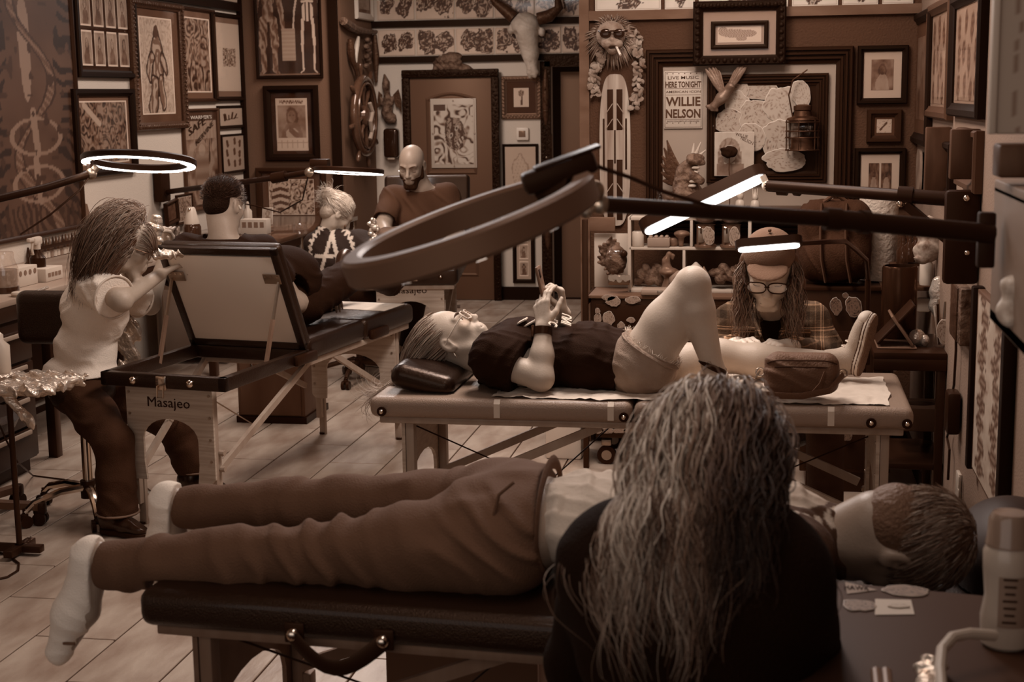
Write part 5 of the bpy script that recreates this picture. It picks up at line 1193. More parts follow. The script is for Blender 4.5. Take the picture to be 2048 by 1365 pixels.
# ---- the man lying face down on the near table
H7 = Head(pt(1800, 1078, 3.08), (-.22, .40, -.89), (.93, .05, -.28), 1.16)
S = Soft(.006); nk7 = pt(1688, 1084, 3.10); H7.add(S, neck=nk7, nr=.060, female=False)
pe7, wa7, ch7 = pt(1045, 1045, 3.15), pt(1200, 1050, 3.15), pt(1470, 1060, 3.15); sN, sF = pt(1590, 1110, 2.97), pt(1590, 1060, 3.32)
S.ell(pe7, (.16, .17, .105)); S.ell(wa7, (.17, .15, .09)); S.ell(ch7, (.20, .18, .105)); S.cone(sN, sF, .065, .065, .05)
eN, wN = pt(1560, 1200, 2.83), pt(1690, 1235, 2.80); eF, wF = pt(1600, 1080, 3.47), pt(1750, 1090, 3.45)
S.chain([sN, eN, wN], [.052, .043, .03]); hand(S, wN, (1, 0, -.05), (0, -.3, 1), (0, 1, 0), (.3, .3, .3, .3)); S.chain([sF, eF, wF], [.052, .043, .03]); hand(S, wF, (1, 0, -.05), (0, .3, 1), (0, -1, 0), (.3, .3, .3, .3))
hN, kN, aN = pt(1010, 1085, 3.03), pt(640, 1108, 3.03), pt(222, 1132, 3.03); hF, kF, aF = pt(1020, 1030, 3.25), pt(700, 1010, 3.32), pt(372, 1018, 3.34)
S.chain([hN, kN, aN], [.095, .055, .036], .03); S.chain([hF, kF, aF], [.095, .055, .036], .03)
for a_, t_ in ((aN, pt(118, 1310, 3.03)), (aF, pt(325, 1150, 3.34))): S.chain([a_+V3(-.035, 0, .02), a_*.5+t_*.5, t_], [.036, .032, .024], .02)
P7 = person(S, m_skin2, 'man in white socks and dark trousers lying face down on the near table')
m_trs = M('dark_brown_trousers', .065, .85, bump=.35, bscale=240)
S = Soft(.0065); S.ell(pe7+V3(-.0, 0, .012), (.165, .19, .122)); S.ell(pe7+V3(-.07, -.07, .02), (.12, .10, .105)); S.ell(pe7+V3(-.07, .08, .02), (.12, .10, .105))
S.chain([hN, hN*.5+kN*.5, kN, kN*.6+aN*.4, aN], [.118, .096, .068, .070, .058], .03); S.chain([hF, hF*.5+kF*.5, kF, kF*.6+aF*.4, aF], [.118, .092, .066, .066, .053], .03)
S.cut(pt(200, 1140, 3.03), (-1, 0, .12), aN, .12); S.cut(pt(355, 1015, 3.34), (-1, 0, .1), aF, .12); S.cut(pt(1102, 1050, 3.15), (1, 0, .12)); S.cut((0, 0, .779), (0, 0, -1), pe7-V3(.1, 0, .1), .75)
S.wrinkle(.005, 26, (.85, .1, .5), 1.6, 31).wrinkle(.012, 50, (.85, 0, .5), .9, 33, pt(620, 1110, 2.97), .17).wrinkle(.009, 55, (.6, 0, .8), 1.0, 34, pt(1040, 1080, 2.97), .17)
tr = S.obj('trousers', m_trs, P7)
MB().tube([pt(1098, 932, 3.15)+V3(.0, .19*math.sin(a), .118*(math.cos(a)-1)) for a in np.linspace(-1.7, 1.7, 21)], .016, 8, flat=.3).obj('waistband', m_trs, tr)
MB().tube([pt(1000+x, y, 2.955) for x, y in ((28, 965), (-2, 990), (-12, 1030), (-5, 1065), (10, 1090))], .004, 6).obj('pocket_seam', m_trs, tr)
m_sock = M('white_sock', .74, .9, bump=.3, bscale=260)
for a_, t_, top in ((aN, pt(118, 1305, 3.03), pt(195, 1125, 3.03)), (aF, pt(325, 1150, 3.34), pt(352, 1012, 3.34))):
    S = Soft(.005); hl = a_+V3(-.045, 0, .018); md = a_*.45+t_*.55+V3(-.022, 0, 0); S.cone(a_+V3(.01, 0, .0), hl, .041, .043, .03); S.cone(hl, md, .043, .040, .03); S.cone(a_, md, .040, .036, .03); S.cone(md, t_, .042, .031, .03); S.cut(top, (1, 0, -.1)); S.wrinkle(.0015, 90, (.3, .2, 1), 1.5, 40); so = S.obj('sock', m_sock, P7)
    if a_ is aN: text('sock_lettering', 'HANES', .022, M('grey_ink', .08, .8), basis(pt(140, 1283, 2.9915), (1, 0, -.02), (0, .1, 1)), so, .0006, width=.034, height=.008) if False else MB().box(pt(138, 1288, 2.996), (.03, .004, .007), .001).obj('toe_mark', M('grey_ink', .08, .8), so)
S = Soft(.0065); S.ell(wa7+V3(0, 0, .008), (.20, .175, .105)); S.ell(ch7+V3(-.04, 0, .005), (.23, .2, .12)); S.cone(sN+V3(-.03, 0, 0), sF+V3(-.03, 0, 0), .085, .085, .06); S.cone(sN, sN*.3+eN*.7, .08, .075, .04); S.cone(sF, sF*.3+eF*.7, .08, .075, .04); S.cone(ch7, nk7, .12, .075, .05)
S.cut(pt(1086, 1050, 3.15), (-1, 0, -.15)); S.cut(nk7+V3(.004, 0, 0), (1, 0, .05)); S.cut((0, 0, .787), (0, 0, -1), ch7-V3(.1, 0, .1), .6); S.wrinkle(.006, 36, (.75, .3, .2), 1.6, 51).wrinkle(.003, 70, (.3, .8, .3), 1.5, 52)
m_tee7 = M('cream_tshirt', .40, .85, bump=.2, bscale=200); ts = S.obj('tshirt', M_vcol('printed_tee', .85, bump=.2), P7)
v = np.empty(len(ts.data.vertices)*3, np.float32); ts.data.vertices.foreach_get('co', v); v = v.reshape(-1, 3); yk = pt(1505, 1080, 3.15)[0]; N = Noise2(77); g = np.where(v[:, 0] > yk+.05*N(v[:, 1]*4+9, v[:, 2]*4+9), .045, .40)
bx, by = (v[:, 0]-pt(1592, 1000, 3.2)[0])/.075, (v[:, 1]-3.16)/.13; rr = np.hypot(bx, by); pic = .30+.12*N(bx*2+9, by*2+9); g = np.where((v[:, 2] > ch7[2]+.02) & (rr < 1), pic, g); g = np.where((v[:, 2] > ch7[2]+.02) & (rr > 1.12) & (rr < 1.42) & (np.sin(np.arctan2(by, bx)*22) > -.2), .45, g); g = np.where((v[:, 2] > ch7[2]+.02) & (np.abs(rr-1) < .05), .04, g)
a = ts.data.color_attributes.new('Col', 'FLOAT_COLOR', 'POINT'); c4 = np.ones((len(v), 4), np.float32); c4[:, :3] = sep(g); a.data.foreach_set('color', c4.ravel())
MB().torus(.072, .009, nk7+V3(-.004, 0, -.002), Matrix.Rotation(math.pi/2+.05, 3, 'Y'), 32, 8).obj('collar', M('brown_rib', .05, .9), ts)
S = Soft(.0055); S.ell(H7.p(0, -.015, .045), (.083, .101, .093), H7.R); S.ell(H7.p(0, -.030, -.02), (.082, .088, .075), H7.R, .03); S.cut(H7.p(0, .055, .0), H7.R@V3(0, .95, -.35)); S.cut(H7.p(0, 0, -.062), H7.R@V3(0, .7, -1)); S.wrinkle(.0012, 160, (.5, .6, .3), 2, 61); hc = S.obj('hair', M('short_brown_hair', .09, .55, bump=.6, bscale=120), P7)
ro, nn, l = scalp(H7, 2600, lambda x, y, z: (y < .07) & (z > -.065+.75*np.maximum(y+.05, 0)), 11, 1.075); rg = np.random.default_rng(12); cw = H7.p(0, -.045, .125)
aw = ro-cw; aw -= nn*(aw*nn).sum(1, keepdims=True); aw /= np.linalg.norm(aw, axis=1, keepdims=True)+1e-6; sw = np.cross(nn, aw); fl = aw+.5*sw
pa = grow(ro, nn*.35+fl, 7, rg.uniform(.004, .0078, len(ro))*np.where(l[:, 2] < .0, .5, 1), lambda p, k: (fl-.3*nn, .25), [hcol(H7, 1.055)], .08, 13)
strands('hair_strands', pa, rg.uniform(.0007, .0016, len(pa)), m_hairv, hc, sep(np.clip(.13*np.exp(rg.normal(0, .55, len(pa))), .03, .45)))

# ---- the long haired woman with her back to us
H8 = Head(pt(1428, 945, 2.42), (.30, .80, -.50), (.10, .45, .85), 1.06)
S = Soft(.008); nk8 = pt(1400, 1085, 2.32); H8.add(S, neck=nk8, nr=.052)
ch8 = pt(1390, 1230, 2.28); pv8 = V3(-.12, 2.26, .62); s1, s2 = pt(1232, 1130, 2.33), pt(1535, 1165, 2.27); e1, e2 = pt(1180, 1330, 2.50), pt(1610, 1360, 2.45); w1, w2 = pt(1400, 1150, 2.74), pt(1500, 1140, 2.74)
S.ell(ch8, (.15, .10, .20)); S.ell(pv8, (.16, .13, .13)); S.cone(s1, s2, .055, .055, .05)
for a_, b_, c_ in ((s1, e1, w1), (s2, e2, w2)): S.chain([a_, b_, c_], [.048, .04, .028]); hand(S, c_, (.2, .5, .35), (0, -.4, .9), (1, 0, 0) if a_ is s1 else (-1, 0, 0), (.4, .4, .5, .5))
for q in (-1, 1): S.chain([pv8+V3(q*.09, 0, -.02), V3(-.12+q*.17, 2.62, .56), V3(-.12+q*.16, 2.55, .12)], [.075, .055, .04])
P8 = person(S, m_skin, 'long haired woman in a black sweater with her back to us')
m_black8 = M('black_knit', .004, .9, bump=.4, bscale=180)
S = Soft(.008); S.ell(ch8, (.20, .135, .24)); S.ell(pv8+V3(0, 0, .12), (.215, .16, .22)); S.cone(s1, s2, .085, .095, .06); S.cone(nk8-V3(0, 0, .04), ch8, .075, .13, .06)
for a_, b_, c_ in ((s1, e1, w1), (s2, e2, w2)): S.cone(a_, b_, .088, .078, .05); S.cone(b_, c_, .075, .05, .03); S.cut(c_-nrm(c_-b_)*.04, c_-b_, c_, .07)
S.cut(nk8-V3(0, 0, .012), (0, -.1, 1), nk8, .11); S.wrinkle(.006, 26, (.5, .2, .8), 1.5, 71); sw8 = S.obj('sweater', m_black8, P8)
S = Soft(.007); 
for q in (-1, 1): S.box(nk8+V3(q*.072-.012, -.045, .006), (.05, .02, .026), np.array(Matrix.Rotation(q*.45, 3, 'Y')), .012, .01)
S.obj('white_collar', M('white_collar', .5, .8), P8)
S = Soft(.009); S.ell(pv8, (.18, .15, .13))
for q in (-1, 1): S.chain([pv8+V3(q*.09, 0, -.02), V3(-.12+q*.17, 2.62, .56), V3(-.12+q*.16, 2.55, .11)], [.09, .07, .055])
S.cut((0, 0, .1), (0, 0, -1)); S.obj('trousers', m_black8, P8)
for q in (-1, 1): shoe('shoe', V3(-.12+q*.16, 2.50, .01), V3(-.12+q*.17, 2.76, .01), (0, 0, 1), m_blackp, m_blackp, P8, .043, .07)
S = Soft(.008); S.ell(H8.p(0, -.02, .04), (.090, .100, .095), H8.R); S.cone(H8.p(0, -.05, .02), nk8+V3(0, -.03, .05), .07, .06, .05); S.cone(nk8+V3(0, -.03, .05), pt(1340, 1200, 2.19), .06, .025, .05); S.wrinkle(.007, 60, (1, .2, .1), 2, 81); S.cut(H8.p(0, .06, .03), H8.R@V3(0, 1, -.2)); hc = S.obj('hair', M('long_brown_hair', .035, .5, bump=.5, bscale=50, stretch=(3, 3, .5)), P8)
ro, nn, l = scalp(H8, 5200, lambda x, y, z: (y < .075) & (z > -.035+.5*np.maximum(y, 0)), 14, 1.08); rg = np.random.default_rng(15); NCL = 70; ph = rg.uniform(0, 6.3, (len(ro), 3)); cph = rg.uniform(0, 6.3, (NCL, 3))
ctx = np.sort(np.concatenate([rg.uniform(1232, 1420, 48), rg.uniform(1400, 1550, 22)])); cty = np.where(ctx > 1430, 1060+rg.uniform(0, 60, NCL), np.where(ctx > 1240, rg.uniform(1150, 1340, NCL), rg.uniform(1040, 1300, NCL)))
tg = np.stack([at(x, y, Y=2.15+.03*math.sin(x)) for x, y in zip(ctx, cty)])
rank = np.argsort(np.argsort(l[:, 0]+.022*rg.normal(size=len(ro)))); clump = np.minimum((rank*NCL)//len(ro), NCL-1); tgs = tg[clump]+rg.normal(size=(len(ro), 3))*np.array([.012, .012, .02])
def f8(p, k):
    v = tgs-p; L_ = np.linalg.norm(v, axis=1, keepdims=True); g = np.where(L_ < .06, np.array([[0, -.1, -1.]]), v/(L_+1e-6)); w = .55*min(1, k/9)
    return g+w*np.stack([np.sin(.62*k+cph[clump, 0]+.35*ph[:, 0]), .5*np.sin(.5*k+cph[clump, 1]+.4*ph[:, 1]), .2*np.sin(.7*k+ph[:, 2])], 1), .3
coll = [hcol(H8, 1.08), (s1*.5+s2*.5+V3(0, -.01, -.03), np.array([.24, .10, .10]), np.eye(3)), (ch8, np.array([.20, .135, .245]), np.eye(3))]
ln = np.linalg.norm(tgs-ro, axis=1); pa = grow(ro, nn*.8+np.array([-.15, -.35, .25]), 34, ln*rg.uniform(.95, 1.3, len(ro))/32, f8, coll, .06, 16)
cl = np.exp(rg.normal(0, .75, NCL)); tone = np.clip(.085*cl[clump]*np.exp(rg.normal(0, .3, len(ro)))*np.where(l[:, 0] < .0, 1.5, np.clip(1.2-16*l[:, 0], .18, 1.2)), .012, .5); kk = np.linspace(0, 1, 34); colr = sep(np.clip(tone[:, None]*(1.5-.95*kk[None]), .008, .55))  # lamp light painted in: strands paler above and left, over ombre and clump tones
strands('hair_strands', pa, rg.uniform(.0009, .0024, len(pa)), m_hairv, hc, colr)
o = MB().tube([at(1385, 868, Y=2.29), at(1402, 888, Y=2.282), at(1398, 918, Y=2.282), at(1380, 912, Y=2.285)], .010, 8, flat=.5).obj('hair_clip', M('pale_clip', .42, .4), P8)
# ---- the woman in the white shirt at the left table
H1 = Head(pt(252, 492, 6.02), (.90, .28, -.33), (.25, .06, .96), 1.06)
S = Soft(.006); nk1 = pt(205, 553, 6.05); H1.add(S, neck=nk1, nr=.05, ears=False)
ch1, wa1, pv1 = pt(190, 620, 6.07), pt(172, 700, 6.07), pt(165, 770, 6.05); sR, sL = pt(180, 572, 5.93), pt(215, 575, 6.22); eR, wR = pt(242, 602, 5.80), pt(322, 548, 6.28); eL, wL = pt(300, 610, 6.45), pt(335, 500, 6.55)
S.ell(ch1, (.12, .14, .15)); S.ell(wa1, (.10, .13, .14)); S.ell(pv1, (.13, .15, .12)); S.cone(sR, sL, .05, .05, .04); S.chain([sR, eR, wR], [.05, .043, .028], .03); S.chain([sL, eL, wL], [.05, .043, .028], .03)
hand(S, wR, (.5, .5, .3), (-.3, -.2, .9), (0, .5, .5), (.5, .6, .7, .7)); hand(S, wL, (.2, -.2, .6), (.6, .5, .4), (0, -.5, .5), (.6, .7, .7, .7))
k1, a1 = pt(228, 885, 5.78), pt(236, 1025, 5.74); k2, a2 = pt(345, 850, 6.30), pt(390, 940, 6.40)
h1, h2 = pv1+V3(.02, -.08, -.02), pv1+V3(.03, .09, -.02)
S.chain([h1, k1, a1], [.085, .055, .04]); S.chain([h2, k2, a2], [.085, .055, .04])
P1 = person(S, M('warm_skin', .31, .5, bump=.08, bscale=160), 'woman with long hair, fringe and glasses in a white t-shirt leaning over the raised backrest')
H1.face_parts(P1); H1.glasses(P1, M('thin_wire', .12, .3, .7), .029, .024)
S = Soft(.0065); S.ell(ch1, (.145, .165, .17)); S.ell(wa1, (.135, .16, .17)); S.ell(pv1+V3(-.01, 0, .03), (.172, .185, .12)); S.cone(sR, sL, .07, .07, .05); S.cone(nk1-V3(0, 0, .02), ch1, .07, .1, .05)
S.cone(sR, sR*.25+eR*.75, .078, .092, .04); S.cone(sL, sL*.25+eL*.75, .07, .075, .04); S.cut(sR*.22+eR*.78, eR-sR, sR*.1+eR*.9, .10); S.cut(sL*.25+eL*.75, eL-sL, eL, .09); S.cut(nk1+V3(.01, 0, .0), H1.R@V3(0, .3, 1), nk1, .10); S.cut(pt(170, 748, 6.05), (.0, 0, -1), pt(170, 790, 6.05), .30)
S.wrinkle(.0055, 27, (.6, .2, .8), 1.5, 91).wrinkle(.0035, 48, (-.3, .5, .8), 1.4, 92); t1 = S.obj('tshirt', M('white_tshirt', .68, .9, bump=.35, bscale=160), P1)
for a_, b_, r_ in ((sR, eR, .094), (sL, eL, .078)):
    d_ = nrm(b_-a_); c_ = a_*.22+b_*.78; x_ = nrm(np.cross(d_, (0, 0, 1))); y_ = np.cross(d_, x_); MB().tube([c_+r_*(x_*math.cos(q)+y_*math.sin(q)) for q in np.linspace(0, 6.283, 29)], .005, 6, cap=False).obj('sleeve_hem', M('tee_hem', .5, .9), t1)
m_jean1 = M('brown_jeans', .026, .85, bump=.45, bscale=240, var=.3, vscale=10)
S = Soft(.007); S.ell(pv1-V3(0, 0, .02), (.145, .165, .125)); S.chain([h1, h1*.5+k1*.5, k1, k1*.5+a1*.5, a1], [.105, .093, .082, .080, .088], .03); S.chain([h2, h2*.5+k2*.5, k2, a2], [.105, .088, .078, .085], .03); S.cut(a1-V3(0, 0, .01), (0, 0, -1), a1-V3(0, 0, .08), .13); S.cut(a2-V3(0, 0, .01), (0, 0, -1), a2-V3(0, 0, .08), .13); S.wrinkle(.004, 35, (.3, .2, 1), 1.5, 93); jo = S.obj('jeans', m_jean1, P1)
for a_, w_ in ((a1, .089), (a2, .086)): MB().tube([a_+V3(w_*math.cos(q), w_*math.sin(q), .0) for q in np.linspace(0, 6.283, 25)], .005, 6, cap=False).obj('jean_hem', M('jean_hem', .13, .9), jo)
m_boot = M('black_boot', .012, .3, coat=.3)
for a_ in (a1, a2): shoe('boot', V3(a_[0]-.08, a_[1], .012), V3(a_[0]+.17, a_[1]-.06, .012), (0, 0, 1), m_boot, m_blackp, P1, .05, .09, ank=a_+V3(0, 0, .02))
S = Soft(.006); S.ell(H1.p(0, -.018, .040), (.080, .100, .090), H1.R); S.chain([H1.p(.075, .0, .02), H1.p(.085, -.03, -.08), H1.p(.07, -.07, -.18)], [.035, .04, .03], .04); S.chain([H1.p(-.075, .0, .02), H1.p(-.08, -.03, -.08)], [.035, .03], .04); S.chain([H1.p(0, -.08, 0), H1.p(0, -.11, -.12), H1.p(.01, -.13, -.18)], [.075, .07, .04], .04); S.cut(H1.p(0, .073, -.0), H1.R@V3(0, 1, -.25), H1.p(0, .12, -.03), .085); hc = S.obj('hair', M('auburn_hair', .045, .42), P1)
ro, nn, l = scalp(H1, 1500, lambda x, y, z: (z > -.02) & ((y < .06) | (z > .06)), 21, 1.08); rg = np.random.default_rng(22); fringe = l[:, 1] > .045
tgl = np.where(fringe[:, None], np.stack([l[:, 0]*1.05, np.full(len(l), .118), np.full(len(l), .022)], 1), np.stack([np.sign(l[:, 0]+1e-4)*(.062+.04*rg.uniform(size=len(l))), -.05-.11*rg.uniform(0, 1, len(l)), -.20-.06*rg.uniform(0, 1, len(l))], 1)); tgw = H1.c+H1.k*(tgl@H1.R.T); ln = np.linalg.norm(tgw-ro, axis=1)
def f1(p, k):
    v = tgw-p; L_ = np.linalg.norm(v, axis=1, keepdims=True); return np.where(L_ < .03, np.array([[0, 0, -1.]]), v/(L_+1e-6)), .3
pa = grow(ro, nn*.35+(H1.R@V3(0, 0, .3))+np.where(fringe[:, None], H1.R@V3(0, .6, 0), 0), 16, ln*rg.uniform(1.0, 1.25, len(ro))/15, f1, [hcol(H1, 1.06)], .012, 23); strands('hair_strands', pa, rg.uniform(.0010, .002, len(pa)), m_hairv, hc, sep(np.clip(.085*np.exp(rg.normal(0, .4, len(pa)))[:, None]*np.linspace(2.2, .45, 16)[None], .012, .4)))  # crown shine painted into the strand colour: pale at the roots, darker to the tips

# ---- the man in black seated against the raised backrest, seen from behind
H2 = Head(pt(447, 412, 6.60), (.25, .93, -.25), (0, .15, 1), 1.06)
S = Soft(.006); nk2 = pt(448, 480, 6.55); H2.add(S, neck=nk2, nr=.060, female=False)
ch2, pv2 = pt(455, 560, 6.56), V3(-2.33, 6.82, .86); s1, s2 = pt(372, 505, 6.56), pt(524, 508, 6.56); eL, wL = pt(330, 560, 6.75), pt(332, 500, 6.62); eR, wR = pt(590, 606, 6.70), pt(650, 600, 7.02)
S.ell(ch2, (.16, .11, .19)); S.ell(pv2, (.16, .14, .12)); S.cone(s1, s2, .06, .06, .05); S.chain([s1, eL, wL], [.055, .045, .032], .03); S.chain([s2, eR, wR], [.055, .048, .032], .03); hand(S, wL, (-.05, .1, 1), (0, -1, .1), (1, 0, .2), (1.3, 1.35, 1.4, 1.4), (.4, .7), 1.05); hand(S, wR, (.2, 1, -.1), (0, 0, 1), (-1, 0, 0), (.5, .5, .5, .5))
kL2, aL2 = pt(606, 588, 7.20), V3(-2.30, 7.45, .80); kR2, aR2 = V3(-2.06, 7.25, .98), V3(-2.02, 7.62, .84)
S.chain([pv2+V3(-.08, .02, 0), kL2, aL2], [.085, .06, .042], .03); S.chain([pv2+V3(.08, .02, 0), kR2, aR2], [.085, .06, .042], .03)
P2 = person(S, m_skin2, 'dark haired man in black seen from behind, seated against the raised backrest')
S = Soft(.007); S.ell(ch2, (.18, .135, .22)); S.ell(pv2+V3(0, -.02, .12), (.18, .14, .16)); S.cone(s1, s2, .08, .08, .06); S.cone(nk2-V3(0, 0, .01), ch2, .075, .12, .06); S.cone(s1, s1*.35+eL*.65, .082, .08, .04); S.cone(s2, s2*.45+eR*.55, .085, .080, .04); S.cut(s2*.45+eR*.55, eR-s2, s2*.2+eR*.8, .10); S.cut(s1*.35+eL*.65, eL-s1, eL, .09); S.cut(nk2+V3(0, 0, .005), (0, .05, 1), nk2, .10); S.wrinkle(.004, 40, (.6, .3, .7), 1.6, 95); S.obj('tshirt', m_blackt, P2)
m_blkj = M('black_jeans', .009, .8, bump=.3, bscale=220)
S = Soft(.007); S.ell(pv2, (.175, .15, .13)); S.chain([pv2+V3(-.08, .02, 0), kL2, aL2], [.105, .078, .062], .03); S.chain([pv2+V3(.08, .02, 0), kR2, aR2], [.105, .078, .062], .03); S.wrinkle(.004, 40, (.3, .8, .4), 1.5, 96); S.cut(aL2, aL2-kL2, aL2, .1); S.cut(aR2, aR2-kR2, aR2, .1); S.obj('jeans', m_blkj, P2)
for a_ in (aL2, aR2): shoe('boot', V3(a_[0], a_[1]+.10, .800), V3(a_[0]+.03, a_[1]+.22, 1.02), (.1, -.8, .5), m_boot, m_blackp, P2, .046, .08, ank=a_+V3(0, .02, .0))
S = Soft(.005); S.ell(H2.p(0, -.015, .052), (.081, .099, .086), H2.R); S.ell(H2.p(0, -.055, -.005), (.066, .052, .06), H2.R); S.cut(H2.p(0, 0, -.045), H2.R@V3(0, .3, -1)); S.cut(H2.p(0, .02, 0), H2.R@V3(0, 1, -.6)); hc = S.obj('hair', M('black_cropped_hair', .006, .6, bump=1, bscale=150), P2)
ro, nn, l = scalp(H2, 1600, lambda x, y, z: (y < .06) & (z > .02), 31, 1.06); rg = np.random.default_rng(32); pa = grow(ro, nn+.5*(H2.R@V3(0, .6, .4)), 5, rg.uniform(.002, .006, len(ro)), lambda p, k: (nn*.3+np.array(H2.R@V3(0, .7, .2)), .2), (), .08, 33); strands('hair_strands', pa, .0009, m_hairv, hc, sep(np.clip(rg.normal(.03, .015, len(pa)), .01, .1)))
MB().tube([H2.p(.079, .0, .0), H2.p(.083, .012, -.012)], .006, 8).obj('earbud', M('white_plastic', .55, .4), P2)

# ---- the ponytailed tattooer with the printed back
H3 = Head(pt(676, 428, 9.22), (.62, .35, -.68), (.45, .25, .80), 1.0)
S = Soft(.007); nk3 = pt(655, 462, 9.2); H3.add(S, neck=nk3, nr=.05)
ch3, wa3, pv3 = pt(672, 525, 9.16), pt(668, 590, 9.1), V3(-2.66, 9.16, .60); s1, s2 = pt(632, 488, 9.18), pt(722, 485, 9.22); e2, w2 = pt(765, 530, 9.0), pt(762, 478, 8.98+.3); e1, w1 = pt(700, 560, 9.5), pt(748, 480, 9.4)
S.ell(ch3, (.15, .11, .17)); S.ell(wa3, (.14, .12, .15)); S.ell(pv3, (.17, .15, .12)); S.cone(s1, s2, .055, .055, .05); S.chain([s2, e2, w2], [.05, .042, .028]); S.chain([s1, e1, w1], [.05, .042, .028])
k1, a1 = V3(-2.30, 9.36, .60), V3(-2.48, 9.78, .15); k2, a2 = V3(-2.72, 9.66, .60), V3(-2.75, 9.72, .15)
S.chain([pv3+V3(.07, .02, 0), k1, a1], [.08, .055, .04], .03); S.chain([pv3+V3(-.05, .06, 0), k2, a2], [.08, .055, .04], .03)
P3 = person(S, m_skin, 'blonde ponytailed tattooer in a black t-shirt with a large letter A on the back')
S = Soft(.008); S.ell(ch3, (.185, .14, .20)); S.ell(wa3, (.175, .15, .19)); S.ell(pv3+V3(0, 0, .06), (.18, .165, .13)); S.cone(s1, s2, .075, .08, .06); S.cone(s2, s2*.3+e2*.7, .075, .072, .04); S.cone(s1, s1*.3+e1*.7, .07, .07, .04); S.cone(nk3-V3(0, 0, .015), ch3, .07, .12, .05); S.cut(s2*.32+e2*.68, e2-s2, e2, .09); S.cut(nk3+V3(0, 0, .01), H3.R@V3(0, 0, 1), nk3, .08); S.wrinkle(.005, 30, (.6, .2, .8), 1.6, 97)
sv, sq = S.mesh(); ts3 = mesh_np('tshirt', sv, sq, M_vcol('printed_black_tee', .85, bump=.2)); ts3.parent = P3
c3 = pt(660, 510, 9.0); V_ = sv-np.array(CO); zc = V_@cf; 
bx = (sv-c3)@cr0/.145; by = (sv-c3)[:, 2]/.19; front = sv[:, 1] < ch3[1]+.06
def cp2(a, b, r): return cap(bx, by, a, b, r)
ink = (cp2((-.52, -.75), (.08, .75), .075) < 0) | (cp2((.55, -.8), (.02, .75), .085) < 0) | (cp2((-.7, -.08), (.75, -.02), .06) < 0) | ((np.abs(np.hypot(bx/.98, by/.95)-1+.04*np.sin(np.arctan2(by, bx)*34)) < .055+.05*(np.sin(np.arctan2(by, bx)*26) > .3)))
g = np.where(ink & front, .42, .008); aa = ts3.data.color_attributes.new('Col', 'FLOAT_COLOR', 'POINT'); c4 = np.ones((len(sv), 4), np.float32); c4[:, :3] = sep(g); aa.data.foreach_set('color', c4.ravel())
S = Soft(.008); S.ell(pv3, (.185, .165, .125)); S.chain([pv3+V3(.07, .02, 0), k1, a1], [.10, .075, .065], .03); S.chain([pv3+V3(-.05, .06, 0), k2, a2], [.10, .075, .065], .03); S.cut((0, 0, .14), (0, 0, -1)); S.obj('trousers', m_blkj, P3)
for a_ in (a1, a2): shoe('sneaker', V3(a_[0]-.07, a_[1]+.02, .014), V3(a_[0]+.17, a_[1]-.04, .014), (0, 0, 1), m_blackp, m_rubber, P3, .045, .07, ank=a_+V3(0, 0, -.03))
S = Soft(.006); S.ell(H3.p(0, -.02, .045), (.084, .10, .09), H3.R); S.ell(H3.p(0, -.06, -.03), (.065, .05, .06), H3.R); S.ell(H3.p(-.01, -.13, .05), (.05, .045, .05), H3.R, .03); S.cut(H3.p(0, .05, .0), H3.R@V3(0, 1, -.4)); hc = S.obj('hair', M('blonde_hair', .33, .45, bump=.6, bscale=60), P3)
ro, nn, l = scalp(H3, 900, lambda x, y, z: (y < .06) & (z > -.03), 41, 1.07); rg = np.random.default_rng(42); bun = H3.p(-.01, -.115, .05); tl = np.array([bun+V3(-.05, 0, -.02)+rg.normal(size=3)*np.array([.05, .04, .06]) for _ in ro])
def f3(p, k):
    v = (bun if k < 8 else tl)-p; L_ = np.linalg.norm(v, axis=1, keepdims=True); return v/(L_+1e-6), .35
pa = grow(ro, nn*.4+H3.R@V3(0, -.5, 0), 15, rg.uniform(.010, .018, len(ro)), f3, [hcol(H3, 1.08)], .10, 43); strands('hair_strands', pa, rg.uniform(.0012, .0026, len(pa)), m_hairv, hc, sep(np.clip(rg.normal(.38, .1, len(pa)), .12, .6)))
MB().tube([H3.p(-.06, .07, -.03), H3.p(-.02, .10, -.05), H3.p(.02, .10, -.05), H3.p(.06, .07, -.03)], .012, 8, flat=.4).obj('face_mask', M('dark_mask', .05, .8), P3)

# ---- the bald bearded man
H4 = Head(pt(824, 331, 9.52), (-.06, -.93, -.36), (0, -.36, .93), 1.08)
S = Soft(.006); nk4 = pt(842, 376, 9.58); H4.add(S, neck=nk4, nr=.062, female=False)
ch4, pv4 = pt(842, 440, 9.62), V3(-2.36, 9.62, .88); s1, s2 = pt(786, 397, 9.60), pt(893, 392, 9.62); e1, w1 = pt(766, 452, 9.40), pt(778, 486, 9.12); e2, w2 = pt(915, 470, 9.55), pt(880, 500, 9.25)
S.ell(ch4, (.17, .11, .19)); S.ell(pv4, (.17, .14, .12)); S.cone(s1, s2, .06, .06, .05); S.chain([s1, e1, w1], [.060, .052, .036], .03); S.chain([s2, e2, w2], [.058, .048, .034], .03); hand(S, w1, (-.1, -.9, -.1), (0, 0, 1), (1, 0, 0), (.5, .5, .6, .6)); hand(S, w2, (-.3, -.9, -.1), (0, 0, 1), (-1, 0, 0), (.4, .4, .4, .4))
k1, a1 = V3(-2.46, 9.22, .92), V3(-2.36, 8.86, .85); k2, a2 = V3(-2.32, 9.22, .93), V3(-2.22, 8.86, .86)
S.chain([pv4+V3(-.08, 0, 0), k1, a1], [.09, .065, .045], .03); S.chain([pv4+V3(.08, 0, 0), k2, a2], [.09, .065, .045], .03)
P4 = person(S, m_skin2, 'smiling bald man with a dark beard sitting on the far massage table')
H4.face_parts(P4, lipm=False)
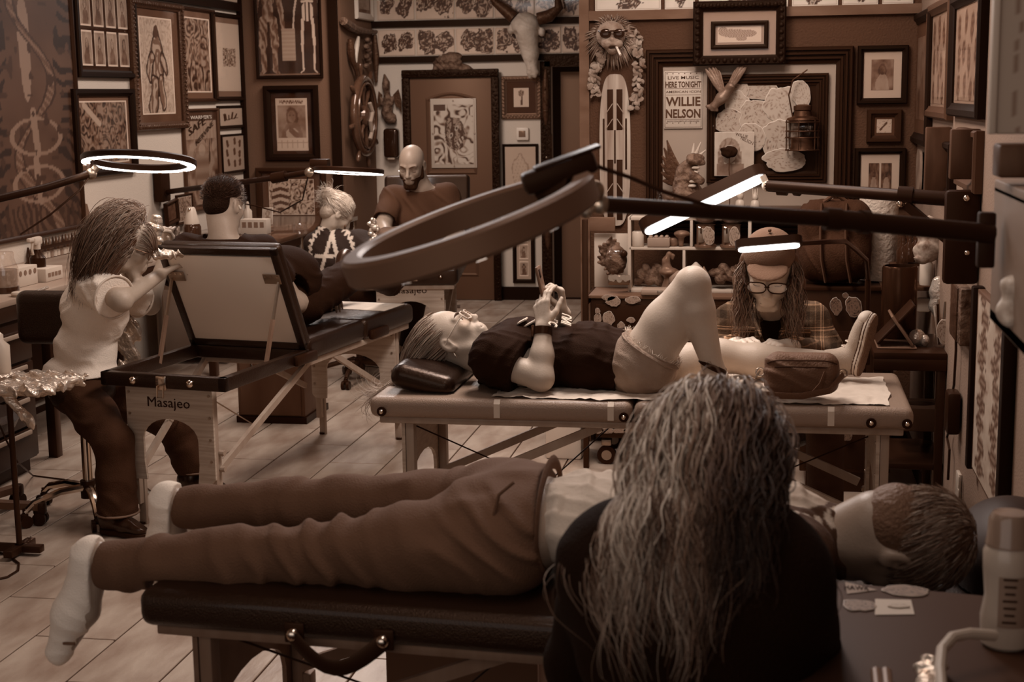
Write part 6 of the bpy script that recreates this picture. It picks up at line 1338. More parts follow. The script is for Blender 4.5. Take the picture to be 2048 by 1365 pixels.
S = Soft(.0045); S.ell(H4.p(0, .038, -.062), (.064, .062, .060), H4.R); S.cone(H4.p(-.02, .075, -.108), H4.p(.02, .075, -.108), .024, .024, .03); S.cone(H4.p(-.034, .098, -.052), H4.p(.034, .098, -.052), .007, .007, .01)
for q in (-1, 1): S.cone(H4.p(q*.064, .012, .0), H4.p(q*.060, .025, -.06), .012, .02, .02)
S.ell(H4.p(0, .075, -.030), (.052, .05, .024), H4.R, .012, 's'); S.ell(H4.p(0, .10, -.068), (.026, .02, .010), H4.R, .008, 's'); S.cut(H4.p(0, .0, -.0), H4.R@V3(0, -1, .2)); S.obj('beard', M('black_beard', .018, .7, bump=.8, bscale=120), P4)
MB().tube([H4.p(.024*t, .101-.008*t*t, -.067+.007*t*t) for t in np.linspace(-1, 1, 7)], .003, 6).obj('smile', M('smile', .45, .4), P4)
S = Soft(.007); S.ell(ch4, (.19, .135, .22)); S.ell(pv4+V3(0, 0, .12), (.19, .15, .17)); S.cone(s1, s2, .08, .08, .06); S.cone(nk4-V3(0, .0, .02), ch4, .072, .12, .05); S.cone(s1, s1*.25+e1*.75, .085, .082, .04); S.cone(s2, s2*.2+e2*.8, .085, .082, .04); S.cut(s1*.3+e1*.7, e1-s1, e1, .09); S.cut(s2*.25+e2*.75, e2-s2, e2, .09); S.cut(nk4-V3(0, .03, .012), (0, -.3, 1), nk4, .10); S.wrinkle(.005, 34, (.8, .3, .5), 1.6, 98); S.obj('tshirt', M('brown_tshirt', .03, .85, bump=.2, bscale=200), P4)
MB().tube([nk4+V3(.064*math.cos(a), .062*math.sin(a)-.01, -.012-.03*max(0, -math.sin(a))) for a in np.linspace(0, 6.283, 25)], .006, 6, cap=False).obj('white_collar', M('white_collar', .5, .8), P4)
S = Soft(.008); S.ell(pv4, (.185, .155, .13)); S.chain([pv4+V3(-.08, 0, 0), k1, a1], [.11, .085, .075], .03); S.chain([pv4+V3(.08, 0, 0), k2, a2], [.11, .085, .075], .03); S.cut(a1, a1-k1, a1, .12); S.cut(a2, a2-k2, a2, .12); S.obj('camouflage_trousers', M('camouflage_cloth', .06, .85, var=.8, vscale=9), P4)
for a_ in (a1, a2): shoe('sneaker', V3(a_[0], a_[1]-.07, a_[2]-.04), V3(a_[0], a_[1]-.12, a_[2]+.12), (0, .9, .3), m_blackp, m_blackp, P4, .046, .075, ank=a_)
MB().cyl(w1*.8+e1*.2, w1*.92+e1*.08, .042, n=20).obj('wristband', m_blackp, P4)
MB().tube([H4.p(.085, -.0, -.035), H4.p(.088, .0, -.045), H4.p(.085, .008, -.035)], .003, 6).obj('earring', m_steel, P4)
# the camera-ready tattoo machine wrapped in film
o = MB()
for i in range(14): o.sph(pt(748+random.uniform(-9, 9), 440+i*4, 9.1), (random.uniform(.012, .03), random.uniform(.012, .025), random.uniform(.015, .03)), 7, 5)
tag(o.obj('tattoo_machine', m_silver, smooth=10), 'film wrapped tattoo machine held by the ponytailed tattooer', 'tattoo machine')
# ------------------------------------------------------------------ things on the back walls
m_bone = M('old_bone', .40, .6, bump=.4, bscale=40, var=.2, vscale=9); m_carve = M('carved_dark_wood', .03, .4, bump=.5, bscale=60, var=.4, vscale=30); m_carve2 = M('painted_carving', .075, .5, bump=.9, bscale=60, var=.8, vscale=26)
# ship wheel on the return wall, its face toward +X
c = at(729, 232, X=XP+.07); mw = basis(c, (0, 1, 0), (0, 0, 1)); m_wheel = M('varnished_wheel_wood', .045, .22, coat=.5, var=.3, vscale=18)
Rw = abs(at(729, 150, X=XP+.07)[2]-at(729, 312, X=XP+.07)[2])/2
wh = MB().torus(Rw*.92, .035, n=56).torus(Rw*.80, .012, (0, 0, .028), n=48, k=8).obj('ship_wheel', m_wheel, mw=mw); tag(wh, 'varnished wooden ship wheel with turned spokes on the return wall', 'ship wheel')
MB().lathe([(.02, -.03), (.09, -.03), (.10, .0), (.09, .03), (.05, .045), (.02, .05)], 24).obj('hub', m_wheel, wh)
for k in range(8):
    a = 2*math.pi*k/8+.2; R_ = Matrix.Rotation(a, 3, 'Z') @ Matrix.Rotation(math.pi/2, 3, 'Y')
    MB().lathe([(.012, .08), (.020, Rw*.3), (.013, Rw*.4), (.022, Rw*.6), (.014, Rw*.85), (.014, Rw*1.0), (.012, Rw*1.05), (.022, Rw*1.16), (.019, Rw*1.28), (.008, Rw*1.32)], 12, rot=R_).obj('spoke', m_wheel, wh)
MB().tube([(.0, .11, .05), (.05, .03, .06), (-.03, -.05, .06), (.02, -.14, .055), (-.02, -.2, .05)], .018, 8).obj('rope', M('rope', .25, .9), wh)
def hang(S_or_mb, name, mat, label, cat, group=None, colf=None):
    o = S_or_mb.obj(name, mat); return tag(o, label, cat, group)
q = lambda x, y, d=.04: at(x, y, X=XP+d)
hang(MB().tube([q(687, 42), q(700, 52), q(715, 60), q(735, 64), q(755, 63)], [.035, .04, .032, .025, .012], 10), 'powder_horn', m_carve2, 'curved powder horn hung above the ship wheel', 'horn')
hang(MB().tube([q(700, 78), q(702, 100), q(704, 118), q(712, 140), q(714, 152)], [.02, .035, .03, .018, .012], 8), 'carved_dagger', m_carve, 'dark carved dagger upright above the wheel at its left', 'dagger')
hang(MB().tube([q(717, 74), q(714, 90), q(712, 108), q(713, 125)], [.012, .022, .018, .008], 8), 'boar_tusk', m_bone, 'pale curved tusk beside the dark dagger', 'tusk')
S = Soft(.007)
for i in range(9): S.ell(q(735+3*math.sin(i*2.1), 80+i*6.5, .05), (.03, .03, .024), None, .02)
hang(S, 'shell_string', m_carve2, 'hanging string of shells above the rim of the wheel', 'shells')
hang(MB().tube([at(749, 70, Y=YD-.05), at(752, 110, Y=YD-.05), at(752, 165, Y=YD-.05)], [.02, .03, .015], 8), 'wooden_club', m_carve, 'dark slim wooden club in the corner beside the wheel', 'club')
B = lambda x, y, d=.04: at(x, y, Y=YD-d)
# mermaid carving
S = Soft(.006); S.ell(B(772, 175, .06), (.035, .035, .045)); S.cone(B(772, 165, .06), B(769, 150, .05), .035, .01); S.cone(B(774, 188, .05), B(775, 205, .06), .030, .04); S.cone(B(762, 195, .05), B(764, 208, .07), .012); S.cone(B(786, 195, .05), B(784, 208, .07), .012); S.cone(B(764, 208, .07), B(774, 205, .09), .011); S.cone(B(784, 208, .07), B(776, 205, .09), .011); S.chain([B(775, 210, .05), B(774, 225, .05), B(779, 237, .05), B(786, 240, .05), B(788, 232, .05)], [.045, .05, .045, .03, .018], .02)
MM = hang(S, 'mermaid_carving', m_carve2, 'painted winged mermaid carving on the wall left of the door', 'carving')
for s_, x in ((1, 0), (-1, 0)):
    pts = [(786, 190), (797, 178), (803, 200), (803, 226), (797, 215), (791, 212)] if s_ == 1 else [(765, 190), (757, 182), (755, 200), (758, 214), (763, 208)]
    mb = MB(); lo = [mb.bm.verts.new(B(a, b, .035)) for a, b in pts]; hi = [mb.bm.verts.new(B(a, b, .05)) for a, b in pts]; n = len(pts); mb.bm.faces.new(lo); mb.bm.faces.new(hi[::-1])
    for k in range(n): mb.bm.faces.new((lo[k], lo[(k+1) % n], hi[(k+1) % n], hi[k]))
    mb.obj('wing', m_carve, MM, 0)
c0, c1 = B(768, 257, .06), B(799, 316, .06); DS = MB().box((c0+c1)/2, (c1[0]-c0[0], .11, c0[2]-c1[2]), .03, seg=4).obj('soap_dispenser', M('smoky_black_plastic', .012, .12, coat=.4)); tag(DS, 'black wall soap dispenser left of the brown door', 'dispenser')
MB().box((c0+c1)/2+V3(0, -.01, -(c0[2]-c1[2])/2-.005), (.07, .07, .02), .008).obj('nozzle', M('grey_nozzle', .25, .5), DS)
# carved mask over the door
S = Soft(.008); S.ell(B(895, 128, .05), (.13, .05, .085)); S.ell(B(878, 138, .05), (.06, .04, .05)); S.ell(B(925, 138, .06), (.085, .04, .045)); S.ell(B(940, 143, .05), (.05, .03, .03)); S.ell(B(905, 113, .04), (.09, .03, .04)); S.ell(B(918, 125, .08), (.028, .03, .028), None, .01); S.ell(B(900, 128, .10), (.03, .02, .02), None, .01, 's'); S.ell(B(928, 146, .10), (.05, .03, .012), None, .01, 's'); S.wrinkle(.008, 70, (.6, .1, .8), 2.2, 101)
hang(S, 'dragon_mask', m_carve2, 'painted carved beast mask mounted over the door frame', 'mask')
# bull skull with horns
S = Soft(.008); K = lambda x, y, d=.12: at(x, y, Y=YD-d)
S.ell(K(1050, 48, .10), (.125, .10, .10)); S.cone(K(1052, 60), K(1060, 105), .105, .075, .04); S.cone(K(1060, 105), K(1065, 142), .07, .045, .03); S.cone(K(1059, 145), K(1060, 154), .026, .015, .02); S.cone(K(1071, 145), K(1070, 153), .026, .015, .02)
S.ell(K(1028, 70, .18), (.035, .05, .035), None, .02, 's'); S.ell(K(1080, 75, .18), (.035, .05, .035), None, .02, 's'); S.cone(K(1061, 128, .19), K(1064, 148, .17), .022, .02, .015, 's'); S.ell(K(1084, 64, .10), (.03, .04, .04)); S.ell(K(1022, 60, .10), (.03, .04, .04)); S.wrinkle(.003, 60, (.2, .3, .9), 1.8, 103)
SK = hang(S, 'bull_skull', m_bone, 'white horned bull skull hung above the framed snake drawing', 'skull')
for pts, rs in (([K(1028, 36), K(1010, 20), K(990, 4), K(972, -25)], [.055, .05, .035, .01]), ([K(1076, 38), K(1098, 32), K(1118, 15), K(1112, -30)], [.055, .055, .04, .012])): MB().tube(pts, rs, 12).obj('horn', m_carve, SK)
frame('ornate gilt frame with a small ink portrait and plume, below the skull', 'B', YD, (1003, 152, 1083, 238), lambda u, v, a: np.where((np.hypot(u/.42, (v-.45)/.33) < 1), np.where(np.sin(18*u+9*v)*np.cos(14*v) > 0, .05, .25), np.where(cap(u, v, (.1, .2), (.05, -.7), .12) < 0, .05, .5)), .05, .03, m_gold, board=.03, pw=.52, ph=.60, ornate=.03, off=(0, 0))
hang(MB().sph(B(1092, 195, .03), (.035, .05, .26), 20, 14).sph(B(1090, 178, .07), (.012, .02, .016), 8, 6).sph(B(1093, 205, .075), (.016, .02, .03), 8, 6).box(B(1091, 222, .07), (.035, .02, .012), .004), 'long_mask', m_carve, 'long narrow dark wooden mask between the gilt frame and the doorway', 'mask')
o = hang(MB().box(B(1045, 268, .015), (.115, .03, .115), .012), 'thermostat', M('white_plastic', .55, .4), 'white square thermostat under the gilt frame', 'thermostat'); MB().box(B(1044, 268, .032), (.06, .006, .055), .003).obj('display', M('lcd_grey', .12, .2), o)
frame('black framed pale pencil sketch below the thermostat', 'B', YD, (1006, 288, 1077, 412), lambda u, v, a: .42-.16*(np.abs(np.hypot((u)/.5, (v-.1)/.6)-1+.2*Noise2(61)(u*3+4, v*3+4)) < .06)-.1*(np.sin(30*(u+.3*v))*np.sin(26*v) > .6)*(np.hypot(u/.5, v/.6) < 1), .02, .025, m_black, pw=.98, ph=.98)
frame('black frame with a column of three small photos, low beside the doorway', 'B', YD, (1026, 440, 1070, 566), None, .035, .03, m_black, board=.38, prints=[(0, .31-.31*i, .62, .27, f_photo(70+i)) for i in range(3)])
o = hang(MB().box(B(1093, 297, .02), (.10, .03, .26), .006), 'wall_carving', m_carve, 'small dark carved panel with an eye beside the doorway', 'carving'); MB().torus(.03, .006, B(1093, 315, .037), Matrix.Rotation(math.pi/2, 3, 'X'), 20, 6).sph(B(1093, 315, .037), .012, 10, 6).obj('eye', m_dsteel, o)
for i in range(9): MB().sph(B(1086+(i % 3)*7, 277+(i//3)*9, .036), (.018, .006, .018), 8, 5).obj('boss', m_carve, o)
hang(MB().sph(B(1096, 465, .03), (.032, .045, .17), 16, 12).box(B(1096, 455, .07), (.02, .02, .04), .006), 'slim_mask', m_carve, 'slim dark wooden mask low on the wall by the doorway', 'mask')
slab('trim_9', (at(1002, 590, Y=YD)[0], YD-.03, 0), (at(1090, 590, Y=YD)[0], YD-.001, .12), m_black)

# ------------------------------------------------------------------ the alcove wall
A_ = lambda x, y, d=.03: at(x, y, Y=YA-d)
m_mould = M('dark_ridged_moulding', .011, .35)
mw, w, h = wall_box('B', YA, 1293, 96, 1703, 470)
mb = MB(); pr = [(0, 0), (0, .7), (.08, .9), (.2, .9), (.24, .6), (.30, .6), (.34, .95), (.46, .95), (.5, .6), (.56, .6), (.6, .85), (.72, .85), (.78, .5), (1, .4), (1, 0)]
ring(mb, w, h, .085, .05, prof=pr); mf = mb.obj('wall_mirror', m_mould, smooth=20, mw=Matrix.Translation((0, -.001, 0)) @ mw); tag(mf, 'large wall mirror in dark ridged moulding behind the shelves', 'mirror')
MB().box((0, 0, .006), (w-.15, h-.15, .010)).obj('pale_backing', M('pale_panel', .26, .5), mf, 0)
# smaller frame of paper drawings inside
mw2, w2_, h2_ = wall_box('B', YA-.02, 1414, 148, 1655, 366); mb = MB(); ring(mb, w2_, h2_, .06, .03, prof=pr); mb.box((0, 0, .003), (w2_-.01, h2_-.01, .006)); DF = mb.obj('display_frame', m_mould, smooth=20, mw=mw2); tag(DF, 'dark moulded frame full of overlapping paper tattoo drawings', 'picture')
def f_line(seed, base=.40):
    def f(u, v, a):
        N = Noise2(seed); wx, wy = N(u*2+3, v*2+3), N(u*2+13, v*2+5); return base-.17*(np.abs(np.sin(7*(u+.6*wx)+5*(v+.6*wy))) < .16)-.10*(np.abs(np.sin(6*(v+.7*wx)-4*u)) < .16)
    return f
m_paperv = M_vcol('print_paper', .55)
def cutout(name, cx, cy, rx, ry, seed, plane, parent=None, base=.40, n=40, lab=None, cat=None, fn=None, tilt=0, group=None, ax=(1, 0, 0), up=(0, 0, 1)):
    """a paper or sticker cut along a wavy outline, with its printed lines"""
    N = Noise2(seed); fn = fn or f_line(seed, base); V_, F_, G = [], [], []; rings_ = [0]+[.08*i for i in range(1, 12)]+[.94, 1]
    for j, r in enumerate(rings_):
        for k in range(n):
            a = 2*math.pi*k/n; rr = r*(1+.22*float(N(np.array(3+1.3*math.cos(a)), np.array(3+1.3*math.sin(a)))) if r > 0 else 0); x, y = rr*math.cos(a), rr*math.sin(a); V_.append((x*rx, y*ry, 0)); G.append(.5 if j == len(rings_)-1 else float(fn(np.array(x), np.array(y), 1.)))
    for j in range(len(rings_)-1):
        for k in range(n): F_.append((j*n+k, j*n+(k+1) % n, (j+1)*n+(k+1) % n, (j+1)*n+k))
    o = mesh_np(name, np.array(V_), np.array(F_), m_paperv, None, sep(np.clip(np.array(G), .01, .9)), smooth=False)
    mm = basis(plane(cx, cy) if callable(plane) else plane, ax, up) @ Matrix.Rotation(tilt, 4, 'Z'); o.matrix_world = mm
    if parent is not None: bpy.context.view_layer.update(); o.parent = parent; o.matrix_parent_inverse = parent.matrix_world.inverted()
    if lab: tag(o, lab, cat, group)
    so = o.modifiers.new('thickness', 'SOLIDIFY'); so.thickness = .0012; so.offset = 0
    return o
bpy.context.view_layer.update()
PN = ['paper drawing of a moth at the top of the dark moulded frame', 'paper rose drawing at the upper left of the moulded frame', 'paper drawing left of the frame centre', 'round paper drawing at the left edge of the moulded frame', 'large paper drawing in the middle of the moulded frame', 'large paper drawing at the upper right of the moulded frame', 'tall paper drawing at the lower right behind the lantern', 'paper drawing below the frame centre', 'oval paper portrait drawing above the lantern', 'paper scroll drawing at the bottom right of the frame']
for i, (x, y, rx, ry) in enumerate(((1515, 180, .075, .045), (1478, 180, .04, .045), (1474, 210, .05, .055), (1458, 244, .06, .05), (1510, 230, .07, .075), (1560, 210, .07, .085), (1556, 280, .085, .10), (1500, 275, .06, .06), (1601, 190, .038, .055), (1570, 320, .095, .05))):
    cutout('paper_drawing', x, y, rx*1.22, ry*1.2, 200+i, lambda a, b, d=.032+.0022*i: A_(a, b, d), None, .30+.02*(i % 3), 44, PN[i], 'drawing', None, .1*(i % 3-1), 'paper drawings in the dark frame')
# music sign
mw, w, h = wall_box('B', YA-.02, 1328, 142, 1405, 257); sg = MB().box((0, 0, .002), (w, h, .004), .0015).obj('metal_sign', M('cream_enamel', .40, .35), mw=mw); tag(sg, 'cream metal concert sign with dark block lettering', 'sign')
m_signink = M('brown_sign_ink', .035, .6)
for s_, y, ww, hh in (('LIVE MUSIC', .385, .80, .055), ('HERE TONIGHT', .265, .92, .11), ('AMERICAN ICON', .140, .90, .04), ('WILLIE', -.03, .90, .16), ('NELSON', -.24, .90, .16), ('SHOW CONCERTS AT 8 PM DOORS', -.375, .84, .025)): text('lettering', s_, .05, m_signink, Matrix.Translation((0, y*h, .0046)), sg, .0006, width=ww*w, height=hh*h, bold=.0016 if hh > .06 else .0003)
for y in (.195, .085, -.345): MB().box((0, y*h, .0045), (w*.9, .0016, .0008)).obj('rule_line', m_signink, sg)
mb = MB(); ring(mb, w*.95, h*.965, .0022, .0008, z0=.004); mb.obj('border', m_signink, sg)
for yy in (.455, -.405): 
    for k in range(12): MB().box(((k/11-.5)*w*.84, yy*h, .0045), (.005, .005, .0008), 0, Matrix.Rotation(.78, 3, 'Z')).obj('star', m_signink, sg) if k % 2 == 0 else None
# record sleeve
mw, w, h = wall_box('B', YA-.075, 1429, 264, 1508, 352); rs_ = MB().box((0, 0, 0), (w, h, .004), .001).obj('record_sleeve', M('card', .5, .8), mw=mw); tag(rs_, 'record sleeve with a long haired head, behind the black rose', 'record sleeve')
def f_sleeve(u, v, a):
    N = Noise2(91); n = N(u*3+3, v*3+3); g = .36+.03*n; hd = np.hypot((u+.25)/.55, (v-.15)/.6); g = np.where((hd < 1) | ((np.abs(np.abs(u+.25)-.45) < .17) & (v < .1) & (v > -.55)), .16+.05*np.sin(14*u+4*n), g); return np.where(np.hypot((u+.25)/.34, (v-.0)/.42) < 1, .34, np.where((v < -.45) & (np.abs(u+.2) < .7), .13+.04*n, g))
print_grid('print', w*.98, h*.98, f_sleeve, .004, None, rs_, Matrix.Translation((0, 0, .0026))); text('lettering', 'WILLIE', .02, m_signink, Matrix.Translation((w*.18, h*.42, .0034)) @ Matrix.Rotation(-.25, 4, 'Z'), rs_, .0004, width=w*.32, height=h*.07); text('lettering', 'NELSON', .02, m_signink, Matrix.Translation((w*.32, h*.30, .0034)) @ Matrix.Rotation(-.45, 4, 'Z'), rs_, .0004, width=w*.34, height=h*.07)
S = Soft(.005); 
for i in range(12): a = i*.9; S.ell(A_(1459+13*math.cos(a)*(.3+.06*i), 304+8*math.sin(a)*(.3+.06*i), .12), (.018, .018, .016), None, .006)
S.wrinkle(.004, 140, (.5, .5, .5), 2, 111); o = hang(S, 'black_rose', M('black_velvet', .008, .8), 'black artificial rose on a thin stem before the record sleeve', 'flower'); MB().tube([A_(1459, 312, .12), A_(1458, 340, .12), A_(1460, 372, .12), A_(1459, 418, .13)], .003, 6).obj('stem', m_carve, o)
# eagle
m_eagle = M('antique_bronze', .13, .45, .3, bump=.3, bscale=60, var=.3, vscale=20); S = Soft(.005); E_ = lambda x, y, d=.09: A_(x, y, d)
S.cone(E_(1458, 178), E_(1443, 196), .022, .028, .02); S.ell(E_(1461, 172, .10), (.018, .02, .018)); S.cone(E_(1461, 172, .11), E_(1467, 174, .12), .009, .003, .01); S.cone(E_(1443, 196), E_(1428, 212), .024, .02, .02)
for k in range(-2, 3): S.cone(E_(1428, 210), E_(1424+5*k, 220-1.5*abs(k)+2*k), .012, .008, .006)
EG = hang(S, 'eagle_figure', m_eagle, 'bronze eagle figure with raised wings beside the music sign', 'figurine')
for base, tips in (((1447, 188), [(1411, 138), (1417, 134), (1424, 132), (1430, 134), (1437, 140), (1440, 150)]), ((1457, 178), [(1493, 133), (1487, 130), (1480, 131), (1474, 137), (1470, 146)])):
    mb = MB()
    for i, t_ in enumerate(tips): b_ = E_(*base, .09); p = E_(*t_, .07); m1 = b_*.55+p*.45+V3(0, 0, -.004); mb.tube([b_, m1, b_*.15+p*.85, p], [.014, .015, .011, .003], 8, flat=.6)
    mb.obj('wing', m_eagle, EG)
# fish picture hung over the frame top
frame('black studded frame with a drawing of a fish skull, over the mirror top', 'B', YA, (1388, 3, 1572, 131), lambda u, v, a: np.where((cap(u, v, (-.35, .0), (.45, -.05), .42-.1*u) < 0) | (np.hypot((u+.75)/.22, (v-.2)/.5) < 1) | (np.hypot((u-.1)/.25, (v+.55)/.3) < 1), np.where(np.abs(np.sin(26*u+6*np.sin(5*v))) < .35, .08, .27), .44), .05, .04, m_black, board=.22, pw=.60, ph=.42, ornate=.035, out=.06, step=.003)
mb = MB(); mwf, wf, hf = wall_box('B', YA-.07, 1422, 42, 1537, 98); ring(mb, wf, hf, .022, .006); mb.obj('inner_mat', m_black).matrix_world = Matrix.Translation((0, -.013, 0)) @ mwf
ob = D.objects['inner_mat']; fp = [o for o in D.objects if o.get('label', '').startswith('black studded frame')][0]; bpy.context.view_layer.update(); ob.parent = fp; ob.matrix_parent_inverse = fp.matrix_world.inverted()
for lab, bx, fn, bd, pw, ph in (('black frame with a decorated dancer photo, upper of three right of the mirror', (1714, 91, 1815, 208), f_portrait(81, .14, .03, .25), .40, .58, .66), ('small dark frame with a bird on a branch, right of the mirror', (1733, 219, 1803, 285), lambda u, v, a: np.where(cap(u, v, (-.5, -.55), (.3, .45), .13) < 0, .05, np.where(np.abs(np.sin(5*u+7*v+3*Noise2(4)(u*2+5, v*2+5))) < .08, .14, .42)), .05, .72, .72), ('black frame with two tattooed figure photos, lowest right of the mirror', (1708, 296, 1810, 411), None, .42, 0, 0)):
    frame(lab, 'B', YA, bx, fn, .03 if pw != .72 else .035, .035, m_black if pw != .72 else m_dkbrown, board=bd, pw=pw or None, ph=ph or None, prints=None if pw else [(-.15, 0, .27, .6, f_portrait(83, .06, .02, .22)), (.17, 0, .27, .6, f_portrait(84, .06, .02, .22))], step=.0035)
# lion mask with sunglasses, cigarette and flower garland
S = Soft(.006); S.ell(A_(1222, 70, .07), (.075, .07, .07)); S.ell(A_(1225, 88, .12), (.05, .05, .035)); S.ell(A_(1224, 79, .16), (.016, .015, .012), None, .006); S.ell(A_(1212, 88, .14), (.022, .02, .016)); S.ell(A_(1236, 88, .14), (.022, .02, .016)); S.ell(A_(1226, 101, .11), (.028, .03, .022)); S.ell(A_(1225, 95, .15), (.022, .02, .010), None, .006, 's')
m_fur = M('lion_fur', .20, .9, bump=.8, bscale=60, var=.4, vscale=18); LN = hang(S, 'lion_mask', m_fur, 'lion head mask in sunglasses with a cigarette above the surfboard', 'mask')
ro = []; rg = np.random.default_rng(50); cc_ = A_(1226, 72, .03)
for i in range(700):
    a = rg.uniform(0, 6.283); r0 = rg.uniform(.05, .085); L_ = rg.uniform(.03, .07); d = V3(math.cos(a), -.15, math.sin(a)-.2); b = cc_+r0*V3(math.cos(a), 0, math.sin(a)); ro.append([b+d*L_*t/6+V3(0, -.02*math.sin(t/2), -.006*t*t/12) for t in range(7)])
strands('mane', np.array(ro), .003, m_hairv, LN, sep(np.clip(rg.normal(.16, .06, 700), .05, .35)))
sgm = MB()
for x in (1211, 1238): sgm.sph(A_(x, 67, .155), (.030, .006, .024), 14, 8)
sgm.tube([A_(1197, 62, .12), A_(1204, 64, .155), A_(1225, 62, .165), A_(1246, 63, .155), A_(1254, 62, .11)], .005, 6); sgm.obj('sunglasses', M('black_gloss', .01, .08, coat=.5), LN)
MB().cyl(A_(1232, 92, .15), A_(1241, 110, .20), .006, n=10).obj('cigarette', M('white_plastic', .55, .4), LN)
o = None; fl = MB(); rg2 = random.Random(4)
for i in range(150):
    s_ = i % 2; t = i/150; x = (1203-15*math.sin(t*2.2) if s_ == 0 else 1268+10*math.sin(t*3))+rg2.uniform(-9, 9); y = (105+85*t if s_ == 0 else 60+155*t)+rg2.uniform(-5, 5)
    fl.sph(A_(x, y, .03+rg2.uniform(0, .03)), (rg2.uniform(.012, .022), .004, rg2.uniform(.008, .015)), 7, 4, Matrix.Rotation(rg2.uniform(0, 3), 3, 'Y') @ Matrix.Rotation(rg2.uniform(-.9, .9), 3, 'X'))
tag(fl.obj('flower_garland', M('cloth_petal', .21, .8, var=.55, vscale=14)), 'cloth flower garland draped round the lion mask and board', 'garland', None, 'stuff')
# surfboard
def bd(x, y): return A_(x, y, .02)
pl, pr_ = bd(1199, 300), bd(1261, 300); zt_, zb_ = bd(1230, 148)[2], bd(1230, 452)[2]; cx = (pl[0]+pr_[0])/2; hw = (pr_[0]-pl[0])/2; hh = (zt_-zb_)/2
def outline(s_=1, n=24): return [(s_*hw*(math.copysign(abs(math.cos(a))**.55, math.cos(a))), s_*hh*math.copysign(abs(math.sin(a))**.8, math.sin(a))) for a in np.linspace(0, 2*math.pi, 2*n, endpoint=False)]
SB = MB().prism(outline(1), 0, .02).obj('surfboard_plaque', M('weathered_board', .27, .6, var=.45, vscale=30, stretch=(1, .06, 1)), smooth=30, mw=basis((cx, YA-.001, (zt_+zb_)/2), (1, 0, 0), (0, 0, 1))); tag(SB, 'weathered wooden surfboard plaque with dark stripes under the lion mask', 'surfboard')
m_st = M('board_stripe', .015, .6)
for (x, y0, y1, ww) in ((-.3, .80, .27, .38), (.3, .80, .27, .38), (-.3, -.12, -.92, .38), (.3, -.12, -.92, .38), (0, .27, -.17, .10), (-.72, .42, -.25, .12), (.72, .42, -.25, .12)): MB().box((x*hw, (y0+y1)/2*hh, .021), (ww*hw, abs(y1-y0)*hh, .003), .001).obj('stripe', m_st, SB)
for s_ in (-1, 1):
    for y in (.55, .35, -.5): MB().box((s_*.36*hw, y*hh, .0232), (.05*hw, .16*hh, .001), 0, Matrix.Rotation(s_*.6, 3, 'Z')).obj('chevron', MATS['weathered_board'], SB)
# ------------------------------------------------------------------ the plaid tattooer's station
sh_z = at(1400, 417, Y=7.5)[2]
wall_shelf = MB().box((at(1500, 417, Y=7.5)[0], 7.56, sh_z-.012), (.98, .24, .024), .003).obj('ledge_shelf', M('dark_shelf', .03, .4)); tag(wall_shelf, 'dark ledge shelf along the foot of the mirror', 'shelf')
Q = lambda x, y, d=7.5: at(x, y, Y=d)
m_white = M('white_melamine', .38, .5); m_cer = M('cream_ceramic', .40, .3); m_cer2 = M('brown_ceramic', .10, .3, var=.4, vscale=30); m_clear = M_glass('clear_glass', .10, .03); m_amber = M('amber_glass', .02, .08, coat=.4)
def lathe_thing(name, label, cat, base, prof, mat, k=1.0, group=None, n=20):
    o = MB().lathe([(r*k, z*k) for r, z in prof], n).obj(name, mat, None, 50, loc=Vector(base)); return tag(o, label, cat, group)
# dragon figurine on the ledge
S = Soft(.006); DG = lambda x, y, d=7.46: at(x, y, Y=d)
S.chain([DG(1382, 398), DG(1372, 372), DG(1372, 345), DG(1385, 325)], [.065, .06, .045, .032], .03); S.ell(DG(1390, 318, 7.42), (.045, .035, .03)); S.cone(DG(1398, 322, 7.40), DG(1406, 326, 7.40), .022, .014, .015); S.cone(DG(1388, 352, 7.40), DG(1402, 362, 7.38), .025, .02); S.cone(DG(1362, 392, 7.40), DG(1396, 400, 7.36), .035, .028, .03); S.chain([DG(1366, 400), DG(1340, 398), DG(1328, 385)], [.04, .03, .015]); S.wrinkle(.004, 120, (.3, .2, .9), 2, 121)
DR = hang(S, 'dragon_figurine', m_carve2, 'horned winged dragon figurine sitting on the ledge below the music sign', 'figurine')
for p, q_ in (((1392, 308), (1402, 284)), ((1386, 306), (1388, 286)), ((1398, 312), (1412, 300))): MB().cyl(DG(*p, 7.42), DG(*q_, 7.42), .010, .002, 8).obj('horn', m_bone, DR)
mb = MB()
for i, (tx, ty) in enumerate(((1334, 281), (1328, 296), (1324, 312), (1322, 328), (1322, 345), (1325, 362))): b_ = DG(1368, 358+i*3, 7.5); t_ = DG(tx, ty, 7.55); mb.tube([b_, b_*.5+t_*.5+V3(-.02, 0, .012), t_], [.016, .02, .004], 8, flat=.5)
mb.obj('wing', m_carve, DR)
for i in range(5): MB().sph(DG(1392-2*i, 336+9*i, 7.40), (.022, .014, .009), 8, 5).obj('belly_plate', m_bone, DR)
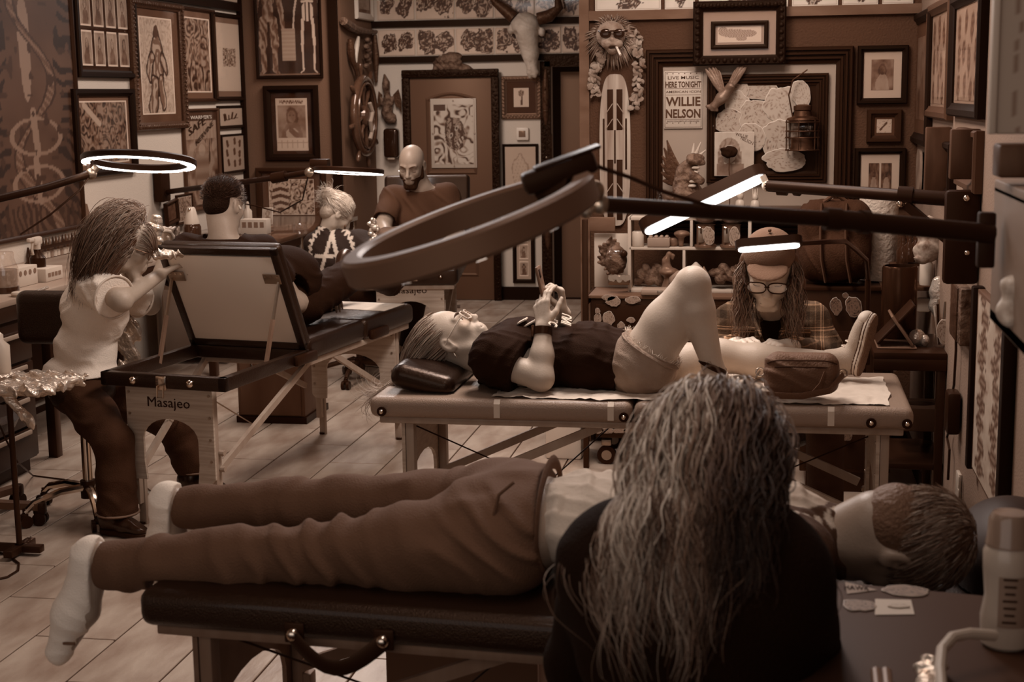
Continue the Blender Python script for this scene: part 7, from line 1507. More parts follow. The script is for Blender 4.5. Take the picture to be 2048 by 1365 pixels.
# lantern hung before the mirror
LT = empty('lantern', Vector(A_(1604, 300, .10)), 0, 'old railway lantern hanging on a wire before the mirror', 'lantern'); m_iron = M('rusty_iron', .035, .45, .6, var=.5, vscale=25)
u_ = abs(at(1604, 210, Y=7.6)[2]-at(1604, 300, Y=7.6)[2])/90
def lz(y): return (300-y)*u_
MB().lathe([(.02, lz(209)), (.045, lz(212)), (.045, lz(220)), (.04, lz(222)), (.045, lz(232)), (.075, lz(236)), (.08, lz(240)), (.06, lz(243)), (.02, lz(244))], 24).obj('hood', m_iron, LT)
MB().lathe([(.045, lz(274)), (.055, lz(276)), (.055, lz(292)), (.06, lz(299)), (.062, lz(301)), (.02, lz(302))], 24).obj('font', m_iron, LT)
MB().lathe([(.038, lz(274)), (.055, lz(262)), (.055, lz(252)), (.036, lz(242))], 24).obj('glass_globe', m_clear, LT)
mb = MB()
for z in (244, 262, 275, 300): mb.torus(.082, .0035, (0, 0, lz(z)), n=32, k=6)
for k in range(6): a = k*math.pi/3+.3; mb.tube([(.082*math.cos(a), .082*math.sin(a), lz(z)) for z in (240, 262, 280, 301)], .0035, 6)
mb.obj('wire_cage', m_iron, LT)
MB().tube([(-.05, 0, lz(232)), (-.07, 0, lz(190)), (-.05, 0, lz(160)), (.0, 0, lz(146)), (.02, 0, lz(140))], .004, 6).obj('bail_handle', m_iron, LT)
# ledge top items
for i, (nm, lb, x, y, k, pr_, mt) in enumerate((
    ('glass_jar', 'small glass jar at the left end of the ledge', 1327, 415, 1, [(.03, 0), (.036, .01), (.036, .06), (.03, .07), (.034, .075), (.034, .085), (.01, .086)], m_clear),
    ('cat_figurine', 'small pale cat figurine on the ledge behind the slanting lamp', 1480, 416, 1, [(.022, 0), (.026, .01), (.022, .035), (.012, .045), (.018, .055), (.018, .07), (.012, .078), (.004, .085)], m_cer),
    ('rabbit_figurine', 'pale long eared rabbit figurine on the ledge', 1510, 416, 1, [(.022, 0), (.026, .012), (.02, .035), (.011, .042), (.016, .05), (.014, .062), (.006, .075), (.004, .095)], m_cer))):
    p = Q(x, y); o = lathe_thing(nm, lb, 'jar' if 'jar' in nm else 'figurine', (p[0], 7.5, sh_z), pr_, mt, k)
    if i: 
        for s_ in (-1, 1): MB().cyl((s_*.010, 0, .065), (s_*.012, 0, .10 if i == 2 else .092), .005, .002, 8).obj('ear', mt, o)
# the cubby shelf standing on the drawer unit
DZ = at(1300, 592, Y=7.12)[2]
cx0, cx1 = Q(1259, 500, 7.25)[0], Q(1499, 500, 7.25)[0]; cz1 = Q(1300, 434, 7.25)[2]
CB = empty('cubby_shelf', ((cx0+cx1)/2, 7.33, DZ), 0, 'pale cubby shelf crowded with figurines on the drawer unit', 'shelf'); wC = cx1-cx0; hC = cz1-DZ
zm = Q(1300, 497, 7.25)[2]-DZ; xm = Q(1383, 470, 7.25)[0]-CB.location.x; xm2 = Q(1368, 540, 7.25)[0]-CB.location.x
def cbd(c, d): return MB().box(c, d, .002).obj('shelf_board', m_white, CB)
for x in (-wC/2, wC/2): cbd((x, 0, hC/2), (.016, .18, hC))
for z in (.008, hC-.008): cbd((0, 0, z), (wC, .18, .016))
cbd((0, 0, zm), (wC, .18, .014)); cbd((xm, 0, (zm+hC)/2), (.014, .178, hC-zm)); cbd((xm2, 0, zm/2), (.014, .178, zm))
def on(x, z, d=7.27): return V3(at(x, 500, Y=d)[0], d, z)
z1, z0 = DZ+zm+.008, DZ+.017
lathe_thing('candle', 'pale pillar candle in the upper left cubby', 'candle', on(1276, z1), [(.028, 0), (.03, .004), (.03, .07), (.026, .075), (.01, .072)], m_cer)
o = MB().box((0, 0, .022), (.11, .07, .044), .004).obj('egg_box', M('grey_carton', .2, .7), loc=Vector(on(1318, z1))); tag(o, 'grey carton with rounded cells in the upper left cubby', 'box')
for i in range(8): MB().sph((-.04+.026*(i % 4), -.015+.03*(i//4), .046), (.011, .012, .010), 8, 5).obj('cell', MATS['grey_carton'], o)
S = Soft(.004); p = on(1362, z1); S.cone(p, p+V3(0, 0, .05), .012, .016); S.ell(p+V3(.004, 0, .062), (.040, .035, .018)); S.cut(p+V3(0, 0, .001), (0, 0, -1)); S.cut(p+V3(0, 0, .052), (0, 0, -1), p+V3(.03, 0, .045), .018); hang(S, 'mushroom_figurine', m_cer2, 'spotted mushroom figurine in the upper left cubby', 'figurine')
lathe_thing('plant_pot', 'small dark pot with beads beside the mushroom figurine', 'pot', on(1346, z1, 7.29), [(.022, 0), (.03, .01), (.032, .035), (.028, .04), (.01, .038)], m_cer2)
for i, x in enumerate((1411, 1462)):
    b_ = on(x, z1, 7.26); o = empty('gumball_machine', b_, 0, ('round topped glass dispenser, left of two in the upper right cubby', 'round topped glass dispenser, right of two in the upper right cubby')[i], 'dispenser', 'dispensers in the cubby shelf')
    MB().lathe([(.055, 0), (.055, .01), (.045, .014), (.045, .105), (.05, .11), (.01, .112)], 24).obj('base', M('smoked_body', .08, .15, coat=.5), o); MB().sph((0, 0, .155), (.07, .07, .05), 20, 12).obj('globe', m_clear, o); MB().sph((0, 0, .15), (.055, .055, .035), 16, 10).obj('contents', m_cer2, o); MB().box((-.02, -.046, .06), (.03, .006, .07), .003).obj('front_plate', m_dsteel, o); MB().tube([(-.03, -.05, .09), (-.03, -.06, .10), (-.02, -.06, .10), (-.02, -.055, .07)], .004, 6).obj('crank', m_steel, o)
    c_ = cutout('sticker', 0, 0, .026, .045, 240+i, b_+V3(.018, -.049, .06), o, .22, 24)
S = Soft(.004); p = on(1338, z0, 7.25); S.cone(p+V3(-.01, 0, 0), p+V3(0, 0, .07), .03, .016); S.ell(p+V3(.0, 0, .085), (.05, .045, .022)); S.chain([p+V3(-.01, 0, .09), p+V3(-.015, 0, .14), p+V3(0, 0, .175), p+V3(.02, 0, .165), p+V3(.018, 0, .15)], [.03, .018, .010, .008, .006], .01); S.cut(p, (0, 0, -1)); hang(S, 'mushroom_lamp', m_cer2, 'curly tipped mushroom figurine in the lower left cubby', 'figurine')
S = Soft(.005); p = on(1352, z0, 7.24)+V3(.02, -.01, 0); S.ell(p+V3(0, 0, .045), (.055, .04, .05)); S.torus = None; S.ell(p+V3(.0, -.035, .045), (.03, .015, .03), None, .01, 's'); S.ell(p+V3(0, -.035, .045), (.018, .012, .018), None, .006); S.cut(p, (0, 0, -1)); hang(S, 'snail_figurine', M('tan_ceramic', .17, .5), 'round tan snail shell figurine in the lower left cubby', 'figurine')
S = Soft(.006)
for i in range(11): S.ell(on(1278+i*5.2, z0+.03+.022*(i % 4), 7.34-.004*i), (.022+.006*(i % 3), .02, .025), None, .01)
S.wrinkle(.006, 110, (.5, .3, .8), 2.2, 131); hang(S, 'coral_ornament', m_carve2, 'rough coral like ornament behind the curly mushroom', 'ornament')
S = Soft(.005); 
for i in range(16): a = i*1.3; S.ell(on(1450+30*math.cos(a)*(.3+.05*i)/1.1, z0+.075+.045*math.sin(a)*(.3+.05*i)/1.1, 7.27), (.024, .022, .018), None, .008)
S.wrinkle(.006, 130, (.5, .3, .8), 2.4, 133); hang(S, 'dragon_head_ornament', m_carve2, 'coiled scaly ornament in the lower right cubby', 'ornament')
lathe_thing('pagoda_figurine', 'pale little pagoda lantern in the lower right cubby', 'figurine', on(1392, z0, 7.25), [(.03, 0), (.03, .01), (.014, .015), (.014, .05), (.035, .055), (.03, .065), (.015, .07), (.015, .095), (.04, .10), (.02, .12), (.004, .135)], m_cer)
for i, x in enumerate((1408, 1487)): 
    S = Soft(.005); p = on(x, z0, 7.22); S.ell(p+V3(0, 0, .03), (.028, .026, .03)); S.ell(p+V3(0, -.01, .07), (.022, .022, .024)); S.cone(p+V3(0, 0, .085), p+V3(0, .004, .115), .016, .004); S.cut(p, (0, 0, -1)); hang(S, 'gnome_figurine', (m_cer2, M('tan_ceramic', .17, .5))[i], ('dark gnome figurine beside the pagoda lantern', 'tan gnome figurine at the right end of the lower cubby')[i], 'figurine')
o = MB().box((0, 0, .016), (.19, .10, .032), .012).obj('sculpt_box', M('tan_case', .2, .5), loc=Vector(on(1322, DZ+.003, 7.15))); tag(o, 'flat tan case lying in front of the cubby shelf', 'case'); MB().box((0, -.052, .016), (.03, .006, .02), .003).obj('latch', m_dsteel, o)
# white board with the snake haired head
c_ = at(1222, 520, Y=7.42); bw = .21; o = MB().box((0, 0, 0), (at(1258, 520, Y=7.42)[0]-at(1190, 520, Y=7.42)[0], at(1222, 468, Y=7.42)[2]-DZ, .012), .001).obj('backing_board', M('white_board', .42, .7)); o.matrix_world = basis((c_[0], 7.44, (at(1222, 468, Y=7.42)[2]+DZ)/2), (1, 0, 0), (0, 0, 1)); tag(o, 'white board leaning behind the masked head ornament', 'board')
S = Soft(.005); H_ = lambda x, y, d=7.3: at(x, y, Y=d); S.ell(H_(1232, 520), (.055, .05, .075))
for i in range(15): a = 1.1+i*.30; r = 24+4*(i % 3); S.chain([H_(1228+10*math.cos(a), 512-10*math.sin(a), 7.33), H_(1226+r*.7*math.cos(a+.2), 512-r*.9*math.sin(a+.2), 7.32), H_(1226+r*math.cos(a), 512-1.15*r*math.sin(a), 7.3)], [.018, .015, .008], .008)
S.wrinkle(.003, 160, (.5, .4, .8), 2, 141); MH = hang(S, 'snake_haired_head', m_carve2, 'dark head ornament with writhing hair and goggles at the left end of the drawer unit', 'ornament')
MB().sph(H_(1230, 508, 7.25), (.038, .012, .022), 14, 8).obj('goggles', m_clear, MH); MB().sph(H_(1247, 508, 7.26), .02, 12, 8).obj('earcup', m_blackp, MH)
o = MB(); 
for i in range(9): o.cyl(H_(1222+4.2*i, 557+3*math.sin(i*2), 7.2), H_(1222+4.2*i, 557+3*math.sin(i*2), 7.17), .014-.004*(i % 2), n=12)
o.box(H_(1238, 560, 7.21), (.11, .03, .05), .01); tag(o.obj('tattoo_power_unit', m_dsteel), 'cluster of dials and metal knobs below the masked head', 'power supply')
# drawer unit with stickers on casters
dx0_, dx1_ = at(1181, 640, Y=7.12)[0], at(1490, 640, Y=7.12)[0]; zb_ = at(1300, 868, Y=7.12)[2]
TB = empty('tool_chest', ((dx0_+dx1_)/2, 7.36, 0), 0, 'black rolling tool chest covered in white stickers under the cubby shelf', 'tool chest'); wT = dx1_-dx0_
MB().box((0, 0, (DZ+zb_)/2-.004), (wT, .46, DZ-zb_-.008), .006).obj('body', m_blackm, TB); MB().box((0, 0, DZ-.008), (wT+.02, .48, .016), .003).obj('top', M('chest_top', .08, .5), TB)
m_stk = M('white_sticker', .42, .6)
nD = 4
for k in range(nD):
    za, zb2 = zb_+.02+(DZ-.05-zb_)*k/nD, zb_+.01+(DZ-.05-zb_)*(k+1)/nD
    o = MB().box((0, -.236, (za+zb2)/2), (wT-.05, .016, zb2-za-.008), .004).obj('drawer', m_blackp, TB); MB().box((-.0, -.246, (za+zb2)/2), (.22, .006, .03), .003).obj('handle_slot', M('slot_black', .004, .6), o)
bpy.context.view_layer.update()
for i, (x, y, rx, ry) in enumerate(((1196, 637, .017, .03), (1219, 637, .032, .038), (1217, 595, .03, .016), (1229, 604, .035, .025), (1266, 600, .035, .022), (1243, 650, .02, .016), (1196, 622, .012, .016), (1262, 640, .02, .015))):
    cutout('sticker', 0, 0, rx, ry, 260+i, at(x, y, Y=7.12)-V3(0, .012, 0), TB, .2, 26)
for x in (1197, 1215, 1240, 1262): cutout('sticker', 0, 0, .03, .014, 280+x, at(x, 861, Y=7.12)-V3(0, .012, 0), TB, .2, 22)
for sx in (-1, 1):
    for sy in (-1, 1):
        x, y = sx*(wT/2-.07), sy*.17; w_ = MB().box((x, y, .115), (.05, .05, .03), .004); w_.cyl((x, y, .10), (x, y+.012, .045), .012, n=8); w_.obj('caster_fork', m_dsteel, TB); o = MB().cyl((x-.0, y-.012, .048), (x, y+.012, .048), .048, n=20).obj('caster', m_blackp, TB); MB().cyl((x, y-.014, .048), (x, y+.014, .048), .026, n=14).obj('caster_hub', m_dsteel, o)
MB().box((0, 0, (zb_+.12)/2+.02), (wT-.04, .42, zb_-.13)).obj('base_frame', m_blackm, TB)
# white bin by the pillar, pillar post
bx0, bx1 = at(1090, 880, Y=7.25)[0], at(1163, 880, Y=7.25)[0]; o = MB().box(((bx0+bx1)/2, 7.38, .31), (bx1-bx0, .26, .62), .015).obj('white_bin', M('white_enamel', .55, .2, coat=.4)); tag(o, 'shiny white bin between the table braces and the tool chest', 'bin'); MB().box(((bx0+bx1)/2, 7.38, .635), (bx1-bx0+.015, .28, .03), .01).obj('lid', M('white_enamel', .55, .2), o)
# desk frame posts at left of the chest
px = at(1168, 560, Y=7.05)[0]; DF2 = empty('desk_frame', (px, 7.1, 0), 0, 'slim black metal desk frame at the left of the tool chest', 'frame')
MB().box((0, 0, .62), (.028, .028, 1.24), .003).obj('post', m_blackm, DF2); MB().box((.0, .28, DZ-.03), (.028, .56, .03), .003).obj('beam', m_blackm, DF2); MB().box((.05, .30, 1.19), (.13, .02, .07), .003).obj('crossbar', m_wood, DF2)
# right hand desk
RZ = at(1820, 690, Y=6.3)[2]; rx0 = at(1742, 690, Y=6.25)[0]; RD = empty('side_desk', ((rx0+XR)/2, 6.35, 0), 0, 'black metal side desk in the right corner under the tablet', 'desk'); wR_ = XR-.004-rx0
MB().box((0, .0, RZ-.015), (wR_, .50, .03), .003).obj('top', M('black_desk_top', .012, .35), RD); MB().box((0, -.24, RZ-.05), (wR_, .02, .05), .003).obj('apron', m_blackm, RD); MB().box((.03, 0, .30), (wR_-.06, .46, .025), .003).obj('lower_shelf', m_blackm, RD)
for sx in (-1, 1):
    for sy in (-1, 1): MB().box((sx*(wR_/2-.02), sy*.22, RZ/2-.02), (.035, .035, RZ-.04), .003).obj('leg', m_blackm, RD)
# second drawer chest under the backpack
bx0, bx1 = at(1604, 640, Y=6.75)[0], at(1790, 640, Y=6.75)[0]; zt_ = at(1680, 580, Y=6.7)[2]
T5 = empty('tool_chest', ((bx0+bx1)/2, 6.98, 0), 0, 'black chest with two outlined stickers under the backpack', 'tool chest'); MB().box((0, 0, zt_/2+.05), (bx1-bx0, .42, zt_-.1), .006).obj('body', m_blackm, T5); MB().box((0, 0, zt_-.004), (bx1-bx0+.02, .44, .02), .003).obj('top', m_blackp, T5); MB().box((0, 0, .06), (bx1-bx0-.06, .36, .12)).obj('plinth', m_blackm, T5)
for k in range(3): MB().box((0, -.213, .22+.22*k), (bx1-bx0-.04, .012, .20), .003).obj('drawer', m_blackp, T5)
bpy.context.view_layer.update()
for i, (x, y, rx, ry) in enumerate(((1672, 614, .028, .04), (1706, 614, .034, .046), (1691, 591, .014, .012), (1760, 722, .02, .018), (1790, 728, .026, .03), (1668, 872, .02, .02), (1695, 874, .022, .02))): cutout('sticker', 0, 0, rx, ry, 300+i, at(x, y, Y=6.75)-V3(0, .01, 0), T5, .1, 24)
# backpack
S = Soft(.007); b_ = at(1668, 576, Y=6.78); zc_ = zt_+.012; S.box((b_[0], 6.88, zc_+.19), (.165, .10, .19), None, .09, .04); S.ell((b_[0], 6.80, zc_+.12), (.14, .08, .11)); S.cut((0, 0, zc_), (0, 0, -1)); S.wrinkle(.006, 40, (.7, .2, .5), 1.8, 151)
BP = hang(S, 'backpack', M('dark_canvas', .022, .8, bump=.4, bscale=140), 'dark canvas backpack standing on the black chest', 'backpack')
for x in (-.06, .05): MB().tube([(b_[0]+x, 6.80, zc_+.36), (b_[0]+x-.005, 6.745, zc_+.24), (b_[0]+x, 6.715, zc_+.12), (b_[0]+x+.02, 6.74, zc_+.02)], .022, 8, flat=.3).obj('strap', M('strap_webbing', .04, .8), BP)
MB().tube([(b_[0]-.05, 6.84, zc_+.37), (b_[0], 6.82, zc_+.41), (b_[0]+.05, 6.84, zc_+.37)], .010, 8).obj('handle', MATS['strap_webbing'], BP)
# paper towel roll and film roll, can
p = at(1757, 560, Y=6.9); lathe_thing('paper_towel_roll', 'large upright roll of quilted white paper beside the backpack', 'paper roll', (p[0], 7.0, zt_+.012), [(.02, 0), (.085, .0), (.088, .01), (.088, .40), (.084, .41), (.022, .41)], M('quilted_paper', .36, .8, bump=1, bscale=55))
hang(MB().cyl(at(1640, 462, Y=7.3), at(1740, 455, Y=7.3), .085, n=24), 'film_roll', m_silver, 'horizontal roll of shiny film behind the cap and backpack', 'roll') if False else None
p = at(1790, 620, Y=6.45); zt2 = RZ; c_ = MB().lathe([(.07, 0), (.075, .01), (.075, .30), (.07, .31), (.066, .31), (.064, .02), (.01, .02)], 28).obj('waste_can', M('brushed_black_can', .02, .25, .6), loc=Vector((at(1797, 640, Y=6.5)[0], 6.5, RZ+.001))); tag(c_, 'tall black metal can behind the tablet', 'can')
# tablet on its folding stand
p0 = V3(at(1805, 690, Y=6.28)[0], 6.28, RZ); TBt = empty('tablet', p0, 0, 'tablet on a folding stand on the side desk', 'tablet')
MB().box((-.01, 0, .075), (.012, .20, .15), .004, Matrix.Rotation(math.radians(-35), 3, 'Y')).obj('screen', M('tablet_back', .10, .35), TBt)
MB().box((-.035, .0, .10), (.012, .18, .22), .004, Matrix.Rotation(math.radians(42), 3, 'Y')).obj('folio', m_blackp, TBt); MB().box((-.03, 0, .004), (.16, .2, .006), .002).obj('cover', M('tablet_back', .10, .35), TBt)
# cup of pens with sticker
p = V3(at(1882, 690, Y=6.3)[0], 6.26, RZ+.001); CP = MB().lathe([(.035, 0), (.038, .004), (.046, .13), (.043, .13), (.036, .008), (.01, .008)], 24).obj('pen_cup', m_clear, loc=Vector(p)); tag(CP, 'clear cup of pens with a cartoon sticker on the side desk', 'cup')
for i in range(7): a = i*.9; MB().cyl((.015*math.cos(a), .015*math.sin(a), .01), (.036*math.cos(a+.3), .036*math.sin(a+.3), .17+.012*(i % 3)), .005, n=8).obj('pen', (m_cer, m_blackp, m_dsteel)[i % 3], CP)
bpy.context.view_layer.update(); cutout('sticker', 0, 0, .032, .05, 320, p+V3(0, -.048, .07), CP, .22, 30)
hang(MB().sph(p+V3(-.10, .02, .035), (.035, .03, .035), 12, 8).sph(p+V3(-.07, .0, .025), (.02, .02, .025), 10, 6), 'foil_ball', m_silver, 'crumpled foil lump beside the pen cup', 'foil')
# wall organiser bottles
for i, (x, y, lb) in enumerate(((1805, 520, 'small dark bottle on the wall rack, nearest the towel roll'), (1818, 512, 'dark bottle on the wall rack, second from the towel roll'), (1832, 508, 'larger dark bottle on the wall rack'))): lathe_thing('ink_bottle', lb, 'bottle', at(x, y+12, Y=6.9), [(.022, 0), (.025, .01), (.025, .06), (.012, .075), (.012, .10), (.006, .125)], m_amber, 1.2, 'bottles on the right rack')
lathe_thing('white_bottle', 'white capped bottle on the wall rack above the side desk', 'bottle', at(1852, 570, Y=6.7), [(.028, 0), (.03, .01), (.03, .09), (.022, .10), (.022, .115), (.01, .116)], m_cer, 1.0)
o = MB().box((at(1850, 575, Y=6.75)[0]-.02, 6.83, at(1850, 572, Y=6.75)[2]-.012), (.34, .2, .018), .003).obj('wall_rack', M('dark_shelf', .03, .4)); tag(o, 'dark wall rack holding bottles above the side desk', 'rack')
MB().box((at(1810, 536, Y=6.9)[0]+.03, 6.95, at(1818, 524, Y=6.9)[2]-.012), (.2, .12, .014), .003).obj('upper_board', MATS['dark_shelf'], o)
hang(MB().box(at(1847, 610, Y=6.8), (.06, .03, .065), .01), 'tape_dispenser', m_cer, 'white square dispenser under the wall rack', 'dispenser')
S = Soft(.007); 
for i in range(10): S.ell(at(1858+7*math.cos(i*1.7), 480+26*math.sin(i*2.3), Y=6.6), (.05, .03, .045), None, .02)
S.wrinkle(.007, 60, (.5, .5, .7), 2, 161); hang(S, 'speckled_cloth_bag', M('speckled_cloth', .22, .85, var=.6, vscale=40), 'speckled pale cloth pouch hanging under the lamp bracket', 'pouch')
S = Soft(.006)
for i in range(9): S.ell(at(1878+8*math.sin(i*1.9), 565+8*i, Y=6.5), (.03, .02, .028), None, .02)
hang(S, 'hanging_film', m_silver, 'strip of shiny film hanging beside the pen cup', 'film')
o = MB().box(at(1905, 824, X=XR-.03), (.05, .10, .16), .012).obj('power_adapter', m_blackp); tag(o, 'black power adapter hanging on the right wall', 'adapter'); q2 = lambda x, y: at(x, y, X=XR-.02)
MB().tube([q2(1905, 785), q2(1908, 770), q2(1912, 700), q2(1912, 600), q2(1910, 560)], .005, 6).tube([q2(1898, 862), q2(1894, 875), q2(1899, 900), q2(1896, 960)], .005, 6).obj('cord', m_blackp, o)
o = MB().box(at(1917, 975, X=XR-.008), (.014, .075, .115), .004).obj('wall_outlet', m_cer); tag(o, 'white wall outlet low on the right wall', 'outlet')
for dz in (-.025, .025): MB().box(at(1917, 975, X=XR-.016)+V3(0, 0, dz), (.004, .03, .035), .003).obj('socket', m_white, o)
o = MB().box(at(1838, 830, Y=6.4), (.22, .22, .10), .006).obj('tissue_box', M('grey_box', .07, .6)); o.location.z += 0; tag(o, 'grey box with an oval opening on the lower shelf of the side desk', 'box'); MB().sph(at(1838, 830, Y=6.4)+V3(0, 0, .05), (.07, .05, .003), 16, 6).obj('opening', m_blackp, o)
# ------------------------------------------------------------------ right wall pictures
def f_feathers(sd):
    def f(u, v, a):
        N = Noise2(sd); g = .22+.03*N(u*3+2, v*3+2)
        for i in range(4):
            for j in range(3):
                cx, cy = -.7+.46*i+.1*math.sin(j*3+i), -.7+.66*j+.1*math.sin(i*2.2); d = np.hypot((u-cx)/.13, (v-cy)/.30)+.25*N(u*6+i, v*6+j); g = np.where(d < 1, np.where(np.sin(50*(v+.3*np.abs(u-cx))) > 0, .05, .11), g)
        return g
    return f
for lb, bx, fn, fw, bd_, pw, ph in (('narrow black frame at the corner end of the right wall', (1832, 25, 1868, 290), f_portrait(121, .12, .03, .07), .05, .06, .62, .75), ('wide brown frame of feather drawings, middle of the right wall', (1866, 2, 1911, 238), f_feathers(5), .05, .2, .92, .94), ('black frame of feather drawings, nearest on the right wall', (1914, -20, 1976, 236), f_feathers(6), .05, .2, .92, .94), ('black frame with a mottled print, lower right wall', (1884, 282, 1914, 396), f_swirl(131, .04, .2, 8), .04, .1, .9, .9), ('brown frame with a mottled print behind the lamp bracket', (1928, 258, 1968, 380), f_swirl(133, .05, .16, 8), .04, .08, .9, .9)): frame(lb, 'R', XR, bx, fn, fw, .035, m_black if 'black' in lb else m_midbrown, board=bd_, pw=pw, ph=ph, step=.012)
for i, (x, y0, y1, lb) in enumerate(((1838, 298, 392, 'rounded skateboard deck nearest the corner on the right wall'), (1856, 288, 392, 'painted skateboard deck beside the first dark post'))):
    p = at(x, (y0+y1)/2, X=XR-.02); hh = abs(at(x, y0, X=XR-.02)[2]-at(x, y1, X=XR-.02)[2])/2; pts = [(.10*math.copysign(abs(math.cos(a))**.6, math.cos(a)), hh*math.copysign(abs(math.sin(a))**.75, math.sin(a))) for a in np.linspace(0, 6.283, 32, endpoint=False)]
    o = MB().prism(pts, -.006, .006).obj('skateboard_deck', M('deck_print', .13, .4, var=.6, vscale=16, stretch=(1, .4, 1)), mw=basis(p, (0, -1, 0), (0, 0, 1)), smooth=30); tag(o, lb, 'skateboard deck')
for i, (x, y0, y1, lb) in enumerate(((1877, 254, 400, 'dark wooden bar standing out from the right wall, nearer the corner'), (1931, 258, 360, 'dark wooden bar standing out from the right wall, nearer us'))): a_, b_ = at(x, y0, X=XR-.05), at(x, y1, X=XR-.05); hang(MB().box((XR-.05, a_[1], (a_[2]+b_[2])/2), (.10, .05, a_[2]-b_[2]), .006), 'wooden_bar', m_dkwood, lb, 'bar', 'bars on the right wall')
p0_, p1_ = at(1922, 622, X=XR), at(1944, 622, X=XR); mw, w, h = wall_box('R', XR, 1921, 566, 1944, 682); o = MB().box((0, 0, .02), (w, h, .04), .006).obj('carved_plank', m_carve2, mw=mw); tag(o, 'narrow carved plank below the lamp bracket on the right wall', 'carving'); MB().box((0, 0, .042), (w*.55, h*.94, .008), .003).obj('relief_strip', m_carve, o)
mw, w, h = wall_box('R', XR, 1962, 600, 2026, 1005); o = MB().box((0, 0, .012), (w, h, .024), .003).obj('leaf_print_panel', M('panel_edge', .05, .6), mw=mw); tag(o, 'tall pale panel of dark leaf prints on the near right wall', 'panel'); print_grid('print', w*.92, h*.97, f_leaves, .012, None, o, Matrix.Translation((0, 0, .0245)))
MB().box((w*.5+.02, 0, .02), (.05, h*1.02, .04), .006).obj('frame_post', m_black, o); MB().box((-w*.5-.02, 0, .02), (.05, h*1.02, .04), .006).obj('frame_post', m_black, o)
# near cubby box fixed to the right wall with a figurine
cY = 2.86; nx0 = at(1984, 500, Y=cY)[0]; nz0, nz1 = at(2000, 640, Y=cY)[2], at(2000, 372, Y=cY)[2]
NB = empty('wall_cubby', ((nx0+XR)/2, cY-.22, nz0), 0, 'pale wooden wall cubby close to us at the right edge, holding a figurine', 'shelf'); wN_, hN_ = XR-.003-nx0, nz1-nz0; m_cub = M('taupe_cubby', .17, .5)
MB().box((0, 0, .012), (wN_, .46, .024), .003).obj('shelf_board', m_cub, NB); MB().box((0, 0, hN_), (wN_, .46, .024), .003).obj('shelf_board', m_cub, NB); MB().box((-wN_/2+.012, .0, hN_/2), (.024, .46, hN_), .003).obj('side_board', m_cub, NB); MB().box((0, .225, hN_/2), (wN_-.04, .012, hN_-.02), .002).obj('back_board', M('cubby_back', .10, .6), NB)
S = Soft(.0045); p = V3(at(2030, 600, Y=2.62)[0], 2.62, nz0+.025); S.ell(p+V3(0, 0, .022), (.028, .024, .026)); S.ell(p+V3(0, -.006, .058), (.020, .02, .022)); S.ell(p+V3(0, 0, .074), (.025, .024, .014)); S.cone(p+V3(-.02, -.012, .03), p+V3(-.012, -.026, .012), .010, .009); S.cone(p+V3(.02, -.012, .03), p+V3(.014, -.026, .012), .010, .009); S.ell(p+V3(0, -.026, .056), (.006, .006, .006), None, .004); S.cut(p, (0, 0, -1)); hang(S, 'gnome_figurine', M('pale_figurine', .36, .4, var=.5, vscale=30), 'pale seated gnome figurine in the near wall cubby', 'figurine')
mw, w, h = wall_box('B', 2.72, 1996, -60, 2075, 268); o = MB().box((0, 0, 0), (w, h, .02), .003).obj('drawing_board', M('cubby_back2', .28, .6)); o.matrix_world = mw; tag(o, 'pale board with faint brush drawings at the upper right edge', 'board'); print_grid('print', w*.96, h*.98, lambda u, v, a: .30-.16*(np.abs(u+.1-.12*np.sin(5*v)) < .10)*(np.abs(np.sin(7*v)) > .3), .006, None, o, Matrix.Translation((0, 0, .0105)))
o2 = MB().box((0, 0, 0), (.012, h, .03), .002).obj('edge_strip', m_white, o); o2.location = (-w/2-.006, 0, 0)
o = MB().box((at(2030, 318, Y=2.75)[0]+.03, 2.70, at(2030, 318, Y=2.75)[2]), (.14, .08, .058), .006).obj('wooden_block', m_dkwood); tag(o, 'dark wooden block between the drawing board and the near cubby', 'block')
# ------------------------------------------------------------------ near cart at the lower right
CZ = .93; P0 = at(1664, 1162, Z=CZ); P1_ = at(2060, 1198, Z=CZ); ang = math.atan2(P1_[1]-P0[1], P1_[0]-P0[0])
CT = empty('rolling_cart', (P0[0], P0[1], 0), ang, 'dark rolling cart with stickers on its flat top at the lower right', 'cart'); cl = .46; cw = .75
MB().box((cl/2, -cw/2, CZ-.012), (cl, cw, .024), .008).obj('top', M('dark_cart_top', .029, .6), CT); MB().box((cl/2, -cw/2, CZ/2+.04), (cl-.03, cw-.03, CZ-.15), .006).obj('body', m_blackm, CT)
for k in range(4): MB().box((.008, -cw/2, .2+.17*k), (.012, cw-.08, .15), .003).obj('drawer', m_blackp, CT)
for x in (.05, cl-.05):
    for y in (-.06, -cw+.06): MB().cyl((x-.012, y, .045), (x+.012, y, .045), .045, n=16).box((x, y, .09), (.04, .04, .03)).obj('caster', m_blackp, CT)
bpy.context.view_layer.update()
for i, (x, y, rx, ry) in enumerate(((1808, 1184, .040, .028), (1720, 1213, .028, .030))): cutout('sticker', 0, 0, rx, ry, 340+i, at(x, y, Z=CZ)+V3(0, 0, .002), CT, .16, 30, ax=(1, 0, 0), up=(0, 1, 0))
pe_ = [at(*q_, Z=CZ) for q_ in ((1690, 1166), (1755, 1182), (1694, 1190))]; o = mesh_np('sticker', np.array([p+V3(0, 0, .0015) for p in pe_]+[(pe_[1]+pe_[2])/2+V3(0, 0, .0015)]), np.array([[0, 2, 3, 1]]), M('grey_pennant', .20, .6)); o.parent = CT; o.matrix_parent_inverse = CT.matrix_world.inverted(); 
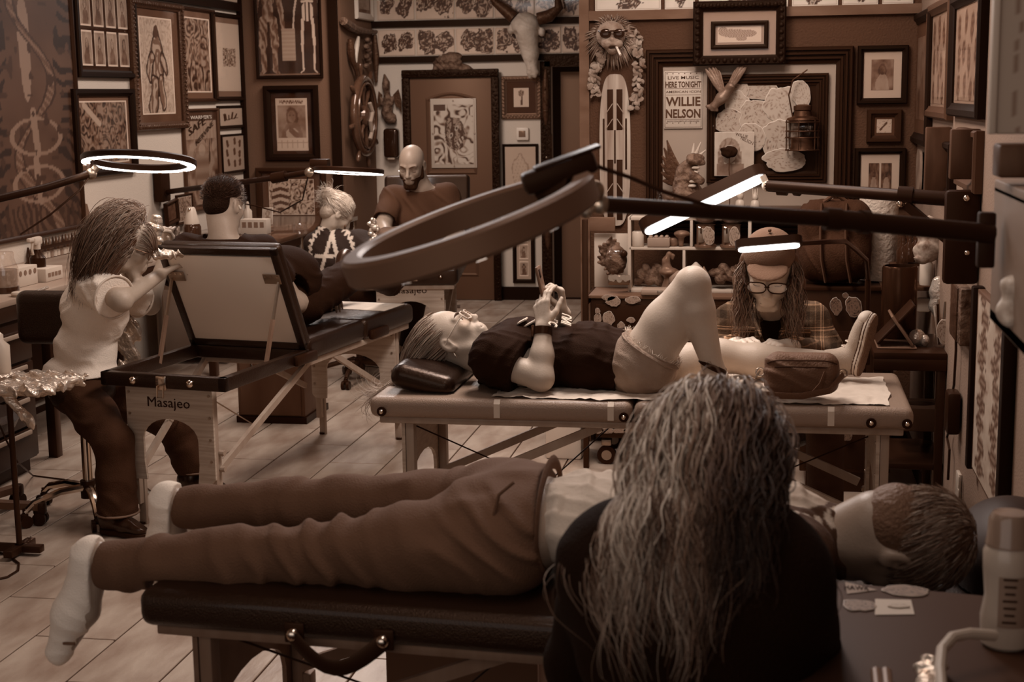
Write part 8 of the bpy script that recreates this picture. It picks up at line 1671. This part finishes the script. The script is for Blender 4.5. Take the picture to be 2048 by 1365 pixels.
text('lettering', 'HAWK', .02, m_ink, basis(at(1713, 1179, Z=CZ)+V3(0, 0, .003), (1, -.05, 0), (0, 1, 0)), None, .0004, width=.045, height=.022); lo_ = D.objects['lettering'] if False else None
for o_ in [o_ for o_ in D.objects if o_.name.startswith('lettering') and o_.parent is None]: o_.parent = CT; o_.matrix_parent_inverse = CT.matrix_world.inverted()
pq = [at(*q_, Z=CZ)+V3(0, 0, .0015) for q_ in ((1750, 1232), (1829, 1231), (1822, 1202), (1750, 1200))]; o = mesh_np('sticker', np.array(pq), np.array([[0, 1, 2, 3]]), m_stk); o.parent = CT; o.matrix_parent_inverse = CT.matrix_world.inverted(); cutout('sticker_figure', 0, 0, .018, .011, 350, at(1795, 1216, Z=CZ)+V3(0, 0, .0035), CT, .38, 20, ax=(1, 0, 0), up=(0, 1, 0))
# spray bottle on the cart
p = at(2010, 1290, Z=CZ+.001); PB = MB().lathe([(.034, 0), (.040, .006), (.042, .05), (.036, .085), (.040, .13), (.041, .16), (.036, .172)], 32).obj('lotion_bottle', M('milky_bottle', .33, .3, coat=.3), loc=Vector(p)); tag(PB, 'milky plastic bottle with a clear cap standing on the near cart', 'bottle')
MB().lathe([(.038, .172), (.038, .176), (.036, .182), (.034, .215), (.028, .226), (.01, .228)], 28).obj('cap', M('smoky_cap', .16, .2, coat=.4), PB); 
lb_ = MB()
for i in range(20): a0 = -2.0+i*.09; lb_.box((.0418*math.cos(a0), .0418*math.sin(a0), .085), (.0012, .0045, .085), 0, Matrix.Rotation(a0, 3, 'Z'))
lb_.obj('label', M('grey_label', .16, .6), PB)
for i in range(7): 
    a0 = -1.62; MB().box((.0432*math.cos(a0), .0432*math.sin(a0), .125-.012*i), (.0008, .022-.003*(i % 3), .0035), 0, Matrix.Rotation(a0, 3, 'Z')).obj('print_line', m_ink, PB)
# film wrapped hose, tips and foil at the cart's front
Z_ = lambda x, y, z=.03: at(x, y, Z=CZ+z)
o = hang(MB().tube([Z_(1990, 1272, .05), Z_(1940, 1268, .06), Z_(1905, 1275, .06), Z_(1884, 1300, .05), Z_(1880, 1340, .04), Z_(1884, 1390, .03), Z_(1900, 1450, .02)], .009, 10), 'machine_cable', M('pale_sleeve', .33, .4), 'pale sleeved cable looping over the near cart', 'cable')
S = Soft(.005)
for i in range(8): S.ell(Z_(1860+6*math.cos(i*2.1), 1330+9*i, .015), (.02, .02, .012), None, .012)
S.wrinkle(.005, 120, (.5, .5, .5), 2, 171); hang(S, 'crumpled_film', m_silver, 'crumpled shiny film beside the looped cable on the cart', 'film')
for i, x in enumerate((1752, 1772)): hang(MB().cyl(Z_(x, 1345, .012), Z_(x+8, 1420, .012), .009, n=10), 'grip_tube', M('brown_grip', .09, .4), ('brown grip tube lying on the cart, left one', 'brown grip tube lying on the cart, right one')[i], 'tube', 'grip tubes on the cart')
# ------------------------------------------------------------------ left counter goods
L_ = lambda x, y, X=-3.85: at(x, y, X=X)
CTZ = .896
def onc(x, y): p = at(x, y, Z=CTZ); return p
def cthing(name, label, cat, x, y, prof, mat, k=1.0, group=None): return lathe_thing(name, label, cat, onc(x, y), prof, mat, k, group)
p = onc(78, 560); SBt = MB().lathe([(.04, 0), (.042, .01), (.042, .12), (.02, .15), (.016, .17)], 20).obj('spray_bottle', M('black_bottle', .012, .25), loc=Vector(p)); tag(SBt, 'black spray bottle with a white trigger on the left counter', 'spray bottle')
MB().box((0, .0, .21), (.035, .085, .045), .012).box((0, -.06, .22), (.022, .06, .022), .006).cyl((0, 0, .165), (0, 0, .2), .02).obj('trigger_head', m_cer, SBt); MB().tube([(0, -.045, .2), (0, -.055, .17), (0, -.045, .14)], .007, 8).obj('trigger', m_cer, SBt)
cthing('dropper_bottle', 'dark dropper bottle with a pale label on the left counter', 'bottle', 60, 556, [(.032, 0), (.034, .006), (.034, .07), (.014, .09), (.014, .12), (.008, .15), (.005, .165)], m_amber)
p = onc(12, 585); JR = MB().lathe([(.06, 0), (.065, .01), (.068, .12), (.05, .17), (.05, .20), (.045, .205)], 28).obj('glass_jar', m_clear, loc=Vector(p)); tag(JR, 'glass jar of pale liquid at the left end of the counter', 'jar'); MB().lathe([(.055, .012), (.06, .02), (.062, .115), (.01, .118)], 24).obj('liquid', M('pale_liquid', .26, .15), JR); MB().cyl((0, 0, -.0), (0, 0, .03), .067, n=28).obj('base_rim', m_amber, JR)
o = MB().box((0, 0, .075), (.11, .20, .15), .004).obj('tall_carton', M('pale_carton', .4, .7), loc=Vector(onc(-12, 552))+Vector((-.12, .05, 0))); tag(o, 'tall pale carton behind the glass jar on the counter', 'box'); MB().box((0, 0, .20), (.09, .17, .10), .004).obj('upper_flap', MATS['pale_carton'], o)
for i, (x, y, w_, h_, lb) in enumerate(((55, 573, .21, .10, 'pale glove box with dark round prints on the counter'), (108, 562, .19, .07, 'long pale glove box with dark lettering on the counter'))):
    p = onc(x, y); o = MB().box((0, 0, h_/2), (.10, w_, h_), .003).obj('glove_box', M('pale_carton', .4, .7), loc=Vector(p)+Vector((-.06, .03, 0))); tag(o, lb, 'box', 'glove boxes on the counter')
    for j in range(4): (MB().cyl((.05, -w_*.36+w_*.24*j, h_*.7), (.052, -w_*.36+w_*.24*j, h_*.7), .014, n=12) if i == 0 else MB().box((.051, -w_*.3+w_*.2*j, h_*.5), (.002, w_*.14, h_*.3))).obj('print_mark', M('brown_print', .12, .7), o)
hang(MB().lathe([(.05, 0), (.055, .012), (.05, .02), (.01, .016)], 20, onc(45, 592)), 'small_tray', m_cer, 'small pale tray near the counter edge', 'tray')
hang(MB().tube([onc(70, 588)+V3(0, 0, .01), onc(95, 580)+V3(0, 0, .012)], .008, 8), 'film_tube', m_silver, 'short shiny film tube near the counter edge', 'tube')
# ink rack on the left wall
p0_, p1_ = at(72, 528, X=XL+.08), at(165, 500, X=XL+.08); rk = MB().box((XL+.05, (p0_[1]+p1_[1])/2, p0_[2]-.01), (.09, p1_[1]-p0_[1], .012), .002).obj('ink_rack', m_white); tag(rk, 'narrow wall rack of ink bottles under the tapestry', 'rack'); MB().box((XL+.094, (p0_[1]+p1_[1])/2, p0_[2]+.09), (.004, p1_[1]-p0_[1], .022), .001).obj('front_rail', m_blackp, rk)
nb = 14; b0 = None
for i in range(nb):
    y = p0_[1]+.03+(p1_[1]-p0_[1]-.06)*i/(nb-1); o = MB().lathe([(.018, 0), (.02, .004), (.02, .085), (.010, .095), (.010, .105), (.003, .14)], 12).obj('ink_bottle', (m_amber, M('ink_dark', .05, .3), m_carve2)[i % 3], loc=(XL+.05, y, p0_[2]-.003)); tag(o, 'ink bottle, %s from the near end of the rack under the tapestry' % 'first second third fourth fifth sixth seventh eighth ninth tenth eleventh twelfth thirteenth fourteenth'.split()[i], 'bottle', 'ink bottles in the left rack'); MB().cyl((0, 0, .02), (0, 0, .06), .0205, n=12, cap=False).obj('label', (m_cer, m_white, M('tan_ceramic', .17, .5))[i % 3], o)
o = MB().prism([(-.05, -.16), (.05, -.16), (.05, .10), (.03, .15), (-.03, .16), (-.05, .12)], 0, .012).obj('wooden_plaque', M('brown_plaque', .10, .5), mw=basis(at(170, 455, X=XL), (0, 1, 0), (0, 0, 1)), smooth=0); tag(o, 'plain brown plaque with a slanted top on the left wall', 'plaque')
# leaning pictures and bottles further along the counter
frame('dark narrow frame leaning at the back of the counter left of the seated man', 'L', XL, (320, 402, 344, 448), f_paper(.07, 4, .03), .02, .03, m_dkbrown, pw=.9, ph=.9, tilt=.12, out=.03)
frame('patterned pale print leaning behind the seated man\'s head', 'L', XL, (343, 388, 375, 448), f_border(f_swirl(141, .06, .36, 8, .2), .04, .4), .015, .02, m_dkbrown, pw=.95, ph=.95, out=.03)
CZ2 = .864
def on2(x, y): return at(x, y, Z=CZ2)
p = at(384, 458, Y=9.15); SP = MB().lathe([(.055, 0), (.06, .01), (.06, .12), (.05, .14)], 24).obj('wash_bottle', m_amber, loc=Vector((p[0], p[1], CTZ))); tag(SP, 'dark bottle with a pale sloping top left of the seated man', 'bottle'); MB().lathe([(.05, .14), (.05, .15), (.028, .24), (.02, .25), (.016, .25)], 24).obj('pale_top', m_cer, SP); MB().sph((0, -.03, .235), .010, 8, 6).obj('rivet', m_steel, SP)
for i, (x, y, nm, lb, pr_, mt) in enumerate(((497, 462, 'white_bottle', 'slim white bottle right of the seated man\'s ear', [(.03, 0), (.032, .01), (.032, .15), (.015, .17), (.015, .20), (.008, .22)], m_cer), (600, 468, 'glass_jar', 'clear glass jar on the far desk beside the ponytail', [(.05, 0), (.055, .01), (.055, .07), (.05, .08)], m_clear), (533, 462, 'tape_roll', 'roll of tape standing on the far desk', [(.05, 0), (.055, .004), (.055, .03), (.05, .034), (.02, .034)], m_cer2))):
    p = on2(x, y); lathe_thing(nm, lb, {'white_bottle': 'bottle', 'glass_jar': 'jar', 'tape_roll': 'tape'}[nm], p, pr_, mt)
p = on2(512, 468); o = MB().box((0, 0, .055), (.2, .10, .11), .004).obj('supply_box', M('pale_carton', .4, .7), loc=Vector(p)); tag(o, 'pale supply box with small printed drawings on the far desk', 'box')
for j in range(4): MB().box((-.07+.045*j, -.051, .07), (.03, .002, .04)).obj('print_mark', M('brown_print', .12, .7), o)
p = on2(536, 450); cd = MB().box((0, 0, 0), (.085, .13, .003), .001).obj('photo_card', M('card', .5, .8)); cd.matrix_world = basis(at(535, 432, Y=10.9), (1, 0, 0), (0, .2, 1)); tag(cd, 'small photo card of a bearded man propped on the far desk', 'card'); print_grid('print', .078, .123, f_portrait(151, .3, .05, .15), .006, None, cd, Matrix.Translation((0, 0, .002)))
# film over the backrest corner, film wrapped machine, hanging film
S = Soft(.006); pA = at(243, 513, Y=6.12); pB = at(350, 507, Y=6.17)
for i in range(16): t = i/15; S.ell(pA*(1-t)+pB*t+V3(0, .01*math.sin(i*2.3), .006+.008*math.sin(i*1.7)-.01*t), (.034, .035, .026*(1-.6*t)), None, .015)
for i in range(6): S.ell(at(240+5*i, 520+9*i, Y=6.14), (.028, .025, .022), None, .015)
S.wrinkle(.009, 75, (.7, .4, .6), 2.4, 181).wrinkle(.005, 140, (.3, .8, .3), 2, 182); hang(S, 'cling_film', m_silver, 'shiny cling film wrapped over the top corner of the raised backrest', 'film')
S = Soft(.006)
for i in range(13): S.ell(at(262+12*math.sin(i*1.4)-(i*.6), 590+12.5*i, Y=6.42), (.045+.01*math.sin(i), .03, .035), None, .02)
S.wrinkle(.012, 55, (.8, .4, .4), 2.2, 185); hang(S, 'plastic_apron', m_silver, 'crumpled plastic sheet hanging between the woman and the backrest', 'plastic sheet')
S = Soft(.005)
for i in range(12): S.ell(at(310+9*math.sin(i*2.2), 440+4.5*i, Y=6.36), (.022, .022, .02), None, .012)
S.wrinkle(.007, 120, (.5, .5, .7), 2.2, 187); hang(S, 'tattoo_machine', m_silver, 'film wrapped tattoo machine held by the woman in white', 'tattoo machine')
# wrapped tray cart at the left edge
p = at(40, 770, Y=5.35); WC = empty('tray_stand', (p[0], 5.35, 0), 0, 'small tray stand wrapped in shiny film at the left edge', 'stand'); zt_ = p[2]
MB().box((0, 0, zt_-.01), (.34, .26, .02), .004).obj('tray', m_dsteel, WC); MB().cyl((-.08, .05, .04), (-.08, .05, zt_-.02), .012).obj('post', m_blackm, WC); MB().box((-.08, .05, .03), (.2, .04, .03), .004).box((-.08, .05, .03), (.04, .2, .03), .004).obj('foot', m_blackm, WC)
S = Soft(.006)
for i in range(30): S.ell((p[0]+.17*math.sin(i*2.1), 5.35+.13*math.cos(i*1.3), zt_+.006+.008*math.sin(i)), (.075, .06, .016), None, .02)
for i in range(6): S.ell(at(20+8*i, 800+9*i, Y=5.22), (.02, .02, .02), None, .015)
S.wrinkle(.008, 60, (.6, .5, .6), 2.2, 191).wrinkle(.006, 130, (.3, .8, .2), 2.2, 192); o = S.obj('film_wrap', m_silver); o.parent = WC; o.matrix_parent_inverse = Matrix.Translation((-p[0], -5.35, 0))
lathe_thing('label_bottle', 'pale bottle with a dark round label on the tray stand', 'bottle', (at(5, 740, Y=5.35)[0], 5.33, zt_+.05), [(.035, 0), (.04, .008), (.04, .10), (.02, .12), (.02, .14), (.01, .15)], m_cer, 1.1)
# cords on the floor
F_ = lambda x, y: at(x, y, Z=.006)
hang(MB().tube([F_(-30, 1100), F_(15, 1110), F_(38, 1128), F_(36, 1142), F_(15, 1155), F_(-30, 1165)], .005, 6), 'floor_cable', m_blackp, 'black cable looping on the floor at the left edge', 'cable')
hang(MB().tube([at(-10, 830, Y=5.4), at(12, 880, Y=5.4), at(35, 925, Y=5.5), F_(66, 952), F_(130, 960)], .004, 6), 'thin_cord', m_dkbrown, 'thin brown cord dropping from the tray stand to the floor', 'cord')
# dressing: brown board under the near table
p = at(520, 1340, Z=0); o = MB().box((-.78, 3.55, .26), (.40, .03, .50), .004).obj('storage_crate', M('brown_crate', .07, .6)); 
MB().box((-.78, 3.72, .26), (.40, .30, .48), .01).obj('crate_body', M('brown_crate', .07, .6), o); tag(o, 'brown storage crate on the floor behind the near table legs', 'crate')
